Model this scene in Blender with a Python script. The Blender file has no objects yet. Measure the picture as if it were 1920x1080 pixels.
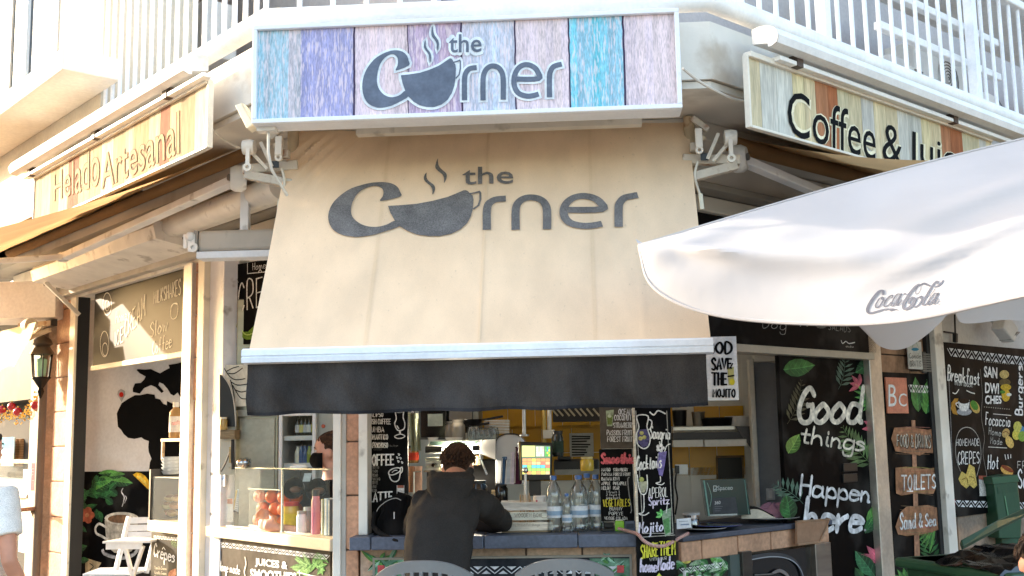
import bpy, bmesh, math, random
from mathutils import Vector as V, Matrix
from mathutils.geometry import tessellate_polygon
from mathutils.bvhtree import BVHTree
random.seed(7)
SC = bpy.context.scene
COL = SC.collection
RAD = math.radians
# ------------------------------------------------------------------ camera
FPX, PITCH, ROLL, CAMZ = 2050.0, RAD(7.75), RAD(1.07), 1.64
F0 = V((0, math.cos(PITCH), math.sin(PITCH))); U0 = V((0, -math.sin(PITCH), math.cos(PITCH))); R0 = V((1, 0, 0))
CR = R0*math.cos(ROLL) - U0*math.sin(ROLL); CU = U0*math.cos(ROLL) + R0*math.sin(ROLL)
CAM = V((0, 0, CAMZ))
cd = bpy.data.cameras.new('camera'); cam = bpy.data.objects.new('camera', cd); COL.objects.link(cam)
cd.sensor_width = 36; cd.lens = 36*FPX/1920; cd.clip_start = .05; cd.clip_end = 3000
M3 = Matrix((CR, CU, -F0)).transposed().to_4x4(); M3.translation = CAM
cam.matrix_world = M3
SC.camera = cam
# ------------------------------------------------------------------ light
SUN_AZ = V((-.93, .37, 0)).normalized(); SUN_EL = RAD(15)
w = bpy.data.worlds.new('World'); SC.world = w; w.use_nodes = True
nt = w.node_tree; bg = nt.nodes['Background']
sky = nt.nodes.new('ShaderNodeTexSky'); sky.sky_type = 'NISHITA'; sky.sun_disc = False
sky.sun_elevation = SUN_EL; sky.sun_rotation = math.atan2(SUN_AZ.x, SUN_AZ.y)
sky.air_density = 1.0; sky.dust_density = 3.5; sky.ozone_density = .4
nt.links.new(sky.outputs[0], bg.inputs[0]); bg.inputs[1].default_value = .15
sl = bpy.data.lights.new('sun', 'SUN'); sl.energy = 2.0; sl.angle = RAD(.6); sl.color = (1, .87, .70)
so = bpy.data.objects.new('sun', sl); COL.objects.link(so); so.location = (-20, 5, 20)
sd = V((SUN_AZ.x*math.cos(SUN_EL), SUN_AZ.y*math.cos(SUN_EL), math.sin(SUN_EL)))
so.rotation_euler = sd.to_track_quat('Z', 'Y').to_euler()
vs = SC.view_settings; vs.view_transform = 'Standard'; vs.look = 'None'; vs.gamma = 1; vs.use_curve_mapping = False
vs.exposure = 2.72
SC.cycles.max_bounces = 8; SC.cycles.transparent_max_bounces = 24; SC.cycles.use_denoising = True
# ------------------------------------------------------------------ colour and materials
def c(h):
    h = h.lstrip('#'); r = []
    for i in (0, 2, 4):
        v = int(h[i:i+2], 16)/255
        r.append(v/12.92 if v <= .04045 else ((v+.055)/1.055)**2.4)
    return tuple(r)
MATS = {}
def mat(name, rough=.6, metal=0, noise=None, stretch=(1, 1, 1), bump=None, spec=.5, transl=0, emit=0, coat=0, dirt=None, fine=None, fixed=None, tint=None):
    m = bpy.data.materials.new(name); m.use_nodes = True; n = m.node_tree.nodes; L = m.node_tree.links
    b = n['Principled BSDF']; a = n.new('ShaderNodeAttribute'); a.attribute_name = 'Col'
    out = a.outputs['Color']
    if fixed:
        rg = n.new('ShaderNodeRGB'); rg.outputs[0].default_value = (*fixed, 1); out = rg.outputs[0]
    tc = n.new('ShaderNodeTexCoord'); mp = n.new('ShaderNodeMapping'); mp.inputs['Scale'].default_value = stretch
    L.new(tc.outputs['Object'], mp.inputs[0])
    def modulate(out, scale, amt, detail=6, lo=.35, hi=.65):
        t = n.new('ShaderNodeTexNoise'); t.inputs['Scale'].default_value = scale; t.inputs['Detail'].default_value = detail
        L.new(mp.outputs[0], t.inputs['Vector'])
        r = n.new('ShaderNodeMapRange'); r.inputs[1].default_value = lo; r.inputs[2].default_value = hi
        r.inputs[3].default_value = 1-amt; r.inputs[4].default_value = 1+amt*.35
        L.new(t.outputs[0], r.inputs[0])
        s = n.new('ShaderNodeVectorMath'); s.operation = 'SCALE'
        L.new(out, s.inputs[0]); L.new(r.outputs[0], s.inputs['Scale'])
        return s.outputs[0]
    if noise: out = modulate(out, *noise)
    if fine: out = modulate(out, *fine)
    if dirt:
        t = n.new('ShaderNodeTexNoise'); t.inputs['Scale'].default_value = dirt[0]; t.inputs['Detail'].default_value = 8
        L.new(mp.outputs[0], t.inputs['Vector'])
        r = n.new('ShaderNodeMapRange'); r.inputs[1].default_value = dirt[3] if len(dirt) > 3 else .56; r.inputs[2].default_value = (dirt[3] if len(dirt) > 3 else .56)+.12
        r.inputs[4].default_value = dirt[1]
        L.new(t.outputs[0], r.inputs[0])
        mx = n.new('ShaderNodeMix'); mx.data_type = 'RGBA'; L.new(r.outputs[0], mx.inputs[0]); L.new(out, mx.inputs[6]); mx.inputs[7].default_value = (*dirt[2], 1)
        out = mx.outputs[2]
    L.new(out, b.inputs['Base Color'])
    b.inputs['Roughness'].default_value = rough; b.inputs['Metallic'].default_value = metal
    b.inputs['Specular IOR Level'].default_value = spec; b.inputs['Coat Weight'].default_value = coat
    if tint: b.inputs['Specular Tint'].default_value = (*tint, 1)
    b.inputs['Coat Roughness'].default_value = .12
    if emit:
        L.new(out, b.inputs['Emission Color']); b.inputs['Emission Strength'].default_value = emit
    if bump:
        t = n.new('ShaderNodeTexNoise'); t.inputs['Scale'].default_value = bump[0]; t.inputs['Detail'].default_value = 5
        L.new(mp.outputs[0], t.inputs['Vector'])
        bp = n.new('ShaderNodeBump'); bp.inputs['Strength'].default_value = bump[1]; bp.inputs['Distance'].default_value = bump[2] if len(bump) > 2 else .01
        L.new(t.outputs[0], bp.inputs['Height']); L.new(bp.outputs[0], b.inputs['Normal'])
    if transl:
        tr = n.new('ShaderNodeBsdfTranslucent'); L.new(out, tr.inputs[0]); ms = n.new('ShaderNodeMixShader'); ms.inputs[0].default_value = transl
        L.new(b.outputs[0], ms.inputs[1]); L.new(tr.outputs[0], ms.inputs[2]); L.new(ms.outputs[0], n['Material Output'].inputs[0])
    MATS[name] = m
    return m
mat('plaster', .85, noise=(1.3, .14), bump=(28, .3, .006), fine=(40, .07), spec=.2, dirt=(1.8, .22, c('#b09a80'), .56))
mat('soffit', .85, noise=(1.0, .25), bump=(40, .2, .004), dirt=(2.5, .5, c('#8a7a66')), spec=.2)
mat('old_plaster', .85, noise=(1.5, .18), bump=(35, .3, .006), dirt=(3.2, .55, c('#a08a70')), spec=.2)
mat('paint', .5, noise=(6, .08), fine=(50, .05), spec=.4)
mat('worn_paint', .45, noise=(5, .12), dirt=(9, .6, c('#7a6f62'), .6), bump=(30, .1, .002), spec=.45)
mat('metal', .3, metal=1, noise=(3, .2), bump=(5, .05, .01), stretch=(1, 1, 6))
mat('dull_metal', .42, metal=.7, noise=(4, .2), fine=(40, .1))
mat('rusty', .7, metal=.2, noise=(8, .2), dirt=(16, .8, c('#8a5a38'), .56), bump=(40, .5, .004))
mat('chrome', .12, metal=1)
mat('stone', .75, noise=(5, .20), fine=(45, .20), bump=(25, .6, .01), dirt=(3, .35, c('#e0b08c'), .5), spec=.3)
mat('slate', .55, noise=(6, .25), fine=(60, .2), bump=(30, .3, .004), dirt=(4, .3, c('#5a6272'), .5))
mat('board', .5, noise=(3, .35), fine=(25, .2), bump=(12, .05, .003), spec=.05, dirt=(2.6, .09, c('#8a8680'), .5))
mat('gloss_board', .50, noise=(3, .2), bump=(1.5, .1, .01), spec=.09)
mat('chalk', .9, noise=(90, .35, 3), spec=.1)
mat('print', .8, noise=(14, .18), fine=(70, .1), spec=.1)
mat('awning', .85, noise=(2.2, .10), stretch=(2.2, 2.2, .4), fine=(300, .10), bump=(9, .12, .008), spec=.1, transl=.16, dirt=(30, .25, c('#6a5844'), .66))
mat('awning_thin', .85, noise=(2.2, .12), fine=(300, .10), bump=(9, .2, .01), spec=.1, transl=.65)
mat('dark_cloth', .9, noise=(2.5, .4), fine=(250, .3), bump=(11, .9, .025), stretch=(1.6, 1.6, .6), spec=.15, dirt=(2.5, .14, c('#5a544e'), .48))
mat('awning_print', .85, noise=(10, .25), fine=(160, .35), spec=.1)
mat('umbrella', .8, noise=(2, .07), bump=(5, .25, .02), spec=.15, transl=.3, dirt=(18, .2, c('#b8a894'), .68))
mat('sign_wood', .4, noise=(9, .16), stretch=(4, 4, .55), fine=(75, .32, 8), bump=(40, .3, .003), dirt=(34, .6, c('#f0dcdc'), .50), spec=.4)
mat('plank', .85, spec=.08, noise=(9, .22), stretch=(3, 3, .3), fine=(40, .2), bump=(30, .3, .004), dirt=(12, .5, c('#b07848'), .62))
mat('wood', .6, noise=(6, .35), stretch=(.4, 3, 3), fine=(40, .25), bump=(30, .4, .004))
mat('tile', .3, noise=(3, .12), spec=.5, dirt=(4, .15, c('#8a8878')))
mat('plastic', .4, noise=(6, .06), fine=(60, .04))
mat('gloss', .15, noise=(5, .06), spec=.55, coat=.2)
mat('skin', .5, noise=(12, .12), spec=.35)
mat('hair', .6, noise=(90, .5), bump=(150, .8, .01), stretch=(2, 2, .6), spec=.3)
mat('cloth', .9, noise=(5, .15), fine=(220, .2), bump=(120, .35, .004), spec=.12)
mat('leafprint', .5, noise=(14, .45), fine=(40, .3), spec=.35)
mat('ground', .85, noise=(2, .2), fine=(60, .2), bump=(50, .3, .005))
mat('lamp_glow', .5, emit=130)
mat('gold_glare_chalk', .5, noise=(90, .3, 3), spec=.09, tint=(1, .66, .28))  # chalk sheen tinted gold to match the glare coloured into its board
mat('gold_glare_board', .52, noise=(3, .2), bump=(1.5, .1, .01), spec=.13, tint=(1, .62, .22))  # golden sun glare put into the specular colour of a plain black board
mat('screen', .3, emit=.35)
def glass_mat(name, tint=(1, 1, 1), lo=.03, hi=.55, rough=.02):
    m = bpy.data.materials.new(name); m.use_nodes = True; n = m.node_tree.nodes; L = m.node_tree.links
    n.remove(n['Principled BSDF'])
    t = n.new('ShaderNodeBsdfTransparent'); t.inputs[0].default_value = (*tint, 1)
    g = n.new('ShaderNodeBsdfGlossy'); g.inputs['Roughness'].default_value = rough
    lw = n.new('ShaderNodeLayerWeight'); lw.inputs[0].default_value = .25
    r = n.new('ShaderNodeMapRange'); r.inputs[3].default_value = lo; r.inputs[4].default_value = hi; L.new(lw.outputs['Fresnel'], r.inputs[0])
    mx = n.new('ShaderNodeMixShader'); L.new(r.outputs[0], mx.inputs[0]); L.new(t.outputs[0], mx.inputs[1]); L.new(g.outputs[0], mx.inputs[2])
    L.new(mx.outputs[0], n['Material Output'].inputs[0]); MATS[name] = m
glass_mat('glass', (.96, .98, .97), .01, .10)
glass_mat('bottle_plastic', (.86, .9, .92), .10, .8, .08)
glass_mat('window_glass', (.3, .34, .4), .08, .35)
# ------------------------------------------------------------------ geometry helpers
def ray(px, py):
    return (CR*((px-960)/FPX) - CU*((py-540)/FPX) + F0)
class Face:
    """A plane of the place: origin, along (u), up (v) and outward normal."""
    def __init__(s, o, u, n, v=V((0, 0, 1))):
        s.o, s.u, s.n, s.v = V(o), V(u).normalized(), V(n).normalized(), V(v).normalized()
        s.rz = math.atan2(s.u.y, s.u.x)
    def pt(s, u, off, z): return s.o + s.u*u + s.n*off + s.v*z
    def at(s, px, py, off=0):
        d = ray(px, py); t = (s.o + s.n*off - CAM).dot(s.n)/d.dot(s.n); return CAM + d*t
    def uz(s, px, py, off=0):
        p = s.at(px, py, off) - s.o; return p.dot(s.u), p.dot(s.v)
def depth_pt(px, py, y):
    d = ray(px, py); return CAM + d*(y/d.y)
def pix(p):
    d = V(p)-CAM; z = d.dot(F0); return 960+FPX*d.dot(CR)/z, 540-FPX*d.dot(CU)/z
A_ = RAD(3.5)
uC = V((math.cos(A_), -math.sin(A_), 0)); nC = V((-math.sin(A_), -math.cos(A_), 0))
B_ = RAD(41.5)
uL = V((math.sin(B_), -math.cos(B_), 0)); nL = V((-math.cos(B_), -math.sin(B_), 0))
uR = V((math.cos(B_), math.sin(B_), 0)); nR = V((math.sin(B_), -math.cos(B_), 0))
_d = ray(925, 819); oC = CAM + _d*(6.0/_d.y); oC.z = 0
FC = Face(oC, uC, nC)
_p = FC.at(628, 825); oL = V((_p.x, _p.y, 0)); FL = Face(oL, uL, nL)
_p = FC.at(1268, 813); oR = V((_p.x, _p.y, 0)); FR = Face(oR, uR, nR)
UCL = (oL-oC).dot(uC); UCR = (oR-oC).dot(uC)

TEXT = {}
def text2d(s, bold=0., res=3):
    k = (s, bold)
    if k not in TEXT:
        cu = bpy.data.curves.new('text', 'FONT'); cu.body = s; cu.resolution_u = res; cu.offset = bold; cu.fill_mode = 'FRONT'
        o = bpy.data.objects.new('text', cu); COL.objects.link(o)
        me = bpy.data.meshes.new_from_object(o)
        TEXT[k] = ([(v.co.x, v.co.y) for v in me.vertices], [tuple(p.vertices) for p in me.polygons])
        bpy.data.objects.remove(o); bpy.data.meshes.remove(me); bpy.data.curves.remove(cu)
    return TEXT[k]
G = dict(a="6849291715244466 696574", b="2E24 274968654425", c="68492917152444 65".replace(" ",""), d="6849291715244466 6E6574", e="17676849291715244465",
 f="6D5E3D34 1959", g="6849291715244466 6962502012", h="1E14 17395864", i="292534 2B2C", j="393110 3B3C", k="1E14 5816 3664", l="2E2534",
 m="1914 17294744 47697784", n="1914 1739575464", o="3917153455674939", p="1910 173958654415", q="6849291715244466 6960", r="1914 163859",
 s="5839183756553414", t="3C354454 1959", u="19153455 595564", v="193459", w="1924486489", x="1964 6914", y="192545 69533010", z="19691464",
 A="144E74 2767", B="141E5D5A19 195968654414", C="6C4E2C18254466", D="141E4E6B674414", E="6E1E1464 1959", F="6E1E14 1959", G="6C4E2C1825446569 6949",
 H="1E14 6E64 1969", I="2E24", J="5E563416", K="1E14 6E18 2964", L="1E1464", M="141E487E74", N="141E646E", O="4E1B1744676B4E", P="141E5E6B5918",
 Q="4E1B1744676B4E 4673", R="141E5E6B5918 3864", S="6C4E1C2A58664415", T="0E7E 4E44", U="1E1634566E", V="0E346E", W="0E244B648E", X="1E64 6E14", Y="0E396E 3934",
 Z="1E6E1464", **{'&': "742C3E5C17254478", '-': "1858", '.': "2425", "'": "2E2B", '1': "2C4E44", '2': "1C4E5B1464", '3': "1D4E5C3958664415", '5': "6E1E1A49674415", '6': "5E281634556738", '4': "5E1868 5E54", '0': "4E1B17446 76B4E".replace(' ', ''),
 '@': "6849291715244466"})
STRAIGHT = set("AEFHIKLMNTVWXYZkvwxz-147")
def crom(pts, n=4):
    if len(pts) < 3: return pts
    out = []; P = [pts[0]]+pts+[pts[-1]]
    if (pts[0][0]-pts[-1][0])**2+(pts[0][1]-pts[-1][1])**2 < 1e-9: P = [pts[-2]]+pts+[pts[1]]
    for i in range(1, len(P)-2):
        for k in range(n):
            t = k/n; r = []
            for a in range(len(pts[0])):
                p0, p1, p2, p3 = P[i-1][a], P[i][a], P[i+1][a], P[i+2][a]
                r.append(.5*(2*p1+(p2-p0)*t+(2*p0-5*p1+4*p2-p3)*t*t+(3*p1-p0-3*p2+p3)*t**3))
            out.append(tuple(r))
    out.append(pts[-1]); return out
def strokes(s, shear=0, gap=.16):
    x0 = 0; out = []
    for ch in s:
        if ch == ' ': x0 += .4; continue
        g = G.get(ch)
        if not g: x0 += .4; continue
        mx = 0
        for st in g.split():
            if len(st) % 2: st = st[:-1]
            p = [(int(st[i], 16)/10, (int(st[i+1], 16)-4)/10) for i in range(0, len(st), 2)]
            mx = max(mx, max(q[0] for q in p))
            if ch not in STRAIGHT: p = crom(p)
            out.append([(x0+a+shear*b, b) for a, b in p])
        x0 += mx+gap
    return out

def world_of(o):
    m = o.matrix_basis.copy()
    while o.parent: o = o.parent; m = o.matrix_basis @ m
    return m
class MB:
    """Collects shapes in world space; build() links them as one mesh object under its parent."""
    def __init__(s): s.v, s.f, s.c, s.sm = [], [], [], []; s.k = 0
    def add(s, vs, fs, col, smooth=False):
        b = len(s.v); s.v += [V(x) for x in vs]
        for f in fs: s.f.append(tuple(b+i for i in f)); s.c.append(col); s.sm.append(smooth)
        return s
    def quad(s, pts, col): return s.add(pts, [tuple(range(len(pts)))], col)
    def hexa(s, p, col): return s.add(p, [(3, 2, 1, 0), (4, 5, 6, 7), (0, 1, 5, 4), (1, 2, 6, 5), (2, 3, 7, 6), (3, 0, 4, 7)], col)
    def box(s, F, u0, u1, o0, o1, z0, z1, col):
        if o0 > o1: o0, o1 = o1, o0
        return s.hexa([F.pt(u0, o0, z0), F.pt(u0, o1, z0), F.pt(u1, o1, z0), F.pt(u1, o0, z0), F.pt(u0, o0, z1), F.pt(u0, o1, z1), F.pt(u1, o1, z1), F.pt(u1, o0, z1)], col)
    def pbox(s, F, off, x0, y0, x1, y1, dep, col):
        """box whose front face covers the pixel box (rough mid-lines), going back by dep"""
        ym, xm = (y0+y1)/2, (x0+x1)/2
        u0 = F.uz(x0, ym, off)[0]; u1 = F.uz(x1, ym, off)[0]; z1 = F.uz(xm, y0, off)[1]; z0 = F.uz(xm, y1, off)[1]
        return s.box(F, u0, u1, off-dep, off, z0, z1, col)
    def obox(s, ctr, ex, ey, ez, col):
        a = V(ctr); ex, ey, ez = V(ex), V(ey), V(ez)
        return s.hexa([a-ex-ey-ez, a-ex+ey-ez, a+ex+ey-ez, a+ex-ey-ez, a-ex-ey+ez, a-ex+ey+ez, a+ex+ey+ez, a+ex-ey+ez], col)
    def bar(s, a, b, w, h, col, up=V((0, 0, 1))):
        a, b = V(a), V(b); d = (b-a).normalized(); sd = d.cross(up).normalized(); u2 = sd.cross(d).normalized()
        return s.obox((a+b)/2, (b-a)/2, sd*(w/2), u2*(h/2), col)
    def poly(s, F, off, pts, col, px=True, thick=0):
        p = [F.uz(x, y, off) if px else (x, y) for x, y in pts]
        return s.poly2(lambda u, z, e=0: F.pt(u, off-e, z), p, col, thick)
    def poly2(s, fn, p, col, thick=0):
        n = len(p); tri = tessellate_polygon([[V((a, b, 0)) for a, b in p]])
        ar = sum(p[i][0]*p[(i+1) % n][1]-p[(i+1) % n][0]*p[i][1] for i in range(n))
        fs = []
        for t in tri:
            q = [p[i] for i in t]; a2 = (q[1][0]-q[0][0])*(q[2][1]-q[0][1])-(q[2][0]-q[0][0])*(q[1][1]-q[0][1])
            fs.append(tuple(t) if a2 > 0 else tuple(reversed(t)))
        vs = [fn(a, b) for a, b in p]
        if thick:
            vs += [fn(a, b, thick) for a, b in p]
            fs += [tuple(n+i for i in reversed(f)) for f in list(fs)]
            for i in range(n):
                j = (i+1) % n; fs.append((i, n+i, n+j, j) if ar > 0 else (j, n+j, n+i, i))
        return s.add(vs, fs, col)
    def ribbon(s, fn, p, w, col, mod=0, taper=0, cap=False):
        """flat stroke along 2-D points p; fn(u, z, e) gives the world point e metres proud"""
        n = len(p)
        if n < 2: return s
        s.k = (s.k+1) % 7; e = s.k*.00018
        L_, R_ = [], []
        closed = n > 3 and math.hypot(p[0][0]-p[-1][0], p[0][1]-p[-1][1]) < 1e-6
        for i in range(n):
            a = p[i-1] if i else (p[-2] if closed else p[0]); b = p[i+1] if i < n-1 else (p[1] if closed else p[-1])
            d1 = V((p[i][0]-a[0], p[i][1]-a[1])); d2 = V((b[0]-p[i][0], b[1]-p[i][1]))
            if d1.length < 1e-9: d1 = d2
            if d2.length < 1e-9: d2 = d1
            if d1.length < 1e-9: d1 = d2 = V((1, 0))
            d1.normalize(); d2.normalize(); t = d1+d2
            if t.length < .3: t = d1.copy()
            t.normalize(); nn = V((-t.y, t.x)); k = min(1.5, 1/max(.5, abs(t.dot(d1))))
            ww = w/2*k*((1-mod*.55)+mod*.75*abs(t.y))
            if taper: ww *= (1-taper) + taper*math.sin(math.pi*(i+.15)/(n-1+.3))
            L_.append(fn(p[i][0]+nn.x*ww, p[i][1]+nn.y*ww, e)); R_.append(fn(p[i][0]-nn.x*ww, p[i][1]-nn.y*ww, e))
        s.add(R_+L_, [(i, i+1, n+i+1, n+i) for i in range(n-1)], col)
        if cap and not taper:
            for q in ([p[0], p[-1]] if not closed else []):
                s.k = (s.k+1) % 7
                s.add([fn(q[0]+w*.46*math.cos(t*.7854), q[1]+w*.46*math.sin(t*.7854), s.k*.00018+.0001) for t in range(8)], [tuple(range(8))], col)
        return s
    def line(s, F, off, pts, w, col, smooth=True, **k):
        p = [F.uz(x, y, off) for x, y in pts]
        if smooth: p = crom(p)
        return s.ribbon(lambda u, z, e=0: F.pt(u, off+e, z), p, w, col, **k)
    def blob(s, F, off, x, y, rx, ry, col, n=14, rot=0):
        """flat ellipse; radii in pixels"""
        ca, sa = math.cos(rot), math.sin(rot)
        s.k = (s.k+1) % 7
        return s.poly(F, off+s.k*.00018, [(x+ca*rx*math.cos(t)-sa*ry*math.sin(t), y+sa*rx*math.cos(t)+ca*ry*math.sin(t)) for t in [-i*2*math.pi/n for i in range(n)]], col)
    def write(s, F, off, txt, q, col, font='S', w=.1, shear=0, bold=0., mod=.5, gap=.16, fn=None):
        """letter txt into the pixel quad q = (x0, top0, bottom0, x1, top1, bottom1)"""
        x0, t0, b0, x1, t1, b1 = q
        C4 = [F.uz(x0, b0, off), F.uz(x1, b1, off), F.uz(x1, t1, off), F.uz(x0, t0, off)]
        if font == 'B': vs, fs = text2d(txt, bold); allp = vs
        else: st = strokes(txt, shear, gap); allp = [p for q_ in st for p in q_]
        xa, xb = min(p[0] for p in allp), max(p[0] for p in allp); ya, yb = min(p[1] for p in allp), max(p[1] for p in allp)
        if yb-ya < 1e-6: yb = ya+1
        if xb-xa < 1e-6: xb = xa+1
        def mp(p):
            a, b = (p[0]-xa)/(xb-xa), (p[1]-ya)/(yb-ya)
            return tuple(C4[0][i]*(1-a)*(1-b)+C4[1][i]*a*(1-b)+C4[2][i]*a*b+C4[3][i]*(1-a)*b for i in (0, 1))
        if fn is None: fn = lambda u, z, e=0: F.pt(u, off+e, z)
        if font == 'B':
            return s.add([fn(*mp(p), 0) for p in vs], fs, col)
        hh = math.hypot(C4[3][0]-C4[0][0], C4[3][1]-C4[0][1])/(yb-ya)
        for q_ in st: s.ribbon(fn, [mp(p) for p in q_], w*hh, col, mod=mod, cap=w > .12)
        return s
    def tube(s, pts, r, col, n=8, caps=True):
        pts = [V(p) for p in pts]; m = len(pts); vs = []; rs = r if isinstance(r, (list, tuple)) else [r]*m
        up = V((0, 0, 1)); prev = None
        for i in range(m):
            d = (pts[min(i+1, m-1)]-pts[max(i-1, 0)]).normalized()
            if prev is None:
                sd = d.cross(up if abs(d.z) < .95 else V((1, 0, 0))).normalized()
            else:
                sd = (prev - d*prev.dot(d)).normalized()
            prev = sd; u2 = sd.cross(d)
            for k in range(n):
                t = 2*math.pi*k/n; vs.append(pts[i]+(sd*math.cos(t)+u2*math.sin(t))*rs[i])
        fs = [(i*n+k, (i+1)*n+k, (i+1)*n+(k+1) % n, i*n+(k+1) % n) for i in range(m-1) for k in range(n)]
        if caps: fs += [tuple(range(n)), tuple((m-1)*n+k for k in reversed(range(n)))]
        return s.add(vs, fs, col, True)
    def lathe(s, ctr, prof, col, n=16, axis=V((0, 0, 1)), cols=None):
        """profile [(radius, height)] spun about an axis through ctr"""
        ax = V(axis).normalized(); a = ax.cross(V((0, 1, 0)) if abs(ax.y) < .9 else V((1, 0, 0))).normalized(); b = ax.cross(a); ctr = V(ctr)
        for i in range(len(prof)-1):
            (r0, h0), (r1, h1) = prof[i], prof[i+1]; vs = []
            for r, h in ((r0, h0), (r1, h1)):
                vs += [ctr+ax*h+(a*math.cos(2*math.pi*k/n)+b*math.sin(2*math.pi*k/n))*max(r, 1e-4) for k in range(n)]
            s.add(vs, [(k, (k+1) % n, n+(k+1) % n, n+k) for k in range(n)], cols[i] if cols else col, True)
        return s
    def ball(s, ctr, r, col, nu=12, nv=8, mx=None):
        ctr = V(ctr); r = r if isinstance(r, (tuple, list, V)) else (r, r, r); vs = []
        for j in range(nv+1):
            t = math.pi*j/nv
            for i in range(nu):
                p = 2*math.pi*i/nu; q = V((r[0]*math.sin(t)*math.cos(p), r[1]*math.sin(t)*math.sin(p), r[2]*math.cos(t)))
                vs.append(ctr+(mx @ q if mx else q))
        fs = [(j*nu+i, (j+1)*nu+i, (j+1)*nu+(i+1) % nu, j*nu+(i+1) % nu) for j in range(nv) for i in range(nu)]
        return s.add(vs, fs, col, True)
    def grid(s, pts, col, smooth=True, flip=False):
        """pts[j][i] world points"""
        nj, ni = len(pts), len(pts[0]); vs = [p for r in pts for p in r]
        fs = [(j*ni+i, j*ni+i+1, (j+1)*ni+i+1, (j+1)*ni+i) for j in range(nj-1) for i in range(ni-1)]
        if flip: fs = [tuple(reversed(f)) for f in fs]
        return s.add(vs, fs, col, smooth)
    def build(s, name, m, parent=None, bevel=0, weld=False, **props):
        me = bpy.data.meshes.new(name)
        inv = world_of(parent).inverted() if parent else Matrix()
        me.from_pydata([inv @ p for p in s.v], [], s.f)
        at = me.color_attributes.new('Col', 'FLOAT_COLOR', 'CORNER')
        dat = []
        for f, col in zip(s.f, s.c): dat += [col[0], col[1], col[2], 1.0]*len(f)
        at.data.foreach_set('color', dat)
        me.polygons.foreach_set('use_smooth', s.sm)
        me.materials.append(MATS[m] if isinstance(m, str) else m)
        if weld or any(s.sm):
            bm = bmesh.new(); bm.from_mesh(me); bmesh.ops.remove_doubles(bm, verts=bm.verts, dist=1e-5); bm.to_mesh(me); bm.free()
            me.set_sharp_from_angle(angle=RAD(40))
        me.update(); me.validate()
        o = bpy.data.objects.new(name, me); COL.objects.link(o)
        if parent: o.parent = parent
        if bevel:
            b = o.modifiers.new('bevel', 'BEVEL'); b.width = bevel; b.segments = 2; b.limit_method = 'ANGLE'; b.angle_limit = RAD(50)
        for k, v_ in props.items(): o[k] = v_
        return o
def thing(name, label, cat, loc=(0, 0, 0), rz=0, group=None):
    o = bpy.data.objects.new(name, None); COL.objects.link(o); o.empty_display_size = .1
    o.location = loc; o.rotation_euler = (0, 0, rz); o.matrix_world = Matrix.Translation(V(loc)) @ Matrix.Rotation(rz, 4, 'Z')
    o['label'] = label; o['category'] = cat
    if group: o['group'] = group
    return o
def dup(root, loc, rz=None, label=None):
    r = root.copy(); COL.objects.link(r); r.location = loc
    if rz is not None: r.rotation_euler = (0, 0, rz)
    if label: r['label'] = label
    for ch in list(root.children):
        k = ch.copy(); COL.objects.link(k); k.parent = r
        for g in ch.children:
            d = g.copy(); COL.objects.link(d); d.parent = k
    return r
def on(F, u, off, z): return F.pt(u, off, z)
WHITE = c('#f2f1ee'); BLACK = c('#151516'); CHALK = c('#e6e4de')
# ================================================================== SETTING
def xing(F1, o1, F2, o2):
    a, b = F1.n, F2.n; d1 = a.dot(F1.o)+o1; d2 = b.dot(F2.o)+o2; det = a.x*b.y-a.y*b.x
    return V(((d1*b.y-d2*a.y)/det, (a.x*d2-b.x*d1)/det, 0))
m = MB(); N = 24; gc = c('#8d857a')
m.grid([[V((-400+800*i/N, -400+800*j/N, 0)) for i in range(N+1)] for j in range(N+1)], gc, False)
m.build('ground', 'ground', kind='structure')
m = MB()
for i in range(22):
    for j in range(10):
        x, y = -6.2+i*.6, .2+j*.6
        if (V((x+.3, y+.3, 0))-FL.o).dot(nL) > .1 and (V((x+.3, y+.3, 0))-FR.o).dot(nR) > .1 and (V((x+.3, y+.3, 0))-FC.o).dot(nC) > .1:
            k = random.uniform(.85, 1.1); m.add([(x, y, .004), (x+.59, y, .004), (x+.59, y+.59, .004), (x, y+.59, .004)], [(0, 1, 2, 3)], tuple(q*k for q in c('#b0a290')))
m.build('pavement', 'stone', kind='structure')
bld = thing('corner_building', 'white corner building with railed balcony above the street cafe', 'building', (oC.x, oC.y, 0), FC.rz)
wallc, shade_w = c('#dfd8cc'), c('#e3ded4')
def uL_(px, off=0, y=880): return FL.uz(px, y, off)[0]
def uR_(px, off=0, y=880): return FR.uz(px, y, off)[0]
def uC_(px, off=0, y=880): return FC.uz(px, y, off)[0]
BO = .82; LO = .70
pLC, pCR = xing(FL, LO, FC, BO), xing(FC, BO, FR, LO)
def ring(o, lo=None):
    """plan line of the facade, o metres proud of the ground-floor wall"""
    oc = o+.12 if o > .3 else o
    return [FL.pt(-9, o, 0), xing(FL, o, FC, oc), xing(FC, oc, FR, o), FR.pt(9, o, 0)]
def prism(m, o_out, o_in, z0, z1, col, ul=None):
    a, b = ring(o_out), ring(o_in)
    if ul is not None: a[0] = FL.pt(ul, o_out, 0); b[0] = FL.pt(ul, o_in, 0)
    for i in range(3):
        q = [a[i], a[i+1], b[i+1], b[i]]
        m.hexa([p+V((0, 0, z0)) for p in q]+[p+V((0, 0, z1)) for p in q], col)
# --- balcony slab and soffit
UB = FL.uz(190, 150, LO)[0]
m = MB(); prism(m, LO, -.75, 3.34, 3.63, wallc, UB-.02); m.build('balcony_slab', 'old_plaster', bld)
m = MB(); prism(m, LO-.02, -.30, 3.30, 3.335, c('#d9d2c6'), -6)
prism(m, .30, .02, 3.20, 3.297, c('#cfc8bc'), -6); m.build('soffit', 'soffit', bld)
m = MB(); prism(m, -.62, -.9, 3.635, 9, c('#b4adaa')); m.build('upper_wall', 'plaster', bld)
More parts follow.
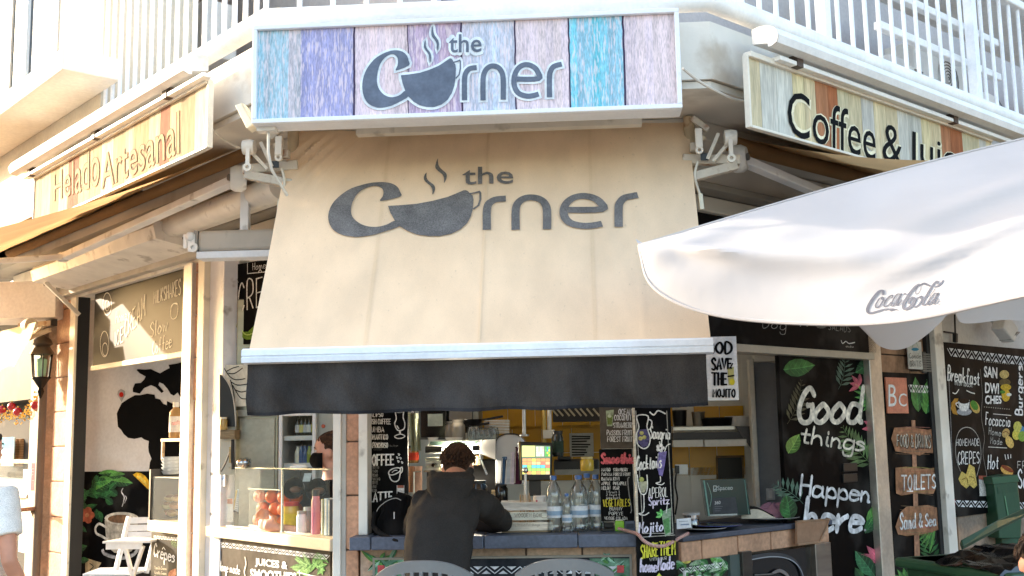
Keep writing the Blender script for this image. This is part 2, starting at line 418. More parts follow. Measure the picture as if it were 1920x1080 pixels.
# --- left gable wall with window and ledge
m = MB(); m.box(FL, -9, UB, LO-.02-.6, LO, 3.30, 9, c('#d8ccb8'))
gw = m.build('gable_wall', 'plaster', bld)
m = MB(); a = FL.uz(20, 40, LO)[0]; b = FL.uz(112, 20, LO)[0]
m.box(FL, a, b, LO-.02, LO+.012, 4.32, 5.6, c('#d8d2c8'))
wn = m.build('window', 'paint', bld)
m = MB(); m.box(FL, a+.14, a+.40, LO, LO+.016, 4.36, 5.6, c('#7f8c99')); m.box(FL, a+.55, b-.05, LO, LO+.016, 4.36, 5.6, c('#6f7b88')); m.build('pane', 'window_glass', wn)
m = MB()
for t in (a+.40, a+.46, a+.505): m.box(FL, t, t+.035, LO, LO+.04, 4.34, 5.6, c('#f4f4f2'))
m.box(FL, a+.06, a+.13, LO, LO+.03, 4.34, 5.6, c('#c9c0b2'))
m.build('frame', 'paint', wn, bevel=.004)
m = MB(); m.box(FL, a-.05, b+.08, LO, LO+.07, 4.27, 4.32, c('#e8dcc4')); m.build('sill', 'plaster', wn, bevel=.006)
m = MB(); u1 = FL.uz(120, 115, LO+.35)[0]; z1 = FL.uz(120, 112, LO+.35)[1]
m.box(FL, -8, u1, LO, LO+.36, z1-.06, z1+.08, c('#efe7da')); m.build('ledge', 'plaster', bld, bevel=.008)
# --- balcony pipe rail and railings
PZ = 3.735
m = MB(); m.tube([FL.pt(UB, LO, PZ), pLC+V((0, 0, PZ)), pCR+V((0, 0, PZ)), FR.pt(7, LO, PZ)], .055, c('#f3f1ec'), 12)
pipe = m.build('base_rail', 'paint', bld)
def railing(F, u0, u1, o, z0, z1, step, post):
    mm = MB(); n = int((u1-u0)/step)
    for i in range(n+1):
        u = u0+i*step
        if post and i % post == post//2: mm.box(F, u-.03, u+.03, o-.03, o+.03, z0, z1+.02, c('#f4f5f7'))
        else: mm.tube([F.pt(u, o, z0), F.pt(u, o, z1)], .0135, c('#f3f4f7'), 8)
    return mm
RH = 4.60
m = railing(FL, UB+.08, .42, LO, PZ, RH-.02, .118, 0); r_ = m.build('railing', 'paint', bld)
m = MB(); m.box(FL, UB, .46, LO-.035, LO+.035, RH-.02, RH+.04, c('#f1efea')); m.build('handrail', 'paint', r_, bevel=.01)
m = railing(FR, -.34, 5.5, LO, PZ, RH-.02, .148, 12); r_ = m.build('railing', 'paint', bld)
m = MB(); m.box(FR, -.46, 6, LO-.035, LO+.035, RH-.02, RH+.04, c('#f1efea')); m.build('handrail', 'paint', r_, bevel=.01)
m = MB()
u = UCL
for i in range(14):
    t = i/13; p = pLC.lerp(pCR, t); m.tube([p+V((0, 0, PZ)), p+V((0, 0, RH))], .0135, c('#f3f4f7'), 8)
r_ = m.build('railing', 'paint', bld)
# privacy frame on the right balcony
m = MB(); q = FR
for z in (4.42, 4.17): m.bar(q.pt(1.30, LO-.1, z-.10), q.pt(2.9, LO-.1, z-.10), .05, .05, c('#f5f4f1'))
m.build('cross_rail', 'paint', bld, bevel=.006)
m = MB(); u0 = FR.uz(1760, 0, .35)[0]; m.box(FR, 2.2, 7, -.2, .62, 4.86, 4.92, c('#efece6')); m.build('canopy_slab', 'plaster', bld, bevel=.006)
# upper windows and doors seen through the balcony
for (x0, y0, x1, y1, F) in ((812, -200, 1005, 24, FC), (1868, -250, 1925, 95, FR)):
    m = MB(); m.pbox(F, -.60, x0, y0, x1, y1, .05, c('#b9bcc0')); wn = m.build('window', 'paint', bld, bevel=.004)
    m = MB(); m.pbox(F, -.592, x0+14, y0, x1-26, y1-4, .006, c('#555c66')); m.build('pane', 'window_glass', wn)
# --- lintel / beams over the openings
m = MB()
for F, u0, u1, zb in ((FL, -5.3, -.02, 2.86), (FC, UCL-.0, UCR+.0, 2.5), (FR, .02, 8, 2.62)):
    m.box(F, u0, u1, -.22, 0, zb, 3.30, c('#e7e0d4'))
m.build('lintel', 'soffit', bld)
m = MB()
for F, u0, u1 in ((FL, -5.3, -.06), (FR, .06, 8)):
    m.box(F, u0, u1, 0, .12, 3.02, 3.19, c('#d5cec2')); m.box(F, u0, u1, 0, .07, 2.88, 2.97, c('#c4bdb0')); m.box(F, u0, u1, 0, .18, 2.975, 3.015, c('#8f887c'))
m.build('moulding', 'soffit', bld, bevel=.008)
# --- ceiling, floors and inner walls of the cafe
KB = -2.0
m = MB(); a, b = ring(-.05), [FL.pt(-5.2, -2.6, 0), FC.pt(-2.6, -4, 0), FC.pt(3.2, -4, 0), FR.pt(3.2, -1, 0)]
a[0] = FL.pt(-5.2, -.05, 0); a[3] = FR.pt(3.2, -.05, 0)
for i in range(3):
    q = [a[i], a[i+1], b[i+1], b[i]]; m.hexa([p+V((0, 0, 2.90)) for p in q]+[p+V((0, 0, 2.95)) for p in q], c('#ece9e2'))
m.build('ceiling', 'paint', bld)
m = MB(); m.box(FC, -1.55, 2.25, KB-.1, KB, 0, 2.9, c('#e2e2da')); 
m.build('kitchen_wall', 'tile', bld)
m = MB()                                              # yellow tiles and white tiles with joints
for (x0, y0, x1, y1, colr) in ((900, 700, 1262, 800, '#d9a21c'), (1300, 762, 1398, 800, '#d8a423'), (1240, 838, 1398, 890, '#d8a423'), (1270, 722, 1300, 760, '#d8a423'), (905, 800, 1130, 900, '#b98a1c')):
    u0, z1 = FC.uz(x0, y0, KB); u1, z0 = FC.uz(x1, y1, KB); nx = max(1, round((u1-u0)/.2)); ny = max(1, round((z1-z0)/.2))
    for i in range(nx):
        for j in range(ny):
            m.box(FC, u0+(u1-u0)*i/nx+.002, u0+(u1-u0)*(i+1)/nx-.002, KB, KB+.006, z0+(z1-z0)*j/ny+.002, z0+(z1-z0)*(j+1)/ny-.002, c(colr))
for i in range(6):
    for j in range(9):
        u0, z0 = uC_(1398, KB)+i*.12, .9+j*.2
        if i < 2: m.box(FC, u0+.002, u0+.118, KB, KB+.006, z0+.002, z0+.198, c('#e9e9e2'))
for i in range(6):
    for j in range(3): 
        u0 = uC_(1240, KB)+i*.102
        m.box(FC, u0+.002, u0+.100, KB, KB+.006, .80+j*.2, .998+j*.2, c('#dfe0da'))
m.build('wall_tiles', 'tile', bld)
m = MB()   # inner partition between alcove and kiosk, and the left inner wall
FM_ = Face(FL.pt(-4.15, -.15, 0), (math.cos(RAD(25)), -math.sin(RAD(25)), 0), (-math.sin(RAD(25)), -math.cos(RAD(25)), 0))
m.box(FM_, 0, 1.8, -.08, 0, 0, 2.89, c('#d4d4d6')); m.box(FL, -1.94, -1.88, -1.2, -.10, 0, 2.89, c('#d9d7d2'))
m.box(FL, -4.25, -4.15, -.4, -.03, 0, 2.89, c('#c4c4c6'))
m.build('partition', 'plaster', bld)
m = MB(); m.pbox(FC, -1.35, 1422, 680, 1478, 1100, .06, c('#8f9297')); d_ = m.build('kitchen_door', 'paint', bld)
m = MB(); m.pbox(FC, -1.30, 1414, 672, 1423, 1100, .1, c('#dcdad0')); m.pbox(FC, -1.30, 1414, 666, 1480, 678, .1, c('#dcdad0')); m.build('frame', 'paint', d_, bevel=.004)
m = MB(); m.pbox(FC, -1.335, 1437, 916, 1453, 938, .012, c('#c8cacc')); m.pbox(FC, -1.325, 1442, 920, 1448, 934, .008, c('#dddddd')); m.build('light_switch', 'plastic', d_, bevel=.002)
# --- stone pilasters, posts
def blocks(m, F, u0, u1, o0, o1, z0, z1, h, col, ph=0):
    z = z0-ph
    while z < z1:
        k = random.uniform(.86, 1.1); cc = (col[0]*k, col[1]*k*random.uniform(.97, 1.02), col[2]*k)
        a, b = max(z, z0)+.004, min(z+h, z1)-.004
        if b-a > .02: m.box(F, u0, u1, o0, o1+random.uniform(-.003, .003), a, b, cc)
        z += h
salmon = c('#cf9f80')
for F, x0, x1, ya in ((FC, 649, 672, 880), (FL, 353, 365, 880), (FL, 95, 121, 900)):
    m = MB(); u0, u1 = F.uz(x0, ya)[0], F.uz(x1, ya)[0]
    m.box(F, u0+.004, u1-.004, -.2, -.012, 0, 2.86, c('#6b5648')); blocks(m, F, u0, u1, -.19, 0, 0, 2.86, .29, salmon, .11)
    m.build('pilaster', 'stone', bld, bevel=.006)
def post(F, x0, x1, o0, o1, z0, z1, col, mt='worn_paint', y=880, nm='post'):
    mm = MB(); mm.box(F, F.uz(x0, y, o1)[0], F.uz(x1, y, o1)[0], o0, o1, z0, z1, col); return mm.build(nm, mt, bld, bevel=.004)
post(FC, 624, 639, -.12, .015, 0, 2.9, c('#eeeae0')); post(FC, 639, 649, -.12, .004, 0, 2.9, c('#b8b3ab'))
post(FC, 672, 689, -.10, .02, 1.13, 2.6, c('#ece8de'))
post(FL, 364, 376, -.1, .03, 0, 2.86, c('#eadfc8')); post(FL, 387, 414, -.12, -.01, 0, 2.86, c('#e6e6ea')); post(FL, 377, 386, -.16, -.03, 0, 2.86, c('#26262a'), 'paint')
post(FL, 336, 352, -.08, .03, 0, 2.86, c('#d9d6d4'), 'dull_metal'); post(FL, 121, 131, -.1, .02, 0, 2.86, c('#eee3cc'))
post(FL, 131, 136, -.1, -.0, 0, 2.86, c('#1c1c1e'), 'paint')
post(FR, 1641, 1664, -.05, .03, 0, 2.62, c('#d9d4c8'), 'dull_metal', 850); post(FR, 1768, 1784, -.05, .04, 0, 2.62, c('#e8e4da'), 'worn_paint', 850)
post(FR, 1752, 1766, -.05, .0, 0, 2.62, c('#1f1f20'), 'paint', 850)
m = MB(); m.tube([FL.pt(uL_(86), .05, 0), FL.pt(uL_(86), .05, 2.75)], .035, c('#6a5a4c'), 10); m.build('drain_pipe', 'paint', bld)
m = MB(); m.box(FL, uL_(54), uL_(82), -.3, .01, 0, 2.75, c('#b3a08c')); m.build('column', 'stone', bld, bevel=.01)
# --- counters
slate = c('#5a6274')
m = MB(); cu0, cu1 = uC_(654, .14), uC_(1194, .14); cuts = [cu0, uC_(695, .14), uC_(905, .14), uC_(1080, .14), cu1]
for i in range(4):
    k = random.uniform(.92, 1.08); cc = tuple(q*k for q in slate)
    m.box(FC, cuts[i]+.002, cuts[i+1]-.002, -.42, .14, 1.06, 1.128, cc)
ct = m.build('counter_top', 'slate', bld, bevel=.006)
m = MB(); u = cu0+.03
m.box(FC, cu0+.03, cu1-.01, -.2, -.015, 0, 1.06, c('#5e5248'))
for r in range(5):
    z1 = 1.058-r*.225; u = cu0+.03-(.15 if r % 2 else 0)
    while u < cu1-.02:
        k = random.uniform(.85, 1.1); m.box(FC, max(u, cu0+.03)+.004, min(u+.30, cu1-.01)-.004, -.2, 0+random.uniform(-.002, .002), z1-.217, z1, tuple(q*k for q in c('#c7ab93'))); u += .30
m.build('counter_base', 'stone', bld, bevel=.005)
m = MB(); zt = 1.10                                   # right counter with its row of tiles
m.box(FR, .0, 1.42, -.6, .02, zt-.03, zt, c('#454b5a')); m.build('counter_top', 'slate', bld, bevel=.006)
m = MB(); m.box(FR, .0, 1.42, -.6, -.02, 0, zt-.032, c('#55493f')); us = [0.0] + [uR_(x, 0, 1020) for x in (1316, 1384, 1446, 1495, 1556)]
for i in range(5):
    k = random.uniform(.9, 1.08); m.box(FR, us[i]+.005, us[i+1]-.004, -.1, .0, .965, zt-.032, tuple(q*k for q in c('#bd9478')))
m.build('counter_base', 'stone', bld, bevel=.005)
m = MB(); m.box(FL, uL_(388, .02, 990), uL_(622, .02, 1000), -.35, .03, 1.045, 1.11, c('#e2cfb0')); m.build('window_sill', 'paint', bld, bevel=.006)
m = MB(); m.box(FL, uL_(384), uL_(622), -.3, -.03, 0, 1.045, c('#3a3733')); m.build('sill_wall', 'plaster', bld)
# right facade walls beyond the posts
m = MB(); ua, ub = uR_(1784, 0, 850), 9
m.box(FR, ua, ub, -.2, 0, 2.25, 3.0, c('#d4cfc7')); m.box(FR, ua, ub, -.2, -.02, 0, 2.25, c('#8d7f70')); m.box(FR, uR_(1664, 0, 850), uR_(1768, 0, 850), -.2, -.05, 0, 3, c('#4a4540'))
m.build('side_wall', 'plaster', bld)
m = MB(); u0, u1 = uR_(1664, 0, 850), uR_(1753, 0, 850)
blocks(m, FR, u0, u0+.42, -.05, -.03, 1.92, 2.6, .33, c('#8d6d54'), .1); blocks(m, FR, u0+.43, u1-.004, -.05, -.03, 1.92, 2.6, .33, c('#86684f'), .2); m.build('wall_cladding', 'stone', bld, bevel=.004)
m = MB(); blocks(m, FR, ua+.02, 9, -.02, .004, 0, 1.10, .36, c('#8f8172'), .3); m.build('plinth', 'stone', bld, bevel=.005)
# neighbouring house on the left and unseen houses across the side streets, the left one added for shade
nb = thing('neighbour_building', 'tan stone shop front at the far left beyond the drain pipe', 'building', FL.pt(-6.5, 0, 0), FL.rz)
m = MB(); m.box(FL, -8.5, -5.62, -.3, -.25, 0, 2.9, c('#3d3a38')); m.box(FL, -8.5, uL_(56), -1.2, -1.1, 0, 2.8, c('#7b7d7f')); m.build('wall', 'plaster', nb)
m = MB(); m.box(FL, -8.5, uL_(58), -.2, .0, 2.05, 2.60, c('#2a2825')); m.build('fascia', 'board', nb, bevel=.005)
m = MB(); m.box(FL, -8.5, uL_(56), -.4, -.05, .95, 1.33, c('#cfccc4')); m.box(FL, -8.5, uL_(56), -.4, .02, 1.18, 1.215, c('#a89a88')); m.build('serving_counter', 'paint', nb, bevel=.006)
m = MB(); m.pbox(FC, -2.9, -60, 528, 104, 597, .5, c('#eee9e2')); m.build('awning_housing', 'plaster', nb, bevel=.006)
far = thing('unseen_building', 'plain dark brick house across the right side street, outside the picture', 'building', (17, 9, 0), 0)
m = MB(); m.hexa([V(p) for p in ((14, 2, 0), (14, 26, 0), (22, 26, 0), (22, 2, 0), (14, 2, 7), (14, 26, 7), (22, 26, 7), (22, 2, 7))], c('#201d1a')); m.build('wall', 'stone', far)
m = MB()
for i in range(6): m.box(Face((14, 26, 0), (0, -1, 0), (-1, 0, 0)), 2+i*3.6, 4+i*3.6, 0, .06, 1.0, 2.6, c('#6e6048'))
m.build('shutter', 'paint', far)
sun_block = thing('unseen_building', 'unseen plain block added at the left to shade the umbrella from the sun', 'building', (-28, 0, 0), 0)
m = MB(); m.hexa([V(p) for p in ((-34, -30, 0), (-34, 13.45, 0), (-20, 13.45, 0), (-20, -30, 0), (-34, -30, 8), (-34, 13.45, 8), (-20, 13.45, 8), (-20, -30, 8))], c('#d8cdb8')); m.build('wall', 'plaster', sun_block)  # unseen block added to keep the low sun off the umbrella
# ================================================================== SIGNS
LOGO_C = [(552,405),(551,365),(540,330),(520,305),(490,287),(450,280),(400,285),(340,308),(280,345),(230,400),(195,460),(175,530),(172,600),(185,660),(210,705),(250,735),(300,750),(350,748),(410,733),(470,705),(548,658),(523,612),(480,645),(430,663),(385,660),(345,640),(310,600),(293,550),(293,490),(305,430),(325,380),(360,338),(400,315),(430,315),(455,335),(463,365),(460,405),(448,445)]
LOGO_CUP = [(487,485),(550,478),(640,465),(720,440),(800,405),(850,372),(885,348),(897,347),(908,355),(918,375),(933,395),(938,430),(936,480),(933,520),(925,570),(905,630),(870,685),(820,725),(760,745),(700,745),(640,730),(590,700),(548,658),(523,612),(500,545)]
LOGO_HANDLE = [(915,380),(945,372),(968,362),(974,375),(974,430),(964,480),(936,512)]
LOGO_S1 = [(750,80),(738,130),(740,165),(770,205),(782,240),(783,285),(796,240),(793,200),(765,160),(752,125)]
LOGO_S2 = [(690,198),(676,235),(682,270),(708,305),(720,340),(722,385),(735,340),(728,300),(700,265),(690,235)]
LOGO_R = [[(1008,690),(1008,530),(1018,470),(1050,432),(1108,422)], [(1160,690),(1160,520),(1175,455),(1205,420),(1241,409),(1280,420),(1310,455),(1325,520),(1325,685)],
  [(1436,516),(1612,512),(1606,455),(1570,415),(1515,397),(1462,415),(1425,465),(1412,530),(1422,590),(1455,635),(1515,655),(1565,652),(1615,638)], [(1703,665),(1703,500),(1713,450),(1740,412),(1804,393)]]
def logo(mb, F, off, tf, col, outline=None, fn=None):
    fn = fn or (lambda u, z, e=0: F.pt(u, off+e, z))
    U = lambda p: F.uz(*tf(*p), off)
    k = abs(F.uz(*tf(1000, 500), off)[0]-F.uz(*tf(1100, 500), off)[0])/100
    def txt(mb2, e, bold, cl):
        (xa, ya), (xb, yb) = tf(880, 150), tf(1148, 305)
        vs, fs = text2d('the', bold); x0, x1 = min(v[0] for v in vs), max(v[0] for v in vs); y0, y1 = min(v[1] for v in vs), max(v[1] for v in vs)
        q = [U((880+268*(v[0]-x0)/(x1-x0), 305-4-150*(v[1]-y0)/(y1-y0)-(v[0]-x0)/(x1-x0)*6)) for v in vs]
        mb2.add([fn(a, b, e) for a, b in q], fs, cl)
    if outline:
        lo = lambda u, z, e=0: fn(u, z, e-.0022)
        for s_ in (LOGO_C, LOGO_CUP, LOGO_S1, LOGO_S2): mb.ribbon(lo, [U(p) for p in crom(s_+[s_[0]], 2)], 40*k, outline)
        mb.ribbon(lo, [U(p) for p in LOGO_HANDLE], 46*k, outline)
        for s_ in LOGO_R:
            p = crom(s_); d = V((p[-1][0]-p[-2][0], p[-1][1]-p[-2][1])).normalized()*16; e_ = V((p[0][0]-p[1][0], p[0][1]-p[1][1])).normalized()*16
            mb.ribbon(lo, [U(q_) for q_ in [(p[0][0]+e_.x, p[0][1]+e_.y)]+p+[(p[-1][0]+d.x, p[-1][1]+d.y)]], 78*k, outline)
        for s_ in strokes('the'): pass
        for pp in ([(905,175),(905,270),(930,300)], [(880,198),(940,195)], [(966,152),(966,300)], [(966,220),(1000,195),(1030,215),(1030,300)], [(1070,245),(1145,243),(1130,205),(1105,195),(1075,215),(1070,260),(1090,295),(1140,290)]):
            mb.ribbon(lo, [U(p) for p in crom(pp)], 56*k, outline, cap=True)
    mb.poly2(lambda a, b, e=0: fn(a, b, 0), [U(p) for p in crom(LOGO_C+[LOGO_C[0]], 3)[:-1]], col)
    mb.poly2(lambda a, b, e=0: fn(a, b, .0004), [U(p) for p in LOGO_CUP], col)
    for s_ in (LOGO_S1, LOGO_S2): mb.poly2(lambda a, b, e=0: fn(a, b, 0), [U(p) for p in crom(s_+[s_[0]], 3)[:-1]], col)
    mb.ribbon(fn, [U(p) for p in LOGO_HANDLE], 11*k, col)
    for s_ in LOGO_R: mb.ribbon(fn, [U(p) for p in crom(s_)], 43*k, col)
    txt(mb, .0003, .010, col)
# --- main light-box sign
SO = .98
su0, su1, sz0, sz1 = FC.uz(473, 130, SO)[0], FC.uz(1276, 110, SO)[0], 3.155, 3.63
zt = .5*(FC.uz(475, 50, SO)[1]+FC.uz(1275, 13, SO)[1]); zb = .5*(FC.uz(471, 228, SO)[1]+FC.uz(1275, 207, SO)[1])
t = thing('shop_sign', 'long light box sign of pastel weathered planks with a grey coffee cup logo', 'sign', FC.pt((su0+su1)/2, SO, zb), FC.rz)
m = MB(); f_ = .022; wc = c('#e9ebee')
m.box(FC, su0, su1, SO-.15, SO-.02, zb, zt, c('#dfe0e2'))
m.box(FC, su0, su1, SO-.02, SO+.006, zt-f_, zt, wc); m.box(FC, su0, su1, SO-.02, SO+.006, zb, zb+f_, wc)
m.box(FC, su0, su0+f_, SO-.02, SO+.006, zb+f_, zt-f_, wc); m.box(FC, su1-f_, su1, SO-.02, SO+.006, zb+f_, zt-f_, wc)
m.build('frame', 'plastic', t, bevel=.004)
m = MB(); ed = [su0+f_]+[uC_(x, SO, 130) for x in (562, 663, 764, 865, 966, 1068, 1171)]+[su1-f_]
pc = ['#96cadb', '#9496c6', '#e2cacb', '#ac9ec0', '#c2cee0', '#e4d0d0', '#66c4d6', '#e2ced0']; gap = c('#4a4058')
for i in range(8):
    n = 7
    for j in range(n):
        a = ed[i]+(ed[i+1]-ed[i])*j/n; b = ed[i]+(ed[i+1]-ed[i])*(j+1)/n; cc = c(pc[i]); k = random.uniform(.95, 1.2); mixc = c('#d6a9a8') if i in (0, 3, 4) else c('#cfc0d8'); tt = random.uniform(0, .35) + (.3 if i == 0 and j > 4 else 0)
        m.add([FC.pt(a, SO-.018, zb+f_), FC.pt(b, SO-.018, zb+f_), FC.pt(b, SO-.018, zt-f_), FC.pt(a, SO-.018, zt-f_)], [(0, 1, 2, 3)], tuple((q*(1-tt)+r*tt)*k for q, r in zip(cc, mixc)))
m.build('panel', 'sign_wood', t)
for i in range(2, 8):
    m = MB(); m.ribbon(lambda u, z, e=0: FC.pt(u, SO-.0165+e, z), [(ed[i]+random.uniform(-.002, .002), zb+f_+(zt-zb-2*f_)*k/12) for k in range(13)], random.choice((.004, .007, .009)), gap); m.build('plank_joint', 'print', t)
m = MB(); logo(m, FC, SO-.012, lambda X, Y: (640+X/4.364, 30+Y/4.364), c('#6b7484'), c('#e6edf2')); m.build('lettering', 'print', t)
m = MB(); p = FC.pt(su0+.06, SO-.08, zb); m.box(FC, su0+.01, su0+.10, SO-.11, SO-.05, zb-.02, zb, c('#d8d4cc')); m.tube([p, p+V((0, 0, -.12)), p+V((.01, .03, -.2)), p+V((.06, .16, -.30))], .008, c('#cfc8bc'), 6); m.build('cable', 'paint', t)
m = MB(); z = FC.uz(930, 238, .62)[1]; m.box(FC, uC_(667, .62, 240), uC_(1204, .62, 240), .56, .62, z-.012, z+.018, c('#d4cbbd')); m.build('bottom_rail', 'worn_paint', t)
# --- side signs of planks
def plank_sign(F, o, u0, u1, z0, z1, label, cols, words, colr, halo, wpl):
    t = thing('plank_sign', label, 'sign', F.pt((u0+u1)/2, o, z0), F.rz)
    m = MB(); u = u0; i = 0
    while u < u1-1e-3:
        wd = min(wpl*random.uniform(.75, 1.3), u1-u); cc = c(cols[i % len(cols)]); k = random.uniform(.85, 1.08)
        m.box(F, u+.0012, u+wd-.0012, o-.02, o, z0, z1, tuple(q*k for q in cc)); u += wd; i += 1
    m.build('panel', 'plank', t)
    m = MB(); m.box(F, u0-.012, u0, o-.025, o+.008, z0-.012, z1+.012, c('#e5dccb')); m.box(F, u1, u1+.012, o-.025, o+.008, z0-.012, z1+.012, c('#e5dccb'))
    m.box(F, u0, u1, o-.025, o+.008, z0-.014, z0, c('#e5dccb')); m.box(F, u0, u1, o-.025, o+.02, z1, z1+.028, c('#e6ddcd')); m.build('frame', 'paint', t, bevel=.003)
    m = MB()
    for wd, q in words:
        o_halo = F is FR
        if halo: m.write(F, o+.002, wd, q, halo, 'B', bold=.030 if o_halo else .022)
        m.write(F, o+.004, wd, q, colr, 'B', bold=.0)
    m.build('lettering', 'print', t)
    return t
o = .85
plank_sign(FL, o, FL.uz(66, 350, o)[0], FL.uz(390, 200, o)[0], 3.13, 3.455, 'plank pattern sign with pale outlined lettering on the sunny left facade', ['#b29a78', '#bca486', '#aa8c68', '#c0aa8a', '#90604a', '#baa280', '#ae9272', '#c2ac90'],
  [('Helado', (100, 330, 378, 186, 262, 348)), ('Artesanal', (190, 292, 356, 336, 206, 288))], c('#a0845e'), c('#5a442e'), .16)
plank_sign(FR, o, FR.uz(1405, 170, o)[0], FR.uz(1860, 310, o)[0], 3.09, 3.425, 'pale plank pattern sign reading Coffee and Juices in black letters above the umbrella', ['#d8c8a4', '#d6d2c4', '#d0cdc0', '#dccca0', '#dccaa2', '#b07a58', '#a86a48', '#d6caa6', '#d2c4a0', '#d2cec2', '#dacaa4'],
  [('Coffee', (1477, 166, 252, 1642, 222, 303)), ('&', (1655, 228, 301, 1692, 243, 312)), ('Juices', (1702, 243, 318, 1840, 287, 352))], c('#131516'), c('#f0e6c4'), .115)
# --- light troughs above the side signs
def trough(F, u0, u1, z, o, label, endl):
    t = thing('sign_light', label, 'light', F.pt((u0+u1)/2, o, z), F.rz)
    prof = [(-.04, .045), (.0, .05), (.05, .042), (.095, .018), (.112, -.02), (.10, -.055), (.07, -.066), (.05, -.066), (.05, -.05), (-.04, -.03)]
    m = MB(); n = len(prof); a = [F.pt(u0, o+p[0], z+p[1]) for p in prof]; b = [F.pt(u1, o+p[0], z+p[1]) for p in prof]
    for i in range(n): m.add([a[i], b[i], b[(i+1) % n], a[(i+1) % n]], [(0, 1, 2, 3)], c('#efece6'), True)
    m.build('hood', 'paint', t)
    q0 = [(p[0]*1.0, p[1]) for p in prof]
    for u, e in ((u0, -.006), (u1, .006)):
        m = MB(); m.poly2(lambda x, y, k=0, u=u, e=e: F.pt(u+e-(k if e > 0 else -k), o+x, z+y), q0, c('#c9c7c2'), .006)
        m.build('end_cap', 'dull_metal', t)
    m = MB(); m.box(F, u0+.1, u1-.1+(.22 if F is FL else 0), o-.005, o+.045, z-.105, z-.082, c('#f2efe8'))
    m.build('light_strip', 'plastic', t, bevel=.004)
    for k in (.04, .5, .9):
        m = MB(); uu = u0+.1+(u1-u0-.2)*k; m.box(F, uu, uu+.05, o, o+.05, z-.108, z-.05, c('#4a3a2e')); m.build('clip', 'paint', t)
    return t
trough(FL, FL.uz(22, 315, .95)[0], FL.uz(345, 130, .95)[0], 3.575, .86, 'cream light trough above the pale lettered plank sign on the sunny side', 1)
trough(FR, FR.uz(1455, 95, .95)[0], 3.4, 3.545, .86, 'white light trough above the black lettered coffee sign', 0)

# ================================================================== AWNINGS
A = FC.at(467, 655, 1.1); B = FC.at(1333, 642, 1.1); zc = (A.z+B.z)/2; A.z = B.z = zc
T0 = FC.at(546, 250, .3); T1 = FC.at(1290, 236, .3); ztop = (T0.z+T1.z)/2+.02
u0a, u1a = (A-oC).dot(uC), (B-oC).dot(uC); u0t, u1t = (T0-oC).dot(uC), (T1-oC).dot(uC)
vdir = (FC.pt(0, .3, ztop)-FC.pt(0, 1.1, zc)); LEN = vdir.length; vdir.normalize()
FA = Face(FC.pt(0, 1.1, zc), uC, vdir.cross(uC)*-1 if vdir.cross(uC).dot(nC) < 0 else vdir.cross(uC), vdir)
def awn_h(a, b):
    """height of the cloth off its plane at a (0 left..1 right), b (0 bar..1 roller)"""
    h = -.012*math.sin(math.pi*b)
    x, y = a*2.06, (1-b)*LEN
    d = math.hypot(x-.06, y-.10)
    h += .013*math.sin((x*.95+y*.6)*95+2.2*math.sin(y*7))*math.exp(-(d/.26)**2)*min(1, (1-b)*14)*min(1, x*9)
    h += .0035*math.sin((x*.75+y*.5)*40+1.5*math.sin(x*5))*math.exp(-(y/.5)**2)*math.exp(-((x-.5)/.7)**2)
    h += .010*math.exp(-(y/.10)**2)*math.sin(x*5+1)
    h += .0022*math.sin(x*11+2*math.sin(y*3))*math.sin(y*4)
    for s_ in (.505, .86): h += .003*math.exp(-((a-s_)/.004)**2)
    return h
aw = thing('corner_awning', 'beige centre awning with a dark cup logo and black front flap', 'awning', FA.o, FC.rz)
NI, NJ = 150, 80
def aw_pt(a, b, e=0):
    u0, u1 = u0a+(u0t-u0a)*b, u1a+(u1t-u1a)*b
    return FA.pt(u0+(u1-u0)*a, awn_h(a, b)+e, b*LEN)
m = MB(); m.grid([[aw_pt(i/NI, j/NJ) for i in range(NI+1)] for j in range(NJ+1)], c('#efd3b2'))
fab = m.build('fabric', 'awning', aw)
for s_ in (.255, .505, .755):
    m = MB(); m.grid([[aw_pt(s_+e*.004, j/NJ, .0015) for e in (-1, -.3, .3, 1)] for j in range(NJ+1)], c('#ebcfac')); m.build('seam', 'awning', aw)
m = MB()
def alogo(X, Y): return (600+(47+(X-172)*1800/1633)/3.097, 280+(40+(Y-60)*463/690)/3.097)
def afn(u, z, e=0):
    b = z/LEN; u0, u1 = u0a+(u0t-u0a)*b, u1a+(u1t-u1a)*b
    return aw_pt((u-u0)/(u1-u0), b, .006+e)
logo(m, FA, 0, alogo, c('#7a7674'), None, afn); m.build('logo', 'awning_print', aw)
m = MB(); zb0, zb1 = zc-.075, zc+.012; ub0, ub1 = u0a-.018, u1a+.004
prof = [(.0, .010), (.03, .010), (.055, .0), (.058, -.024), (.052, -.027), (.052, -.032), (.058, -.035), (.055, -.056), (.0, -.064), (-.03, -.04)]
a_ = [FC.pt(ub0, 1.1+p[0], zc+p[1]) for p in prof]; b_ = [FC.pt(ub1, 1.1+p[0], zc+p[1]) for p in prof]; n = len(prof)
m.add(a_+b_, [(i, n+i, n+(i+1) % n, (i+1) % n) for i in range(n)]+[tuple(range(n)), tuple(reversed(range(n, 2*n)))], c('#e3e8ee'))
m.build('front_bar', 'paint', aw)
m = MB(); zv1 = zc-.062; zv0 = FC.uz(900, 770, 1.12)[1]; rows = []
for j in range(17):
    r = []
    for i in range(121):
        a = i/120; b = j/16; u = ub0+.02+(ub1-ub0-.05)*a
        h = (b**.8)*(.011*math.sin(a*23+b*3.5)+.011*math.sin(a*61-b*7+2*math.sin(a*7))+.012*math.sin(a*9+1+b*2))
        r.append(FC.pt(u, 1.125+h, zv1+(zv0-zv1)*b - .004*math.sin(a*30+math.sin(a*11))*b*b))
    rows.append(r)
m.grid(rows, c('#3f3b39'), True, True); m.build('valance', 'dark_cloth', aw)
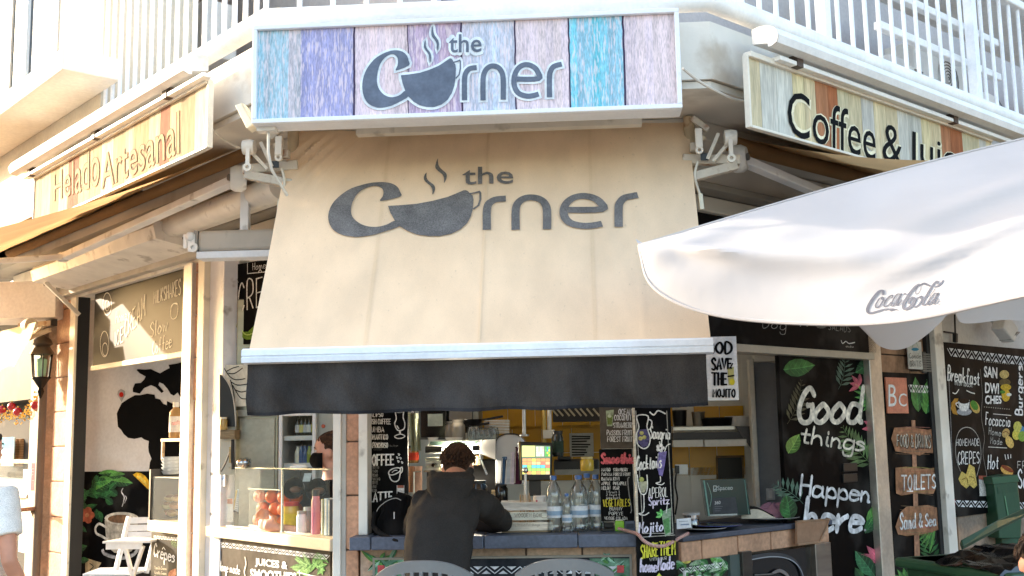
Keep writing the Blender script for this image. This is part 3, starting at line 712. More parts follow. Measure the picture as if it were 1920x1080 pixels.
m = MB(); m.grid([[p+nC*.003 for p in rows[15]], [p+nC*.003 for p in rows[16]]], c('#2a292c'), True, True); m.build('valance_hem', 'dark_cloth', aw)
m = MB(); m.tube([FC.pt(u0t-.02, .24, ztop+.02), FC.pt(u1t+.02, .24, ztop+.02)], .05, c('#b59a78'), 12); m.build('roller', 'awning', aw)
for s_, uu in ((1, u0t+.15), (-1, u1t-.15)):
    m = MB(); m.bar(FC.pt(uu, .25, ztop-.15), FC.pt(uu+.35*s_, .6, zc+.6), .05, .035, c('#e4e2de')); m.bar(FC.pt(uu+.35*s_, .6, zc+.6), FC.pt(uu+.1*s_, 1.08, zc-.02), .045, .03, c('#e4e2de')); m.build('arm', 'paint', aw, bevel=.004)
# --- brackets with rusty joints at both ends of the centre awning
def bracket(F, u, o, z, label, side):
    t = thing('awning_bracket', label, 'bracket', F.pt(u, o, z), F.rz)
    q = lambda du, do, dz: F.pt(u+du*side, o+do, z+dz)
    m = MB(); m.tube([q(.10, -.10, .22), q(.10, -.10, -.12)], .03, c('#c9b596'), 10); m.bar(q(-.14, 0, -.05), q(.15, -.02, -.03), .055, .05, c('#cfc5b6')); m.bar(q(.03, .02, .13), q(.03, .02, -.06), .06, .05, c('#cfc5b6'))
    m.bar(q(-.12, .02, -.08), q(.13, .02, -.14), .05, .045, c('#cfc5b6')); m.bar(q(.06, .03, .02), q(.115, .03, .02), .055, .04, c('#cfc5b6')); m.bar(q(.02, .06, .10), q(.10, .05, .17), .03, .03, c('#cfc5b6'))
    m.build('support', 'rusty', t, bevel=.004)
    m = MB(); m.box(F, u+side*.045-.02, u+side*.045+.02, o+.045, o+.05, z-.055, z-.02, c('#0c0c0c')); m.build('tube_end', 'plastic', t)
    m = MB(); m.lathe(q(-.085, .08, .05), [(0, -.03), (.038, -.03), (.043, 0), (.038, .03), (0, .03)], c('#e4ddd0'), 14, F.u); m.bar(q(-.08, .11, .04), q(-.08, .115, -.045), .02, .018, c('#e6dfd2'))
    m.lathe(q(-.08, .115, -.065), [(.010, -.009), (.022, -.009), (.022, .009), (.010, .009), (.010, -.009)], c('#e4ddd0'), 12, F.n)
    m.bar(q(.075, .08, .10), q(.075, .09, .0), .034, .03, c('#e2dacc')); m.lathe(q(.075, .09, -.012), [(.009, -.009), (.02, -.009), (.02, .009), (.009, .009), (.009, -.009)], c('#e0d8ca'), 12, F.n)
    m.bar(q(-.07, .06, .02), q(.0, .04, -.06), .022, .016, c('#d8d0c2')); m.bar(q(-.03, .06, .08), q(.03, .05, -.05), .018, .018, c('#cfc6b6')); m.ball(q(-.085, .08, .05), .026, c('#d4ccbe')); m.ball(q(.05, .06, .06), .016, c('#b8a890'), 8, 6)
    m.tube(crom([tuple(q(.08, .05, -.06)), tuple(q(.10, .06, -.14)), tuple(q(.075, .05, -.24))]), .007, c('#d0c8b8'), 6); m.bar(q(.075, .05, -.23), q(.07, .05, -.31), .03, .02, c('#d8d2bc'))
    m.build('crank_eye', 'worn_paint', t)
    return t
uu, zz = FC.uz(505, 300, .45); bracket(FC, uu, .45, zz, 'rusty white awning bracket hanging left of the beige centre awning', 1)
uu, zz = FC.uz(1335, 285, .45); bracket(FC, uu, .45, zz, 'rusty white awning bracket hanging right of the beige centre awning', -1)
# --- side awnings, let out
def side_awning(F, ua, ub, o, z, drop, out, label, arms):
    t = thing('side_awning', label, 'awning', F.pt((ua+ub)/2, o, z), F.rz)
    m = MB(); nI, nJ = 40, 14
    m.grid([[F.pt(ua+(ub-ua)*i/nI, o+out*j/nJ, z+.045-drop*out*j/nJ-.05*math.sin(math.pi*j/nJ)+.006*math.sin(i*.9+j*.3)) for i in range(nI+1)] for j in range(nJ+1)], c('#c09a6c'))
    m.build('fabric', 'awning_thin', t)
    m = MB(); m.tube([F.pt(ua-.03, o, z), F.pt(ub+.03, o, z)], .045, c('#9a7750'), 14); m.build('roller', 'awning', t)
    m = MB(); e = o+out; zz = z+.045-drop*out; m.box(F, ua, ub, e, e+.05, zz-.06, zz+.02, c('#e6e3de')); m.build('front_bar', 'paint', t, bevel=.005)
    m = MB(); nJ = 4; m.grid([[F.pt(ua+(ub-ua)*i/30, e+.03+.012*math.sin(i*.9)*j/4, zz-.06-.22*j/4) for i in range(31)] for j in range(5)], c('#b08c60')); m.build('valance', 'awning', t)
    for sh, el, ha in arms:
        m = MB(); m.bar(sh, el, .07, .045, c('#efeeec')); d = (el-sh).normalized()
        m.bar(el-d*.03, ha, .055, .04, c('#e6e5e4')); m.box(F, *(lambda uz: (uz-.03, uz+.03))((el-F.o).dot(F.u)), (el-F.o).dot(F.n)-.03, (el-F.o).dot(F.n)+.03, el.z-.03, el.z+.035, c('#dcdad6'))
        ar = m.build('arm', 'worn_paint', t, bevel=.006)
        m = MB(); ax = V((0, 0, 1)) ; m.lathe(sh, [(0, -.045), (.06, -.045), (.075, -.02), (.075, .02), (.06, .045), (0, .045)], c('#eceae4'), 18, (F.n*.8+F.u*(-.4 if F is FL else .4))); m.lathe(sh+F.n*.05, [(0, 0), (.02, 0), (.02, .012), (0, .012)], c('#6d6a66'), 10, F.n); m.build('joint', 'worn_paint', ar)
    return t
zr = FL.uz(450, 290, .35)[1]
side_awning(FL, -4.6, FL.uz(462, 285, .35)[0]-.02, .35, zr, .46, 1.75, 'let out brown awning over the left doorway seen from below', [(FL.at(447, 335, .42), FL.at(118, 483, .62), FL.at(-120, 498, 1.5))])
zr = FR.uz(1372, 270, .35)[1]
side_awning(FR, FR.uz(1372, 270, .35)[0]+.02, 4.2, .35, zr, .30, 1.35, 'let out beige awning under the coffee sign behind the white umbrella', [(FR.at(1385, 298, .40), FR.at(1640, 405, .55), FR.at(1760, 330, 1.5))])
# --- closed awning boxes
t = thing('awning_hood', 'white metal hood over the left doorway below the brown awning', 'hood', FL.pt(-2.9, .1, 3.0), FL.rz)
m = MB(); a0, a1 = FL.uz(62, 508, .36)[0], FL.uz(292, 450, .36)[0]
pr = [(0, 3.12), (.36, 3.09), (.38, 3.06), (.36, 2.975), (.10, 2.93), (0, 2.93)]
a_ = [FL.pt(a0, p[0], p[1]-.01) for p in pr]; b_ = [FL.pt(a1, p[0], p[1]-.01) for p in pr]
m.add(a_+b_, [(i, 6+i, 6+(i+1) % 6, (i+1) % 6) for i in range(6)]+[tuple(range(6)), tuple(reversed(range(6, 12)))], c('#ece8e0')); m.build('cover', 'worn_paint', t)
m = MB(); m.bar(FL.pt(a0+.12, .30, 2.95), FL.pt(a0+.12, .02, 2.70), .03, .03, c('#e2dccf')); m.build('brace', 'paint', t)
t = thing('awning_hood', 'rounded white awning case between the doorway hood and the rusty bracket', 'hood', FL.pt(-1.0, .1, 3.0), FL.rz)
m = MB(); a0, a1 = FL.uz(296, 428, .30)[0], FL.uz(512, 350, .30)[0]
m.tube([FL.pt(a0-.03, .25, 3.06), FL.pt(a0, .25, 3.06), FL.pt(a1, .25, 3.06)], [.05, .075, .075], c('#e6e1d8'), 14); m.box(FL, a0+.01, a1, .02, .25, 2.99, 3.128, c('#dcd6cb')); m.build('cover', 'worn_paint', t)
t = thing('awning_case', 'small folded awning case with white crank eyes below the white stub post', 'awning', FL.pt(-.8, .25, 2.8), FL.rz)
Fc2 = Face(FL.pt(-.62, .52, 0), uC, nC)
m = MB(); u0, u1 = Fc2.uz(370, 456)[0], Fc2.uz(516, 456)[0]; z1, z0 = Fc2.uz(440, 430)[1], Fc2.uz(440, 470)[1]; zz = Fc2.uz(440, 484)[1]
m.box(Fc2, u0, u1, -.14, 0, z0, z1, c('#b5ada1')); m.build('case', 'worn_paint', t, bevel=.02)
m = MB(); m.box(Fc2, u0, u1, -.1, .02, zz, z0-.002, c('#e3e6ea')); m.build('front_bar', 'paint', t, bevel=.006)
m = MB()
for x, y0, y1 in ((356, 436, 472), (363, 440, 470), (348, 440, 466)):
    a, b = Fc2.at(x, y0, .0), Fc2.at(x, y1, .0); m.bar(a, b, .022, .02, c('#ececea'))
m.lathe(Fc2.at(362, 464, .02), [(.012, -.01), (.028, -.01), (.028, .01), (.012, .01), (.012, -.01)], c('#ececea'), 12, nC); m.ball(Fc2.at(357, 444, 0), .03, c('#e6e6e4'))
m.box(Fc2, u0-.02, u0, -.12, .0, z0, z1, c('#8f8c86')); m.build('crank_eye', 'worn_paint', t)
m = MB(); a, b = Fc2.uz(446, 440)[0], Fc2.uz(462, 440)[0]; m.box(Fc2, a, b, -.08, -.03, z1, Fc2.uz(454, 356)[1], c('#e9ebee')); m.build('stub_post', 'worn_paint', t, bevel=.004)

# ================================================================== UMBRELLA
um = thing('umbrella', 'large white market umbrella with a grey script logo near its sagging hem', 'umbrella', (2.62, 4.6, 0))
apex = depth_pt(2040, 232, 4.45); tipA = depth_pt(1198, 460, 4.45); UCOL = c('#cdc8c6')
hem_px = [(1198,460,4.45),(1203,485,4.43),(1213,522,4.40),(1240,551,4.36),(1290,576,4.30),(1360,594,4.22),(1450,604,4.12),(1560,608,4.0),(1650,606,3.9),(1740,594,3.8),(1840,572,3.7),(1930,552,3.6),(2040,530,3.5),(2150,520,3.45)]
hem = crom([tuple(depth_pt(*p)) for p in hem_px], 5); NH = len(hem)
ridge = [tipA.lerp(apex, (i/(NH-1))**1.25)+V((0, 0, -.05*math.sin(math.pi*i/(NH-1)))) for i in range(NH)]
rp = lambda t: tipA.lerp(apex, t) + V((0, 0, .022*math.sin(math.pi*t)))
ridge = [rp((i/(NH-1))**1.2) for i in range(NH)]
NV = 36
def canopy_pt(i, j):
    a, b = V(ridge[i]), V(hem[i]); t = j/NV; p = a.lerp(b, t); s = i/(NH-1)
    bul = V((-.12, -.45, .12))*math.sin(math.pi*t)**.9*math.sin(math.pi*min(1, s*.9+.05))*.24
    p = p+bul
    # folds running from the ridge down to the right corner
    L_ = (b-a).length
    f = .055*math.exp(-((t-.62-.35*(s-.45))/.085)**2)*math.exp(-((s-.50)/.16)**2)
    f += .045*math.exp(-((t-.55-.5*(s-.30))/.05)**2)*math.exp(-((s-.30)/.07)**2)
    f += .036*math.exp(-((t-.40+.55*(s-.8))/.06)**2)*math.exp(-((s-.82)/.14)**2)
    f += .030*math.exp(-((t-.66+.7*(s-.78))/.05)**2)*math.exp(-((s-.76)/.14)**2)
    f += .010*math.sin(s*26+t*7)*t*(1-t)*2
    return p + V((-.15, -.9, .25))*f
m = MB(); cg = [[canopy_pt(i, j) for i in range(NH)] for j in range(NV+1)]
m.grid(cg, UCOL)
back_px = [(1198,460,4.45),(1300,540,4.7),(1480,585,4.85),(1600,590,4.95),(1622,606,4.98),(1632,630,5.0),(1648,648,5.0),(1675,656,5.0),(1705,650,5.0),(1740,626,5.0),(1764,604,5.02),(1780,585,5.05),(1790,583,5.1),(1800,604,5.12),(1830,606,5.15),(1880,600,5.2),(1940,598,5.25),(2060,560,5.3),(2200,520,5.3)]
bh = crom([tuple(depth_pt(*p)) for p in back_px], 4); nb_ = len(bh)
br = [rp((i/(nb_-1))**1.2) for i in range(nb_)]
m.grid([[V(br[i]).lerp(V(bh[i]), j/20)+V((0, .12, .05))*math.sin(math.pi*j/20) for i in range(nb_)] for j in range(21)], UCOL, True, True)
mh = MB(); mh.tube([V(p) for p in hem], .007, c('#cfc8c4'), 6); mh.build('hem', 'umbrella', um)
mh = MB(); mh.tube([V(p)+V((0, -.004, 0)) for p in ridge], .006, c('#cfc8c4'), 6); mh.build('rib_seam', 'umbrella', um)
ud = m.build('canopy', 'umbrella', um, weld=True)
bv = BVHTree.FromPolygons([tuple(p) for p in sum(cg, [])], [(j*NH+i, j*NH+i+1, (j+1)*NH+i+1, (j+1)*NH+i) for j in range(NV) for i in range(NH-1)])
class Draped:
    """lays a flat design, given as pixels of the photo, on the hanging cloth itself"""
    def uz(s, x, y, off=0): return (x, y)
    def pt(s, u, off, z):
        h = bv.ray_cast(CAM, ray(u, z).normalized()); return (h[0] if h[0] is not None else depth_pt(u, z, 4))-ray(u, z).normalized()*(.0018+off)
D = Draped(); m = MB(); lg = c('#6b6b72')
def cc_(X, Y): return (1600+X/9.6, 500+Y/9.6)
for w_, md, pts in ((7.0, .5, [(520,505),(540,480),(535,440),(505,432),(450,460),(380,540),(310,640),(262,740),(258,800),(290,835),(350,830),(450,800),(560,772),(640,762)]),
    (3.6, .9, [(520,545),(465,580),(415,660),(400,710),(420,740),(470,710),(520,640),(545,580),(530,548),(510,570),(540,600),(580,600)]),
    (3.6, .9, [(690,570),(705,530),(690,512),(640,545),(580,620),(555,690),(570,720),(620,700),(680,640)]),
    (3.8, .9, [(850,500),(800,490),(745,550),(700,630),(685,690),(710,705),(760,650),(820,560),(862,490),(800,620),(775,680),(795,695),(840,645),(875,590)]),
    (4.0, 0, [(905,495),(950,485)]),
    (7.0, .5, [(1130,490),(1115,440),(1150,370),(1200,350),(1215,390),(1180,460),(1135,490)][0:0]+[(1215,325),(1160,330),(1080,400),(990,520),(920,640),(900,720),(930,765),(1000,740),(1070,670),(1100,600),(1085,560),(1045,570),(1010,620),(1000,670)]),
    (1.6, 0, [(1215,325),(1215,390),(1180,470),(1135,492),(1118,460),(1140,390),(1190,330),(1260,310)]),
    (5.4, .2, [(1225,318),(1280,305),(1330,325),(1385,350)]), (4.2, .2, [(1455,365),(1520,350),(1580,300),(1622,242)]),
    (3.6, .9, [(1215,530),(1150,570),(1100,660),(1088,710),(1105,730),(1160,700),(1215,630),(1245,560),(1225,528),(1200,550),(1235,590),(1280,590)]),
    (4.4, .8, [(1520,320),(1525,270),(1495,265),(1440,320),(1370,430),(1290,570),(1250,660),(1255,690),(1300,680),(1370,620)]), (1.4, 0, [(1330,555),(1400,500),(1450,430),(1475,380)]),
    (3.8, .9, [(1520,480),(1470,480),(1410,540),(1350,620),(1335,670),(1355,685),(1410,640),(1480,550),(1530,475),(1460,600),(1440,655),(1460,668),(1500,620),(1530,565)]),
    (1.0, 0, [(1580,650),(1565,675),(1535,680),(1520,655),(1535,630),(1565,627),(1580,650)])):
    P2 = [cc_(*p) for p in crom(pts, 5)]; m.ribbon(lambda u, z, e=0: D.pt(u, e, z), P2, w_*.78, lg, mod=md, taper=.35)
sw = [(560,775),(620,755),(700,748),(770,762),(840,797),(780,780),(720,785),(682,808),(650,785),(610,778)]
m.poly(D, 0, [cc_(*p) for p in sw], lg)
m.build('logo', 'print', um)
m = MB(); m.tube([(apex.x, apex.y, .05), (apex.x, apex.y, apex.z-.03)], .028, c('#c9cacc'), 12); m.lathe((apex.x, apex.y, .0), [(0, .06), (.1, .06), (.3, .05), (.32, 0)], c('#b8b6b2'), 20); m.lathe((apex.x, apex.y, apex.z-.02), [(.05, -.05), (.06, 0), (.03, .06), (0, .09)], c('#eeeeee'), 12); m.build('pole', 'paint', um)
for e_ in (tipA, V(hem[-1]), V(bh[-1])):
    m = MB(); m.bar(apex+V((0, .03, -.16)), e_.lerp(apex, .12)+V((0, .06, -.16)), .022, .016, c('#c9a878')); m.build('rib', 'wood', um)
# ================================================================== BOARDS, MURALS AND LETTERING
def leaf(m, F, o, x, y, L, w, ang, c1, c2, veins=4):
    """a painted leaf: base at pixel (x, y), L long, w wide, pointing at ang degrees (0 = right, 90 = up)"""
    a = RAD(ang); dx, dy = math.cos(a), -math.sin(a); nx, ny = -dy, dx
    pr = [(0, 0), (.08, .22), (.22, .42), (.42, .5), (.62, .44), (.82, .24), (1, 0)]
    m.k = (m.k+1) % 7; e = o+m.k*.0002
    P = lambda t, s: (x+dx*L*t+nx*w*s, y+dy*L*t+ny*w*s)
    m.poly(F, e, [P(t, s) for t, s in pr]+[P(.5, .03)], c1); m.poly(F, e, [P(t, -s) for t, s in pr]+[P(.5, .03)], c2)
    lc = tuple(min(1, q*1.9+.02) for q in c2)
    m.line(F, o+.0016, [P(0, 0), P(.5, .03), P(.97, 0)], max(.0016, w*.00014), lc)
    for i in range(veins):
        t = .18+.6*i/max(1, veins)
        for s in (1, -1): m.line(F, o+.0017, [P(t, 0), P(t+.14, s*.34)], max(.001, w*.00007), lc, smooth=False)
def fern(m, F, o, x, y, L, ang, col, n=8, wl=.35, curve=.15):
    a = RAD(ang); pts = []
    for i in range(n+1):
        t = i/n; pts.append((x+L*t*math.cos(a+curve*t), y-L*t*math.sin(a+curve*t)))
    m.line(F, o+.0012, pts, .003, tuple(q*1.3 for q in col))
    for i in range(1, n+1):
        t = i/n; ll = L*wl*math.sin(math.pi*(.25+.7*t))
        for s in (1, -1):
            b = ang+curve*57*t+s*50; r = RAD(b); px_, py_ = pts[i]
            ex, ey = px_+ll*math.cos(r), py_-ll*math.sin(r); nx, ny = -math.sin(r)*ll*.13, -math.cos(r)*ll*.13; mx, my = px_+.55*(ex-px_), py_+.55*(ey-py_)
            k = random.uniform(.75, 1.25); m.k = (m.k+1) % 7
            m.poly(F, o+m.k*.0002, [(px_, py_), (mx+nx, my+ny), (ex, ey), (mx-nx, my-ny)], tuple(q*k for q in col))
def bloom(m, F, o, x, y, r, ang, col, n=5, spread=150):
    for i in range(n):
        a = ang+(i-(n-1)/2)*spread/max(1, n-1); k = random.uniform(.8, 1.15); leaf(m, F, o, x, y, r*random.uniform(.8, 1), r*.34, a, tuple(q*k for q in col), tuple(q*k*.86 for q in col), 0)
def zig(m, F, o, x0, y0, x1, y1, h0, h1, n, col):
    P = lambda t, s: (x0+(x1-x0)*t, y0+(y1-y0)*t+(h0+(h1-h0)*t)*s)
    w = abs(F.uz(x0, y0, o)[1]-F.uz(x0, y0+h0, o)[1])
    pts = []
    for i in range(n):
        pts += [P(i/n, .05), P((i+.5)/n, .95)]
    pts.append(P(1, .05)); m.line(F, o, pts, w*.12, col, smooth=False)
    for i in range(n):
        m.poly(F, o, [P((i+.22)/n, 0), P((i+.78)/n, 0), P((i+.5)/n, .46)], col)
        if i < n-1: m.poly(F, o, [P((i+.72)/n, 1), P((i+1.28)/n, 1), P((i+1)/n, .54)], col)
GD, GM, GL = c('#1f4a2c'), c('#2f6b38'), c('#5c9a48')
PINK = c('#d86a7c')
# ------------------------------------------------------------------ left doorway
AO = 0.0
FM = Face(FL.pt(-4.15, -.15, 0), (math.cos(RAD(25)), -math.sin(RAD(25)), 0), (-math.sin(RAD(25)), -math.cos(RAD(25)), 0))
t = thing('wall_mural', 'black mural of a steaming coffee cup, leaves and a lemon slice behind white chairs', 'mural', FM.pt(.8, 0, .7), FM.rz)
m = MB(); ztop_m = FM.uz(220, 884, AO+.006)[1]
m.box(FM, .02, 1.75, AO, AO+.006, 0, ztop_m, c('#0c0c0d')); m.build('panel', 'board', t)
m = MB(); o = AO+.009
for i in range(46):
    x = random.uniform(132, 195) if i > 14 else random.uniform(150, 230); y = random.uniform(890, 960) if i < 26 else random.uniform(960, 1075)
    if i >= 26: x = random.uniform(128, 150)
    k = random.uniform(.7, 1.3); leaf(m, FM, o, x, y, random.uniform(18, 30), random.uniform(9, 15), random.uniform(0, 360), tuple(q*k for q in GD), tuple(q*k for q in GM), 2)
for x, y, L_, w_, a in ((180, 918, 34, 22, 30), (178, 905, 36, 20, 10), (206, 900, 44, 20, -8), (205, 893, 30, 14, 8), (185, 888, 40, 12, 4), (137, 998, 44, 16, 82), (137, 1025, 40, 16, 250), (132, 1075, 40, 20, 70)): leaf(m, FM, o, x, y, L_, w_, a, GD, GL, 4)
for i in range(5): a = i*1.2566; m.blob(FM, o+.002, 163+8*math.cos(a), 966+9*math.sin(a), 6.5, 7, c('#c46a4e'))
m.blob(FM, o+.003, 163, 966, 4, 4, c('#e0a070'))
m.poly(FM, o, [(249, 890), (256, 886), (264, 887), (272, 892), (278, 900), (281, 910), (280, 918), (276, 916), (265, 905)], c('#e8b820')); m.poly(FM, o+.001, [(255, 892), (264, 893), (273, 902), (276, 911), (266, 902)], c('#f2d860'))
m.line(FM, o, [(231, 915), (228, 922), (233, 931), (232, 940), (229, 950)], .011, c('#e8e8ea'), taper=.6); m.line(FM, o, [(234, 929), (237, 934), (233, 944)], .008, c('#dcdce0'), taper=.6)
CUP = c('#b8b2a4')
m.poly(FM, o, [(196, 975), (199, 1010), (205, 1028), (214, 1036), (230, 1038), (246, 1034), (256, 1020), (259, 975)], CUP); m.blob(FM, o+.001, 228, 972, 32, 12, c('#d2cdc0'), 22); m.blob(FM, o+.0022, 227, 973, 25, 8, c('#7a5a3e'), 20)
m.line(FM, o+.001, [(198, 988), (186, 982), (179, 990), (181, 1000), (190, 1005), (202, 1012)], .020, c('#d6d2c8')); m.line(FM, o-.0005, [(192, 1030), (196, 1038), (212, 1044), (232, 1046), (250, 1040), (260, 1028)], .028, c('#a8a8aa')); m.line(FM, o+.0015, [(194, 1034), (212, 1041), (232, 1043), (252, 1036)], .006, c('#5c5c60'))
for x, k in ((206, .9), (216, 1.08), (240, 1.05), (250, .85)): m.line(FM, o+.0012, [(x, 985), (x+1, 1010), (x+4, 1030)], .022, tuple(q*k for q in CUP), taper=.5)
m.poly(FM, o, [(160, 1046), (190, 1055), (178, 1075), (172, 1090), (160, 1090)], c('#c4b08a')); m.line(FM, o+.001, [(168, 1056), (175, 1062), (169, 1070), (176, 1078)], .008, c('#3a3024'))
m.build('painting', 'leafprint', t)
t = thing('wall_decal', 'black map of Europe and Africa stuck on the white alcove wall', 'wall decal', FM.pt(1, 0, 1.9), FM.rz)
o = AO+.005
m = MB(); m.poly(FM, o, [(219, 775), (222, 768), (228, 756), (240, 748), (253, 741), (262, 741), (276, 738), (290, 740), (291, 747), (300, 749), (306, 757), (313, 760), (313, 752), (325, 757), (350, 765), (352, 1000), (285, 1000), (286, 905), (279, 884), (281, 867), (284, 860), (279, 848), (278, 838), (279, 827), (270, 824), (265, 820), (252, 823), (240, 821), (232, 814), (227, 806), (221, 800), (220, 788)], c('#0a0a0b'))
m.poly(FM, o, [(249, 735), (249, 728), (253, 719), (264, 718), (270, 712), (273, 706), (262, 700), (256, 694), (258, 692), (272, 693), (283, 692), (291, 696), (300, 700), (310, 694), (318, 690), (316, 684), (330, 682), (352, 676), (352, 750), (338, 744), (333, 736), (326, 742), (320, 739), (314, 729), (306, 720), (299, 717), (297, 722), (307, 734), (303, 737), (292, 726), (283, 722), (270, 728), (262, 738)], c('#0a0a0b'))
m.build('map_shape', 'print', t)
m = MB(); m.poly(FM, o, [(220, 740), (221, 733), (227, 729), (234, 733), (235, 740), (228, 754)], c('#a8a8a8')); m.blob(FM, o+.001, 227.5, 740, 4.2, 5, c('#c02a22')); m.build('pin_mark', 'print', t)
# ice cream board
t = thing('menu_board', 'black ice cream and milkshake chalkboard above the doorway', 'menu board', FL.pt(-2.7, .0, 2.5), FL.rz)
o = -.05; u0, u1 = uL_(176, o, 620), uL_(353, o, 600); z0 = FL.uz(265, 672, o)[1]
m = MB(); m.box(FL, u0, u1, o-.03, o, z0, 2.86, c('#0c0c0d')); m.build('panel', 'gold_glare_board', t)
m = MB(); m.box(FL, u0, u1, o-.03, o+.015, z0-.035, z0, c('#eadfc4')); m.build('frame', 'paint', t)
m = MB(); o += .004; CL = c('#d2cfc4')
m.write(FL, o, 'Home', (217, 583, 607, 238, 577, 600), CL, w=.06, shear=.15); m.write(FL, o, 'ICE', (216, 622, 648, 231, 612, 640), CL, w=.11); m.write(FL, o, 'CREAM', (234, 598, 634, 272, 548, 592), CL, w=.09)
m.build('lettering', 'gold_glare_chalk', t); m = MB()
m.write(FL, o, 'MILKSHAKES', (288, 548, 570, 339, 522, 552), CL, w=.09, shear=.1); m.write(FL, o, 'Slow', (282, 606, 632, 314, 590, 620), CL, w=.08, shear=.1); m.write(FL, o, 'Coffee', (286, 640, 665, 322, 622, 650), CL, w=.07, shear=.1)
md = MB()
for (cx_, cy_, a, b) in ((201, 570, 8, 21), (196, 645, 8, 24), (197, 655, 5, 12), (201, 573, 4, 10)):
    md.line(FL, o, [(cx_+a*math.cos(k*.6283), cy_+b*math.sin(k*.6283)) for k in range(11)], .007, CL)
md.build('drawing', 'gold_glare_chalk', t)
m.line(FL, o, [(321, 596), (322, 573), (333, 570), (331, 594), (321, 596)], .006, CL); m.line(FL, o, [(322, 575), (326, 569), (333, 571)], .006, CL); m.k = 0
m.build('lettering', 'gold_glare_chalk', t)
# show case with pancakes left of the post
def flat_board(name, label, F, o, x0, x1, ym, y0, y1, col, mt='board', dep=.02, cat='menu board', edge=None):
    u0, u1 = F.uz(x0, ym, o)[0], F.uz(x1, ym, o)[0]; xm = (x0+x1)/2; z1, z0 = F.uz(xm, y0, o)[1], F.uz(xm, y1, o)[1]
    t = thing(name, label, cat, F.pt((u0+u1)/2, o, z0), F.rz)
    m = MB(); m.box(F, u0, u1, o-dep, o, z0, z1, col); m.build('panel', mt, t, bevel=.002)
    if edge:
        m = MB(); m.box(F, u0-.012, u0, o-dep, o+.006, z0-.012, z1+.012, edge); m.box(F, u1, u1+.012, o-dep, o+.006, z0-.012, z1+.012, edge); m.box(F, u0, u1, o-dep, o+.006, z1, z1+.012, edge); m.box(F, u0, u1, o-dep, o+.006, z0-.012, z0, edge); m.build('frame', 'paint', t)
    return t
t = flat_board('menu_board', 'brown crepes panel under the small glass case beside the doorway', FL, -.12, 283, 336, 1040, 1000, 1150, c('#4a443a'))
m = MB(); o = -.116
m.write(FL, o, 'Crêpes'.replace('ê', 'e'), (289, 1018, 1052, 327, 1030, 1064), WHITE, w=.13, shear=.15); m.line(FL, o, [(304, 1030), (307, 1026), (310, 1031)], .006, WHITE, smooth=False)
zig(m, FL, o, 288, 1004, 334, 1008, 6, 6, 9, WHITE)
for i, wd in enumerate(('Vanilla Cream', 'Nutella Cream', 'Sweet Lemon')): m.write(FL, o, wd, (290, 1061+i*9, 1067+i*9, 312, 1063+i*9, 1069+i*9), c('#cfc4ac'), w=.12)
fern(m, FL, o, 322, 1010, 20, -70, c('#66794e'), 6); leaf(m, FL, o, 318, 1085, 22, 14, 60, c('#d8a080'), c('#c48a6a'), 0)
m.build('lettering', 'chalk', t)
# juices board
t = flat_board('menu_board', 'grey brown juices and smoothies panel with zigzag border under the left window sill', FL, -.02, 387, 619, 1060, 1012, 1200, c('#4f483f'))
m = MB(); o = -.016
zig(m, FL, o, 392, 1014, 618, 1041, 9, 9, 17, c('#eef0f2')); zig(m, FL, o, 388, 1020, 389, 1021, 2, 2, 2, WHITE)
m.write(FL, o, 'JUICES &', (478, 1046, 1063, 539, 1053, 1072), WHITE, 'B', bold=.035); m.write(FL, o, 'SMOOTHIES', (469, 1066, 1086, 556, 1074, 1096), WHITE, 'B', bold=.035)
m.write(FL, o, 'Home made', (411, 1051, 1070, 450, 1060, 1077), WHITE, w=.10, shear=.1); m.write(FL, o, 'Shakes', (398, 1068, 1096, 446, 1074, 1102), WHITE, w=.17)
m.line(FL, o, [(459, 1044), (461, 1058), (458, 1072), (461, 1085)], .014, c('#ded8c8'), taper=.5)
for i in range(9): leaf(m, FL, o-.001, 575+random.uniform(-6, 10), 1062+random.uniform(-6, 10), random.uniform(24, 36), 9, 120+i*17, c('#5c7a4c'), c('#7a9a62'), 0)
for i in range(12): leaf(m, FL, o-.001, 600+random.uniform(-15, 12), 1050+random.uniform(-14, 28), random.uniform(18, 30), 9, random.uniform(0, 360), c('#42663a'), c('#6a9054'), 1)
m.poly(FL, o, [(400, 1038), (404, 1036), (409, 1046), (409, 1060), (402, 1066), (398, 1056)], c('#d0503e')); leaf(m, FL, o, 402, 1040, 8, 5, 110, GM, GL, 0)
m.line(FL, o, [(390, 1024), (391, 1050), (389, 1080)], .012, c('#d8dade')); m.poly(FL, o, [(387, 1014), (391, 1014), (391, 1020), (387, 1020)], c('#b03030'))
for i in range(5): leaf(m, FL, o, 400, 1082, 24, 5, 70+i*12, GD, GM, 0)
m.line(FL, o, [(557, 1073), (600, 1083)], .006, WHITE); m.line(FL, o, [(561, 1069), (562, 1082)], .006, WHITE)
m.build('lettering', 'chalk', t)
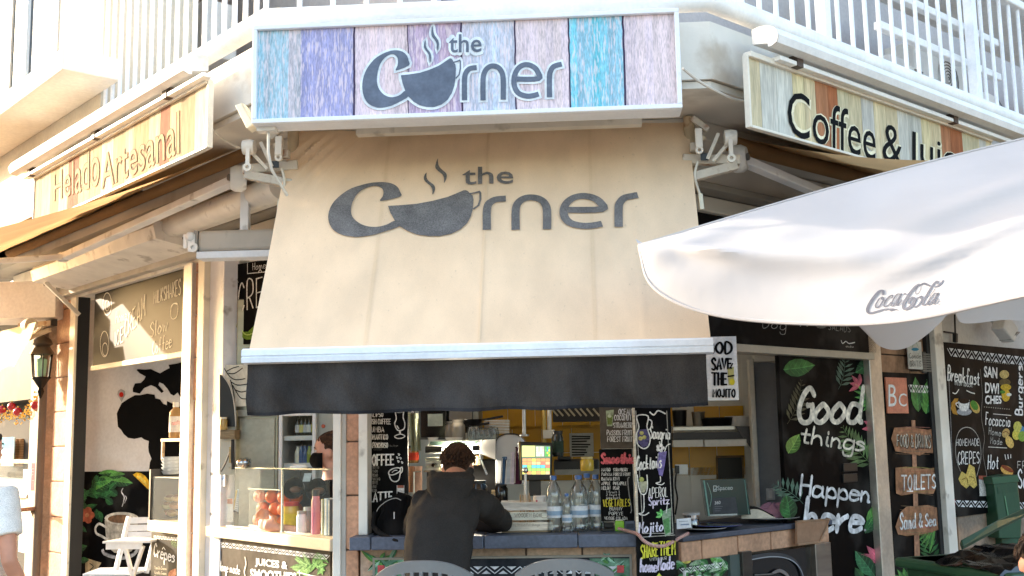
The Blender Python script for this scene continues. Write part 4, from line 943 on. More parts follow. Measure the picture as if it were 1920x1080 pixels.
# hanging crepes chalkboard inside left window
FW = Face(FL.pt(-1.30, -.12, 0), (uL+uC*.35).normalized(), ((nL+nC*.35).normalized()))
t = flat_board('menu_board', 'black crepes chalkboard with a lime hanging in the left window', FW, 0, 427, 560, 600, 487, 642, c('#0f0f10'))
m = MB(); o = .004
m.line(FW, o, [(464, 490), (464, 513), (496, 510), (520, 500), (520, 486), (464, 490)], .005, CHALK, smooth=False); m.write(FW, o, 'Home made', (474, 493, 507, 530, 484, 497), CHALK, w=.07)
m.write(FW, o, 'CREPES', (447, 528, 586, 545, 500, 558), CHALK, w=.05); m.line(FW, o, [(484, 512), (488, 505), (492, 511)], .006, CHALK, smooth=False)
m.poly(FW, o, [(447, 593), (450, 610), (455, 622), (465, 622), (475, 612), (490, 600), (490, 625), (478, 636), (462, 637), (449, 630), (443, 612)], c('#6f8a34')); m.line(FW, o+.001, [(449, 600), (453, 618), (463, 628), (480, 622)], .008, c('#b8cc6a'), taper=.5)
m.line(FW, o, [(445, 493), (443, 515), (447, 530)], .004, c('#88867e'))
m.build('lettering', 'chalk', t)
m = MB(); m.line(FW, .0, [(420, 664), (500, 650)], .03, c('#6f6a62')); m.build('ledge', 'paint', t)
# ------------------------------------------------------------------ counter boards
KO = -.12
t = flat_board('menu_board', 'tall black coffee and latte chalkboard behind the black bag', FC, KO, 689, 765, 900, 730, 1003, c('#0e0e0f'))
m = MB(); o = KO+.004
for wd, y, x1, h in (('CALIPSO', 777, 718, 9), ('IRISH COFFEE', 790, 732, 10), ('KUMBA', 805, 720, 10), ('ROMANTICO', 819, 727, 10), ('CAPRICHOSO', 834.5, 727, 10)): m.write(FC, o, wd, (691, y-h/2, y+h/2, x1, y-h/2, y+h/2), CHALK, w=.16)
m.write(FC, o, 'COFFEE', (690, 853, 873, 738, 852, 871), WHITE, w=.15, mod=.2); m.write(FC, o, 'LATTE', (692, 924, 941, 735, 922, 939), WHITE, w=.17, mod=.2)
for i, wd in enumerate(('RISTRETTO', 'CORTADO', 'AMERICANO', 'CAPUCCINO', 'ICE COFFEE', 'BOMBON', 'ESPRESSO')): m.write(FC, o, wd, (692, 873.5+i*7.2, 879+i*7.2, 705+random.uniform(0, 8), 873.5+i*7.2, 879+i*7.2), c('#8e8c86'), w=.14)
for i in range(5): m.write(FC, o, 'caramel', (700, 784+i*14.3, 787+i*14.3, 716, 784+i*14.3, 787+i*14.3), c('#6a6864'), w=.12)
m.write(FC, o, 'Baileys', (731, 834, 839, 746, 833, 838), c('#8a8882'), w=.1)
m.line(FC, o, [(741, 772), (743, 785), (740, 795), (745, 806), (752, 807), (758, 803), (759, 793), (756, 783), (757, 772)], .006, CHALK); m.blob(FC, o-.001, 749, 772, 8.5, 2.5, c('#8a8a86')); m.line(FC, o, [(750, 807), (750, 815)], .01, CHALK); m.line(FC, o, [(740, 818), (745, 822), (755, 821), (759, 817), (750, 814), (740, 818)], .005, CHALK); m.line(FC, o, [(744, 798), (748, 804)], .006, CHALK)
m.line(FC, o, [(729, 885), (734, 880), (744, 877), (751, 879), (748, 885), (738, 890), (730, 890), (729, 885)], .006, CHALK); m.line(FC, o, [(729, 888), (733, 899), (740, 903), (748, 899), (751, 882)], .006, CHALK); m.line(FC, o, [(750, 878), (754, 876), (754, 884), (750, 888)], .006, CHALK); m.line(FC, o, [(735, 886), (740, 882), (745, 882)], .004, CHALK)
for x, y in ((748, 852), (745, 858), (751, 859), (747, 865), (754, 867)): m.line(FC, o, [(x-1.5, y-1.5), (x+1.5, y), (x, y+2), (x-1.5, y-1.5)], .004, CHALK)
m.poly(FC, o, [(744, 910), (758, 910), (758, 931), (744, 931)], c('#dcd8d2')); m.poly(FC, o+.001, [(745, 910), (757, 910), (757, 915), (745, 915)], c('#a86a58')); m.build('lettering', 'chalk', t)
# smoothies board
t = flat_board('menu_board', 'smoothies chalkboard with pink heading hanging behind the plastic bottles', FC, -.02, 1125, 1187, 900, 842, 977, c('#131314'))
m = MB(); o = -.016
m.write(FC, o, 'Smoothies', (1128, 850, 869, 1197, 849, 868), c('#e8747c'), w=.22, shear=.1)
for r, (a, b) in enumerate((('MANGO', 'STRAWBERRY'), ('PAPAYA', 'FOREST FRUIT'), ('BANANA', 'KIWI'), ('APPLE', 'PINEAPPLE'), ('MELON', 'PEAR'))):
    y = 880.5+r*8.6; m.write(FC, o, a, (1128, y-3, y+3, 1128+3.2*len(a), y-3, y+3), CHALK, w=.16); m.write(FC, o, b, (1150, y-3, y+3, min(1182, 1150+2.7*len(b)), y-3, y+3), CHALK, w=.16)
for i, s_ in enumerate(('1 fruit 3.50@', '2 fruit 4.00@', 'extra fruit 0.60')): m.write(FC, o, s_.split('.')[0], (1137, 920+i*5.5, 924.5+i*5.5, 1162, 920+i*5.5, 924.5+i*5.5), CHALK, w=.13)
m.write(FC, o, 'VEGETABLES', (1131, 936, 950, 1181, 935, 949), c('#e0d24a'), w=.11)
for i, s_ in enumerate(('BUNNY', 'POPEYE', 'VEGGIE COLADA')): wd = 10+len(s_)*2; m.write(FC, o, s_, (1155-wd*.6, 950.5+i*9, 957+i*9, 1155+wd*.6, 950.5+i*9, 957+i*9), CHALK, w=.13)
m.line(FC, o, [(1180, 895), (1177, 900), (1180, 930), (1184, 955), (1182, 962)], .005, c('#9a9894')); m.build('lettering', 'chalk', t)
t = flat_board('menu_board', 'grey board listing coconut and passion fruit above the smoothies board', FC, -.016, 1125, 1187, 800, 730, 841, c('#6a6258'))
m = MB(); o = -.012
for wd, x0, y, x1 in (('OCEAN', 1160, 772, 1184), ('COCONUT', 1152, 783, 1184), ('STRAWBERRY', 1150, 797, 1188), ('PASSION FRUIT', 1138, 811, 1185), ('FOREST FRUIT', 1139, 823, 1186)): m.write(FC, o, wd, (x0, y-5, y+5, x1, y-5, y+5), WHITE, w=.13)
m.poly(FC, o, [(1136, 770), (1151, 768), (1148, 799), (1138, 799)], c('#b8c4a0')); m.poly(FC, o+.001, [(1138, 778), (1149, 778), (1147, 796), (1139, 796)], c('#7c8c4e')); m.blob(FC, o+.002, 1143, 780, 4, 3, c('#dfe8c8')); m.build('lettering', 'chalk', t)
# leaning totem
ft = Face(FC.at(1228, 1000, .24), (uC*math.cos(.05)+V((0, 0, -1))*math.sin(.0)), nC)
pts = [(1186, 735), (1262, 735), (1268, 1005), (1272, 1200), (1192, 1200), (1188, 1005)]
t = thing('menu_totem', 'tall black sangria and cocktails chalkboard with a pale side edge at the counter end', 'menu board', FC.at(1228, 1150, .22), FC.rz)
m = MB(); TO = .20; m.poly(FC, TO, [(1186, 735), (1256, 735), (1275, 1230), (1199, 1230)], c('#111113'), thick=.05); m.build('panel', 'board', t)
m = MB(); m.poly(FC, TO+.004, [(1185, 735), (1189, 735), (1198, 1000), (1193, 1000)], c('#d8ccb8'), thick=.05); m.build('side_edge', 'wood', t)
m = MB(); o = TO+.004; LIL = c('#b8aed0')
m.line(FC, o, [(1192, 770), (1206, 1000), (1262, 1000), (1250, 770)], .004, c('#a6a49c'), smooth=False); m.line(FC, o+.0005, [(1205, 1007), (1266, 1003)], .004, c('#a6a49c'))
m.write(FC, o, 'Sangria', (1219, 798, 832, 1256, 800, 834), CHALK, w=.09, shear=.15); m.write(FC, o, 'Cocktails', (1194, 855, 882, 1240, 850, 877), CHALK, w=.09, shear=.15)
m.write(FC, o, 'APEROL', (1216, 914, 934, 1252, 912, 931), CHALK, w=.07); m.write(FC, o, 'Spritz', (1217, 932, 954, 1254, 930, 950), c('#d2c9e0'), w=.15); m.write(FC, o, 'Mojito', (1198, 979, 1008, 1243, 975, 1003), c('#d8d6e6'), w=.13, shear=.1)
m.line(FC, o, [(1194, 780), (1198, 800), (1193, 815), (1195, 832), (1206, 841), (1216, 836), (1219, 820), (1213, 800), (1215, 780), (1194, 780)], .006, CHALK); m.line(FC, o, [(1215, 786), (1222, 790), (1220, 803), (1214, 806)], .006, CHALK)
m.poly(FC, o-.001, [(1196, 806), (1215, 804), (1218, 822), (1214, 836), (1205, 839), (1196, 830)], c('#565074'))
for x, y in ((1203, 812), (1208, 820), (1201, 822)): m.blob(FC, o+.001, x, y, 4, 4, c('#b8b070'))
m.poly(FC, o, [(1235, 848), (1250, 846), (1246, 875), (1242, 893), (1236, 891), (1231, 872)], c('#7a70a8')); m.line(FC, o+.001, [(1246, 847), (1250, 836), (1257, 832)], .005, CHALK); m.line(FC, o, [(1238, 893), (1238, 903), (1230, 906), (1240, 909), (1246, 905)], .005, CHALK)
for i in range(5): m.blob(FC, o+.002, 1238+5*math.cos(i*1.256), 840+5*math.sin(i*1.256), 3.4, 3.4, c('#e8e4e0'))
m.line(FC, o, [(1195, 890), (1197, 910), (1202, 925), (1210, 926), (1214, 912), (1213, 890)], .005, CHALK); m.poly(FC, o-.001, [(1197, 904), (1214, 902), (1213, 914), (1208, 924), (1202, 923)], c('#a8a890')); m.line(FC, o, [(1207, 926), (1207, 958), (1198, 963), (1208, 966), (1217, 961)], .005, CHALK); m.blob(FC, o+.001, 1203, 899, 4.5, 4.5, c('#b0b468'))
m.poly(FC, o, [(1240, 960), (1258, 952), (1258, 1002), (1247, 1006)], c('#88a088')); m.poly(FC, o+.001, [(1243, 975), (1255, 970), (1256, 998), (1248, 1002)], c('#5a8a58'))
for a in (150, 100, 200): leaf(m, FC, o+.001, 1241, 966, 12, 7, a, c('#4c9a50'), c('#79c070'), 0)
m.line(FC, o+.002, [(1249, 962), (1252, 940)], .004, CHALK)
m.write(FC, o, 'SHARE', (1202, 1020, 1048, 1234, 1016, 1042), c('#dcd94e'), w=.09); m.write(FC, o, 'THEM', (1236, 1016, 1042, 1266, 1014, 1040), c('#dcd94e'), w=.09); m.write(FC, o, 'WITH OUR', (1218, 1046, 1052, 1250, 1043, 1049), CHALK, w=.1)
m.write(FC, o, 'home', (1201, 1048, 1072, 1232, 1050, 1072), c('#d8cfe4'), w=.14, shear=.1); m.write(FC, o, 'Made', (1234, 1046, 1070, 1264, 1042, 1066), c('#d8cfe4'), w=.12, shear=.1)
m.poly(FC, o, [(1230, 1082), (1236, 1074), (1242, 1082)], c('#c8cc5a')); m.line(FC, o, [(1218, 772), (1226, 778), (1234, 770), (1248, 776)], .007, CHALK); m.build('lettering', 'chalk', t)
# zigzag panel on the counter front
t = flat_board('painted_board', 'dark panel with white zigzag and tropical leaves on the counter front', FC, .012, 703, 1181, 1070, 1047, 1200, c('#33373d'), 'board', .012, 'board', c('#9a9488'))
m = MB(); o = .016
m.k = 0; m.poly(FC, o-.003, [(703, 1047), (775, 1047), (760, 1100), (703, 1100)], c('#6fa88a')); m.poly(FC, o-.003, [(1105, 1047), (1181, 1047), (1181, 1100), (1125, 1100)], c('#6f9a80'))
for i in range(26):
    x = random.choice((random.uniform(705, 765), random.uniform(1112, 1178))); leaf(m, FC, o-.002, x, random.uniform(1050, 1085), random.uniform(18, 40), 9, random.choice((20, 40, 60, 140, 160, 200, 220)), random.choice((GM, c('#3c8058'))), random.choice((GL, c('#9ccab0'))), 1)
zig(m, FC, o+.003, 722, 1062, 1165, 1062, 14, 14, 14, c('#e9edf2'))
for x in (708, 1157): m.poly(FC, o+.0045, [(x, 1060), (x+13, 1060), (x+13, 1074), (x, 1074)], c('#e05a5c'))
m.build('pattern', 'leafprint', t)
# ------------------------------------------------------------------ right facade boards
t = flat_board('menu_board', 'black board with salads lettering above the right counter opening', FR, .03, 1292, 1640, 600, 400, 650, c('#151517'))
zb_ = FR.uz(1485, 652, .03)[1]
m = MB(); o = .034
m.write(FR, o, 'Hot', (1395, 560, 598, 1420, 562, 600), CHALK, w=.06, shear=.15); m.write(FR, o, 'Dog', (1430, 592, 622, 1474, 596, 628), c('#9a9894'), w=.08, shear=.1); m.write(FR, o, 'SALADS', (1553, 604, 619, 1594, 609, 624), c('#a8a6a0'), w=.08)
m.blob(FR, o, 1540, 610, 11, 6, c('#6c6a64')); m.line(FR, o, [(1500, 612), (1506, 604), (1514, 612)], .008, c('#b8b6b0')); m.line(FR, o, [(1577, 638), (1580, 644), (1586, 640), (1592, 644), (1603, 642)], .006, CHALK); m.write(FR, o, 'studio', (1586, 647, 651, 1600, 648, 652), CHALK, w=.12); m.build('lettering', 'chalk', t)
m = MB(); u0, u1 = FR.uz(1330, 645, .045)[0], FR.uz(1640, 665, .045)[0]; m.box(FR, u0-.25, u1, -.1, .045, zb_-.045, zb_, c('#b5aa98')); m.build('frame', 'paint', t, bevel=.003)
t = flat_board('painted_board', 'glossy black panel lettered Good things Happen here with painted tropical leaves', FR, -.02, 1470, 1642, 860, 652, 1250, c('#08080a'), 'board', .03, 'board')
m = MB(); o = -.016; CR_ = c('#ece6d8')
T1_, T2_, T3_ = c('#1d4a2c'), c('#2c6a3c'), c('#4a6a5c')
for x, y, L_, w_, a, c1, c2 in ((1469, 693, 60, 34, 8, GM, c('#3f7a3a')), (1643, 676, 46, 30, 210, GD, GM), (1478, 850, 42, 26, 60, c('#4a7a30'), c('#7a9c4a')), (1482, 975, 50, 34, 100, GD, GM), (1622, 1000, 46, 20, 55, GD, GM), (1628, 985, 52, 24, 62, GM, GL), (1640, 1080, 60, 30, 128, GD, c('#3c7a50')), (1650, 1090, 30, 14, 60, GM, GL), (1618, 1090, 30, 16, 120, GM, GD)): leaf(m, FR, o, x, y, L_, w_, a, c1, c2)
fern(m, FR, o, 1572, 730, 60, 62, T3_, 7, .4, .3); fern(m, FR, o, 1640, 876, 95, 140, c('#5c7a4a'), 10, .36, -.2); fern(m, FR, o, 1476, 795, 85, 55, c('#4c4a34'), 9, .3, .3); fern(m, FR, o, 1506, 945, 66, 130, T3_, 7, .45, .3)
for i in range(7): leaf(m, FR, o, 1640, 742+i*2, 44-i*3, 9, 150+i*14, GM, GL, 0)
bloom(m, FR, o, 1612, 722, 24, 150, PINK, 4, 120); bloom(m, FR, o, 1646, 802, 32, 140, PINK, 4, 90); bloom(m, FR, o, 1652, 1054, 42, 118, PINK, 4, 80)
m.write(FR, o+.003, 'Good', (1498, 728, 794, 1619, 726, 792), CR_, w=.20, shear=.18, gap=.06); m.write(FR, o+.003, 'things', (1503, 798, 842, 1620, 812, 860), CR_, w=.19, shear=.15, gap=.04)
m.write(FR, o+.003, 'Happen', (1500, 890, 943, 1630, 906, 955), c('#e0e2e6'), w=.18, shear=.12, gap=.05); m.write(FR, o+.003, 'here', (1508, 934, 996, 1618, 944, 996), c('#e0e2e6'), w=.21, shear=.15, gap=.08)
for x, y in ((1570, 994), (1598, 997), (1622, 994), (1650, 988), (1643, 908)): m.blob(FR, o+.003, x, y, 2.2, 2.2, c('#c8c8c8'))
m.build('lettering', 'leafprint', t)
m = MB()
for x0, y0, x1, y1 in ((1582, 868, 1608, 884), (1582, 888, 1608, 904)): m.pbox(FR, -.008, x0, y0, x1, y1, .012, c('#1a1a1a'))
m.build('socket', 'plastic', t, bevel=.003)
# signpost board
t = flat_board('painted_board', 'black panel with painted wooden signposts to food, toilets and the beach', FR, -.02, 1666, 1752, 880, 700, 1250, c('#141415'), 'board', .03, 'board')
m = MB(); o = -.016
leaf(m, FR, o, 1736, 776, 78, 30, 80, GM, GL, 6); leaf(m, FR, o, 1722, 772, 66, 22, 95, GM, c('#4a8a44'), 4); fern(m, FR, o, 1752, 1075, 76, 97, GM, 8, .34)
for i in range(6): leaf(m, FR, o, 1752, 985, 34+i*4, 9, 200+i*12, GM, GL, 0)
for i in range(6): leaf(m, FR, o, 1700, 1092, 30, 9, 30+i*24, GM, GL, 0)
zig(m, FR, o+.002, 1703, 721, 1754, 724, 14, 14, 5, WHITE)
BR = c('#a87858')
m.poly(FR, o+.003, [(1709, 788), (1716, 788), (1728, 1130), (1717, 1130)], c('#b5866a'))
def plaque(pts, n=10):
    m.poly(FR, o+.006, pts, BR); ys = [p[1] for p in pts]; xs = [p[0] for p in pts]
    for i in range(n):
        y = min(ys)+(max(ys)-min(ys))*(i+.5)/n; y += random.uniform(-1.5, 1.5); x0 = min(xs)+random.uniform(6, 16); x1 = max(xs)-random.uniform(6, 12)
        m.line(FR, o+.0072, [(x0, y), ((x0+x1)/2, y+random.uniform(-3, 3)), (x1, y+random.uniform(-1, 2))], random.uniform(.002, .006), tuple(q*random.uniform(.55, 1.25) for q in BR), taper=.5)
plaque([(1671, 822), (1677, 802), (1700, 800), (1740, 806), (1750, 804), (1751, 850), (1735, 849), (1725, 854), (1690, 848), (1679, 846)]); plaque([(1679, 877), (1700, 875), (1730, 879), (1752, 877), (1760, 893), (1759, 905), (1750, 926), (1715, 925), (1690, 929), (1680, 925)]); plaque([(1688, 960), (1700, 950), (1740, 947), (1757, 952), (1760, 993), (1740, 1000), (1700, 1005), (1684, 1002), (1679, 988)])
m.write(FR, o+.010, 'FOOD & DRINKS', (1683, 815, 839, 1746, 815, 843), c('#3a2a20'), w=.17, mod=.2); m.write(FR, o+.012, 'FOOD & DRINKS', (1682, 814, 838, 1745, 814, 842), c('#e8ddcc'), w=.08, mod=.2)
m.write(FR, o+.009, 'TOILETS', (1690, 892, 919, 1754, 890, 915), WHITE, w=.14, mod=.2); m.line(FR, o+.009, [(1700, 921), (1712, 921)], .008, WHITE)
m.write(FR, o+.009, 'Sand & Sea', (1688, 962, 993, 1755, 964, 985), WHITE, w=.13, mod=.4)
m.build('lettering', 'leafprint', t)
t = flat_board('sign_plate', 'salmon square plate lettered Bc on the signpost panel', FR, .0, 1663, 1702, 742, 708, 775, c('#d88e74'), 'print', .012, 'sign')
m = MB(); m.write(FR, .004, 'B', (1666, 721, 762, 1681, 721, 762), WHITE, 'B'); m.write(FR, .004, 'C', (1685, 737, 762, 1700, 738, 762), WHITE, 'B'); m.build('lettering', 'print', t)
t = flat_board('poster', 'small white poster with a blue drawing above the signpost panel', FR, .0, 1703, 1729, 668, 640, 692, c('#cfccc4'), 'print', .008, 'poster')
m = MB(); m.blob(FR, .004, 1716, 655, 7, 3, c('#4a8aa8')); m.line(FR, .004, [(1710, 652), (1716, 640), (1722, 652)], .004, c('#6a8a6a')); m.write(FR, .004, 'Conde', (1705, 662, 672, 1727, 662, 672), c('#44403c'), w=.1); m.write(FR, .004, 'GRATIS', (1706, 676, 687, 1727, 676, 687), c('#44403c'), w=.1); m.build('print', 'print', t)
t = thing('vent_grille', 'grey slatted vent grille beside the small white poster', 'vent', FR.at(1741, 670, 0), FR.rz)
m = MB()
for i in range(8): m.pbox(FR, .0, 1731, 663+i*4.4, 1752, 666+i*4.4, .02, c('#7d7871'))
m.pbox(FR, -.012, 1730, 660, 1753, 700, .01, c('#55504a')); m.build('slats', 'paint', t)
# menu board far right
t = flat_board('menu_board', 'large black breakfast and sandwiches board with zigzag borders on the right wall', FR, .02, 1774, 2010, 800, 652, 957, c('#131314'))
m = MB(); o = .024
zig(m, FR, o, 1776, 652, 1990, 678, 15, 16, 14, c('#d8dadc')); zig(m, FR, o, 1790, 938, 1990, 944, 12, 12, 13, c('#e2e4e6')); m.line(FR, o, [(1778, 690), (1783, 800), (1787, 930)], .008, c('#8a8c90'))
m.write(FR, o, 'Breakfast', (1777, 684, 713, 1836, 694, 722), WHITE, w=.13, shear=.1); m.write(FR, o, 'with toast', (1790, 709, 722, 1823, 713, 726), c('#d8d8d4'), w=.12, shear=.1); m.line(FR, o, [(1786, 736), (1792, 738), (1798, 730)], .008, CHALK); m.line(FR, o, [(1812, 732), (1820, 736), (1828, 738)], .008, CHALK)
m.blob(FR, o, 1808, 772, 14, 7, c('#a8a8ac')); m.poly(FR, o+.001, [(1797, 752), (1818, 750), (1817, 765), (1811, 771), (1803, 771), (1798, 765)], c('#e6e4e0')); m.blob(FR, o+.003, 1808, 752, 10, 5, c('#3a2c22')); m.line(FR, o+.001, [(1797, 755), (1792, 757), (1797, 764)], .008, c('#e6e4e0'))
m.poly(FR, o, [(1784, 755), (1790, 747), (1797, 747), (1795, 757), (1791, 762), (1796, 778), (1787, 776), (1783, 766)], c('#b8883c')); m.blob(FR, o, 1828, 763, 8, 13, c('#c8a860'), rot=-.5); m.blob(FR, o+.002, 1827, 760, 6, 10, c('#5a8c3c'), rot=-.5)
m.write(FR, o, 'HOMEMADE', (1793, 822, 837, 1836, 822, 836), WHITE, w=.11); m.write(FR, o, 'CREPES', (1796, 846, 871, 1836, 846, 868), WHITE, w=.10)
m.line(FR, o, [(1801, 884), (1793, 860), (1792, 830), (1799, 808), (1813, 801), (1827, 808), (1837, 828), (1839, 860), (1831, 894)], .006, c('#b0aea8'))
for dx in (0, 14): m.poly(FR, o+dx*.0002, [(1797+dx, 898-dx*.5), (1803+dx, 884-dx), (1813+dx, 890-dx), (1818+dx, 910), (1812+dx, 916), (1802+dx, 908)], c('#d2b866')); m.line(FR, o+.004, [(1803+dx, 900-dx*.5), (1812+dx, 896), (1815+dx, 906)], .005, c('#7a5a28'))
m.write(FR, o, 'SAN', (1845, 686, 707, 1870, 689, 710), WHITE, 'B', bold=.03); m.write(FR, o, 'DWI', (1847, 717, 737, 1873, 719, 739), WHITE, 'B', bold=.03); m.write(FR, o, 'CHES', (1847, 741, 758, 1878, 742, 757), WHITE, 'B', bold=.03)
for x, y, rx, ry, cc in ((1883, 702, 9, 8, '#c8b070'), (1884, 717, 11, 7, '#6a5a3c'), (1886, 726, 10, 6, '#c8a83c'), (1886, 741, 8, 12, '#d8b040'), (1880, 735, 5, 3, '#5a8c3c'), (1892, 740, 5, 3, '#dcdcd0')): m.blob(FR, o, x, y, rx, ry, c(cc))
m.write(FR, o, 'Focaccia', (1848, 773, 797, 1894, 779, 800), WHITE, w=.11, shear=.12); m.write(FR, o, 'Home', (1854, 800, 815, 1877, 805, 818), c('#c8c8c4'), w=.09, shear=.1); m.write(FR, o, 'Made', (1857, 818, 832, 1879, 822, 834), c('#c8c8c4'), w=.09, shear=.1); m.line(FR, o, [(1862, 776), (1896, 779)], .005, CHALK); m.line(FR, o, [(1853, 838), (1888, 840)], .005, CHALK)
m.blob(FR, o, 1886, 812, 7, 9, c('#c8a868'), rot=.4); m.blob(FR, o+.001, 1893, 829, 7, 12, c('#dcb868'), rot=-.4); m.line(FR, o+.003, [(1880, 812), (1886, 809), (1892, 814)], .006, c('#8a5a3a'))
m.write(FR, o, 'Hot', (1852, 853, 880, 1872, 851, 878), WHITE, w=.11, shear=.12); m.write(FR, o, 'Dog', (1855, 893, 920, 1876, 892, 918), WHITE, w=.11)
for dx in (0, 5, 10): m.line(FR, o, [(1886+dx*.9, 862-dx*.3), (1884+dx*1.1, 852)], .014, WHITE, taper=.4)
m.blob(FR, o, 1888, 882, 13, 8, c('#d8aa5c'), rot=.5); m.blob(FR, o+.002, 1889, 879, 13, 4, c('#8a4a32'), rot=.5)
m.line(FR, o, [(1838, 692), (1842, 740), (1840, 780), (1846, 820), (1843, 850), (1850, 890), (1848, 905)], .006, c('#8c8a84'))
m.write(FR, o, 'Burgers', (1905, 770, 772, 1909, 690, 692), WHITE, w=.1) if False else None
st = strokes('Burgers', .1); xa, xb = min(p[0] for q in st for p in q), max(p[0] for q in st for p in q)
bp = lambda p: FR.uz(1909+(1-p[1])*13-5, 778-(p[0]-xa)/(xb-xa)*92, o)
for q in st: m.ribbon(lambda u, z, e=0: FR.pt(u, o+e, z), [bp(p) for p in q], .017, WHITE, mod=.4)
for x, y, cc in ((1908, 800, '#c8c060'), (1914, 808, '#5a8cb0'), (1906, 815, '#d8c85a'), (1917, 818, '#8aa84a')): m.blob(FR, o, x, y, 8, 10, c(cc))
m.write(FR, o, 'FRESH', (1908, 864, 878, 1950, 866, 880), CHALK, w=.1); m.write(FR, o, 'Salads', (1909, 880, 915, 1965, 884, 918), WHITE, w=.12)
for y0 in (678, 763):
    for i in range(12): m.blob(FR, o, 1846+i*4.2, y0+i*.4, 1.2, 1.2, c('#9a9890'), 6)
m.poly(FR, o, [(1835, 893), (1851, 893), (1852, 930), (1837, 930)], c('#c9c6c0')); m.poly(FR, o+.001, [(1835, 892), (1850, 892), (1849, 900), (1836, 899)], c('#a05a48')); m.poly(FR, o, [(1787, 936), (1791, 936), (1791, 948), (1788, 948)], c('#b03838')); m.build('lettering', 'chalk', t)
# mojito poster
t = flat_board('poster', 'white poster reading God save the mojito hung at the awning edge', FC, -.06, 1322, 1383, 690, 631, 751, c('#e6e4e0'), 'print', .004, 'poster')
m = MB(); o = -.056; K = c('#101010')
m.write(FC, o, 'GOD', (1326, 640, 665, 1372, 641, 663), K, w=.2); m.write(FC, o, 'SAVE', (1335, 671, 694, 1371, 673, 690), K, w=.17); m.write(FC, o, 'THE', (1335, 699, 722, 1362, 700, 721), K, w=.17); m.write(FC, o, 'MOJITO', (1337, 730, 744, 1378, 730, 745), K, w=.2)
m.poly(FC, o, [(1364, 690), (1376, 688), (1376, 722), (1366, 722)], c('#b8b070')); m.blob(FC, o+.001, 1373, 716, 5, 6, c('#d8c83a')); m.line(FC, o+.002, [(1364, 706), (1377, 704)], .008, K); m.line(FC, o+.002, [(1369, 690), (1374, 681)], .007, K); m.build('lettering', 'print', t)
# panel below the right counter
t = flat_board('painted_board', 'leafy ices panel under the tiled right counter', FR, -.01, 1272, 1372, 1080, 1046, 1200, c('#3c3a34'), 'board', .012, 'board')
m = MB(); o = -.006
for i in range(40): leaf(m, FR, o-.001, random.uniform(1276, 1368), random.uniform(1050, 1078), random.uniform(14, 26), 11, random.uniform(0, 360), random.choice((GD, GM, c('#8aa88c'))), random.choice((GM, GL, c('#a8c0a0'))), 1)
zig(m, FR, o+.002, 1274, 1066, 1358, 1054, 9, 9, 6, WHITE); m.write(FR, o+.003, 'Ice', (1281, 1070, 1105, 1318, 1068, 1100), WHITE, 'B', bold=.03); m.blob(FR, o+.002, 1287, 1050, 9, 7, c('#e8d86a')); m.build('pattern', 'leafprint', t)
# ================================================================== THINGS ON AND BEHIND THE COUNTER
CT = 1.128
def cp(px, off, z=CT, F=FC, y=960): return F.pt(F.uz(px, y, off)[0], off, z)
def dface(y, px=960):
    """a plane facing the camera side like the chamfer, y metres away"""
    p = depth_pt(px, 819, y); return Face((p.x, p.y, 0), uC, nC)
# bottles
def bottle(name, label, p, r, h, col, cap, lab, group):
    t = thing(name, label, 'bottle', p, 0, group)
    b = V(p); pr = [(0, .004), (r*.8, 0), (r, .012), (r, h*.12)]
    for i in range(5): z = h*(.14+.09*i); pr += [(r*.955, z), (r, z+h*.03)]
    pr += [(r, h*.66), (r*.86, h*.76), (r*.5, h*.86), (r*.34, h*.90), (r*.34, h*.94)]
    m = MB(); m.lathe(b, pr, (.9, .93, .95), 20); m.build('body', 'bottle_plastic', t)
    m = MB(); m.lathe(b, [(0, h*.925), (r*.42, h*.925), (r*.42, h*.985), (r*.38, h), (0, h)], cap, 14); m.build('cap', 'plastic', t)
    m = MB(); m.lathe(b, [(r*1.01, h*.26), (r*1.015, h*.46)], lab, 20); m.lathe(b, [(r*1.02, h*.30), (r*1.02, h*.38)], c('#9ab4cc'), 20); m.build('label', 'print', t)
bg = 'clear plastic bottles on the grey counter'
for nm, lb, x, off, r, h in (('water_bottle', 'large clear bottle right of the wooden crate', 1039, -.02, .042, .300), ('water_bottle', 'small clear bottle between two large ones', 1063, -.0, .026, .205), ('water_bottle', 'front large clear bottle with a white label left of the smoothies board', 1086, -.03, .048, .300),
    ('water_bottle', 'clear bottle tucked behind the front large bottle', 1102, -.14, .044, .305), ('water_bottle', 'large clear bottle touching the edge of the smoothies board', 1118, -.08, .043, .300)):
    bottle(nm, lb, cp(x, off), r, h, None, c('#3a62a0'), c('#dfe4ea'), bg)
# wooden crate with stirrers and paper cups
u0, u1 = FC.uz(936, 970, -.0)[0], FC.uz(1036, 970, -.0)[0]
t = thing('wooden_crate', 'small pale wooden slatted crate with printed words on the counter', 'crate', FC.pt((u0+u1)/2, -.08, CT), FC.rz)
wd = c('#ddd2c4')
for z in (.012, .066, .118):
    m = MB(); m.box(FC, u0, u1, -.01, 0, CT+z, CT+z+.044, tuple(q*random.uniform(.9, 1.05) for q in wd)); m.build('slat', 'wood', t, bevel=.002)
for z in (.012, .066, .118):
    m = MB(); m.box(FC, u0, u1, -.17, -.16, CT+z, CT+z+.044, wd); m.build('slat', 'wood', t)
for a, b in ((u0-.0, u0+.012), (u1-.012, u1)):
    m = MB(); m.box(FC, a+.0005, b-.0005, -.158, -.012, CT+.012, CT+.15, c('#b59c80')); m.build('end_board', 'wood', t)
m = MB(); m.box(FC, u0+.013, u1-.013, -.158, -.012, CT+.002, CT+.01, c('#a8906f')); m.build('base', 'wood', t)
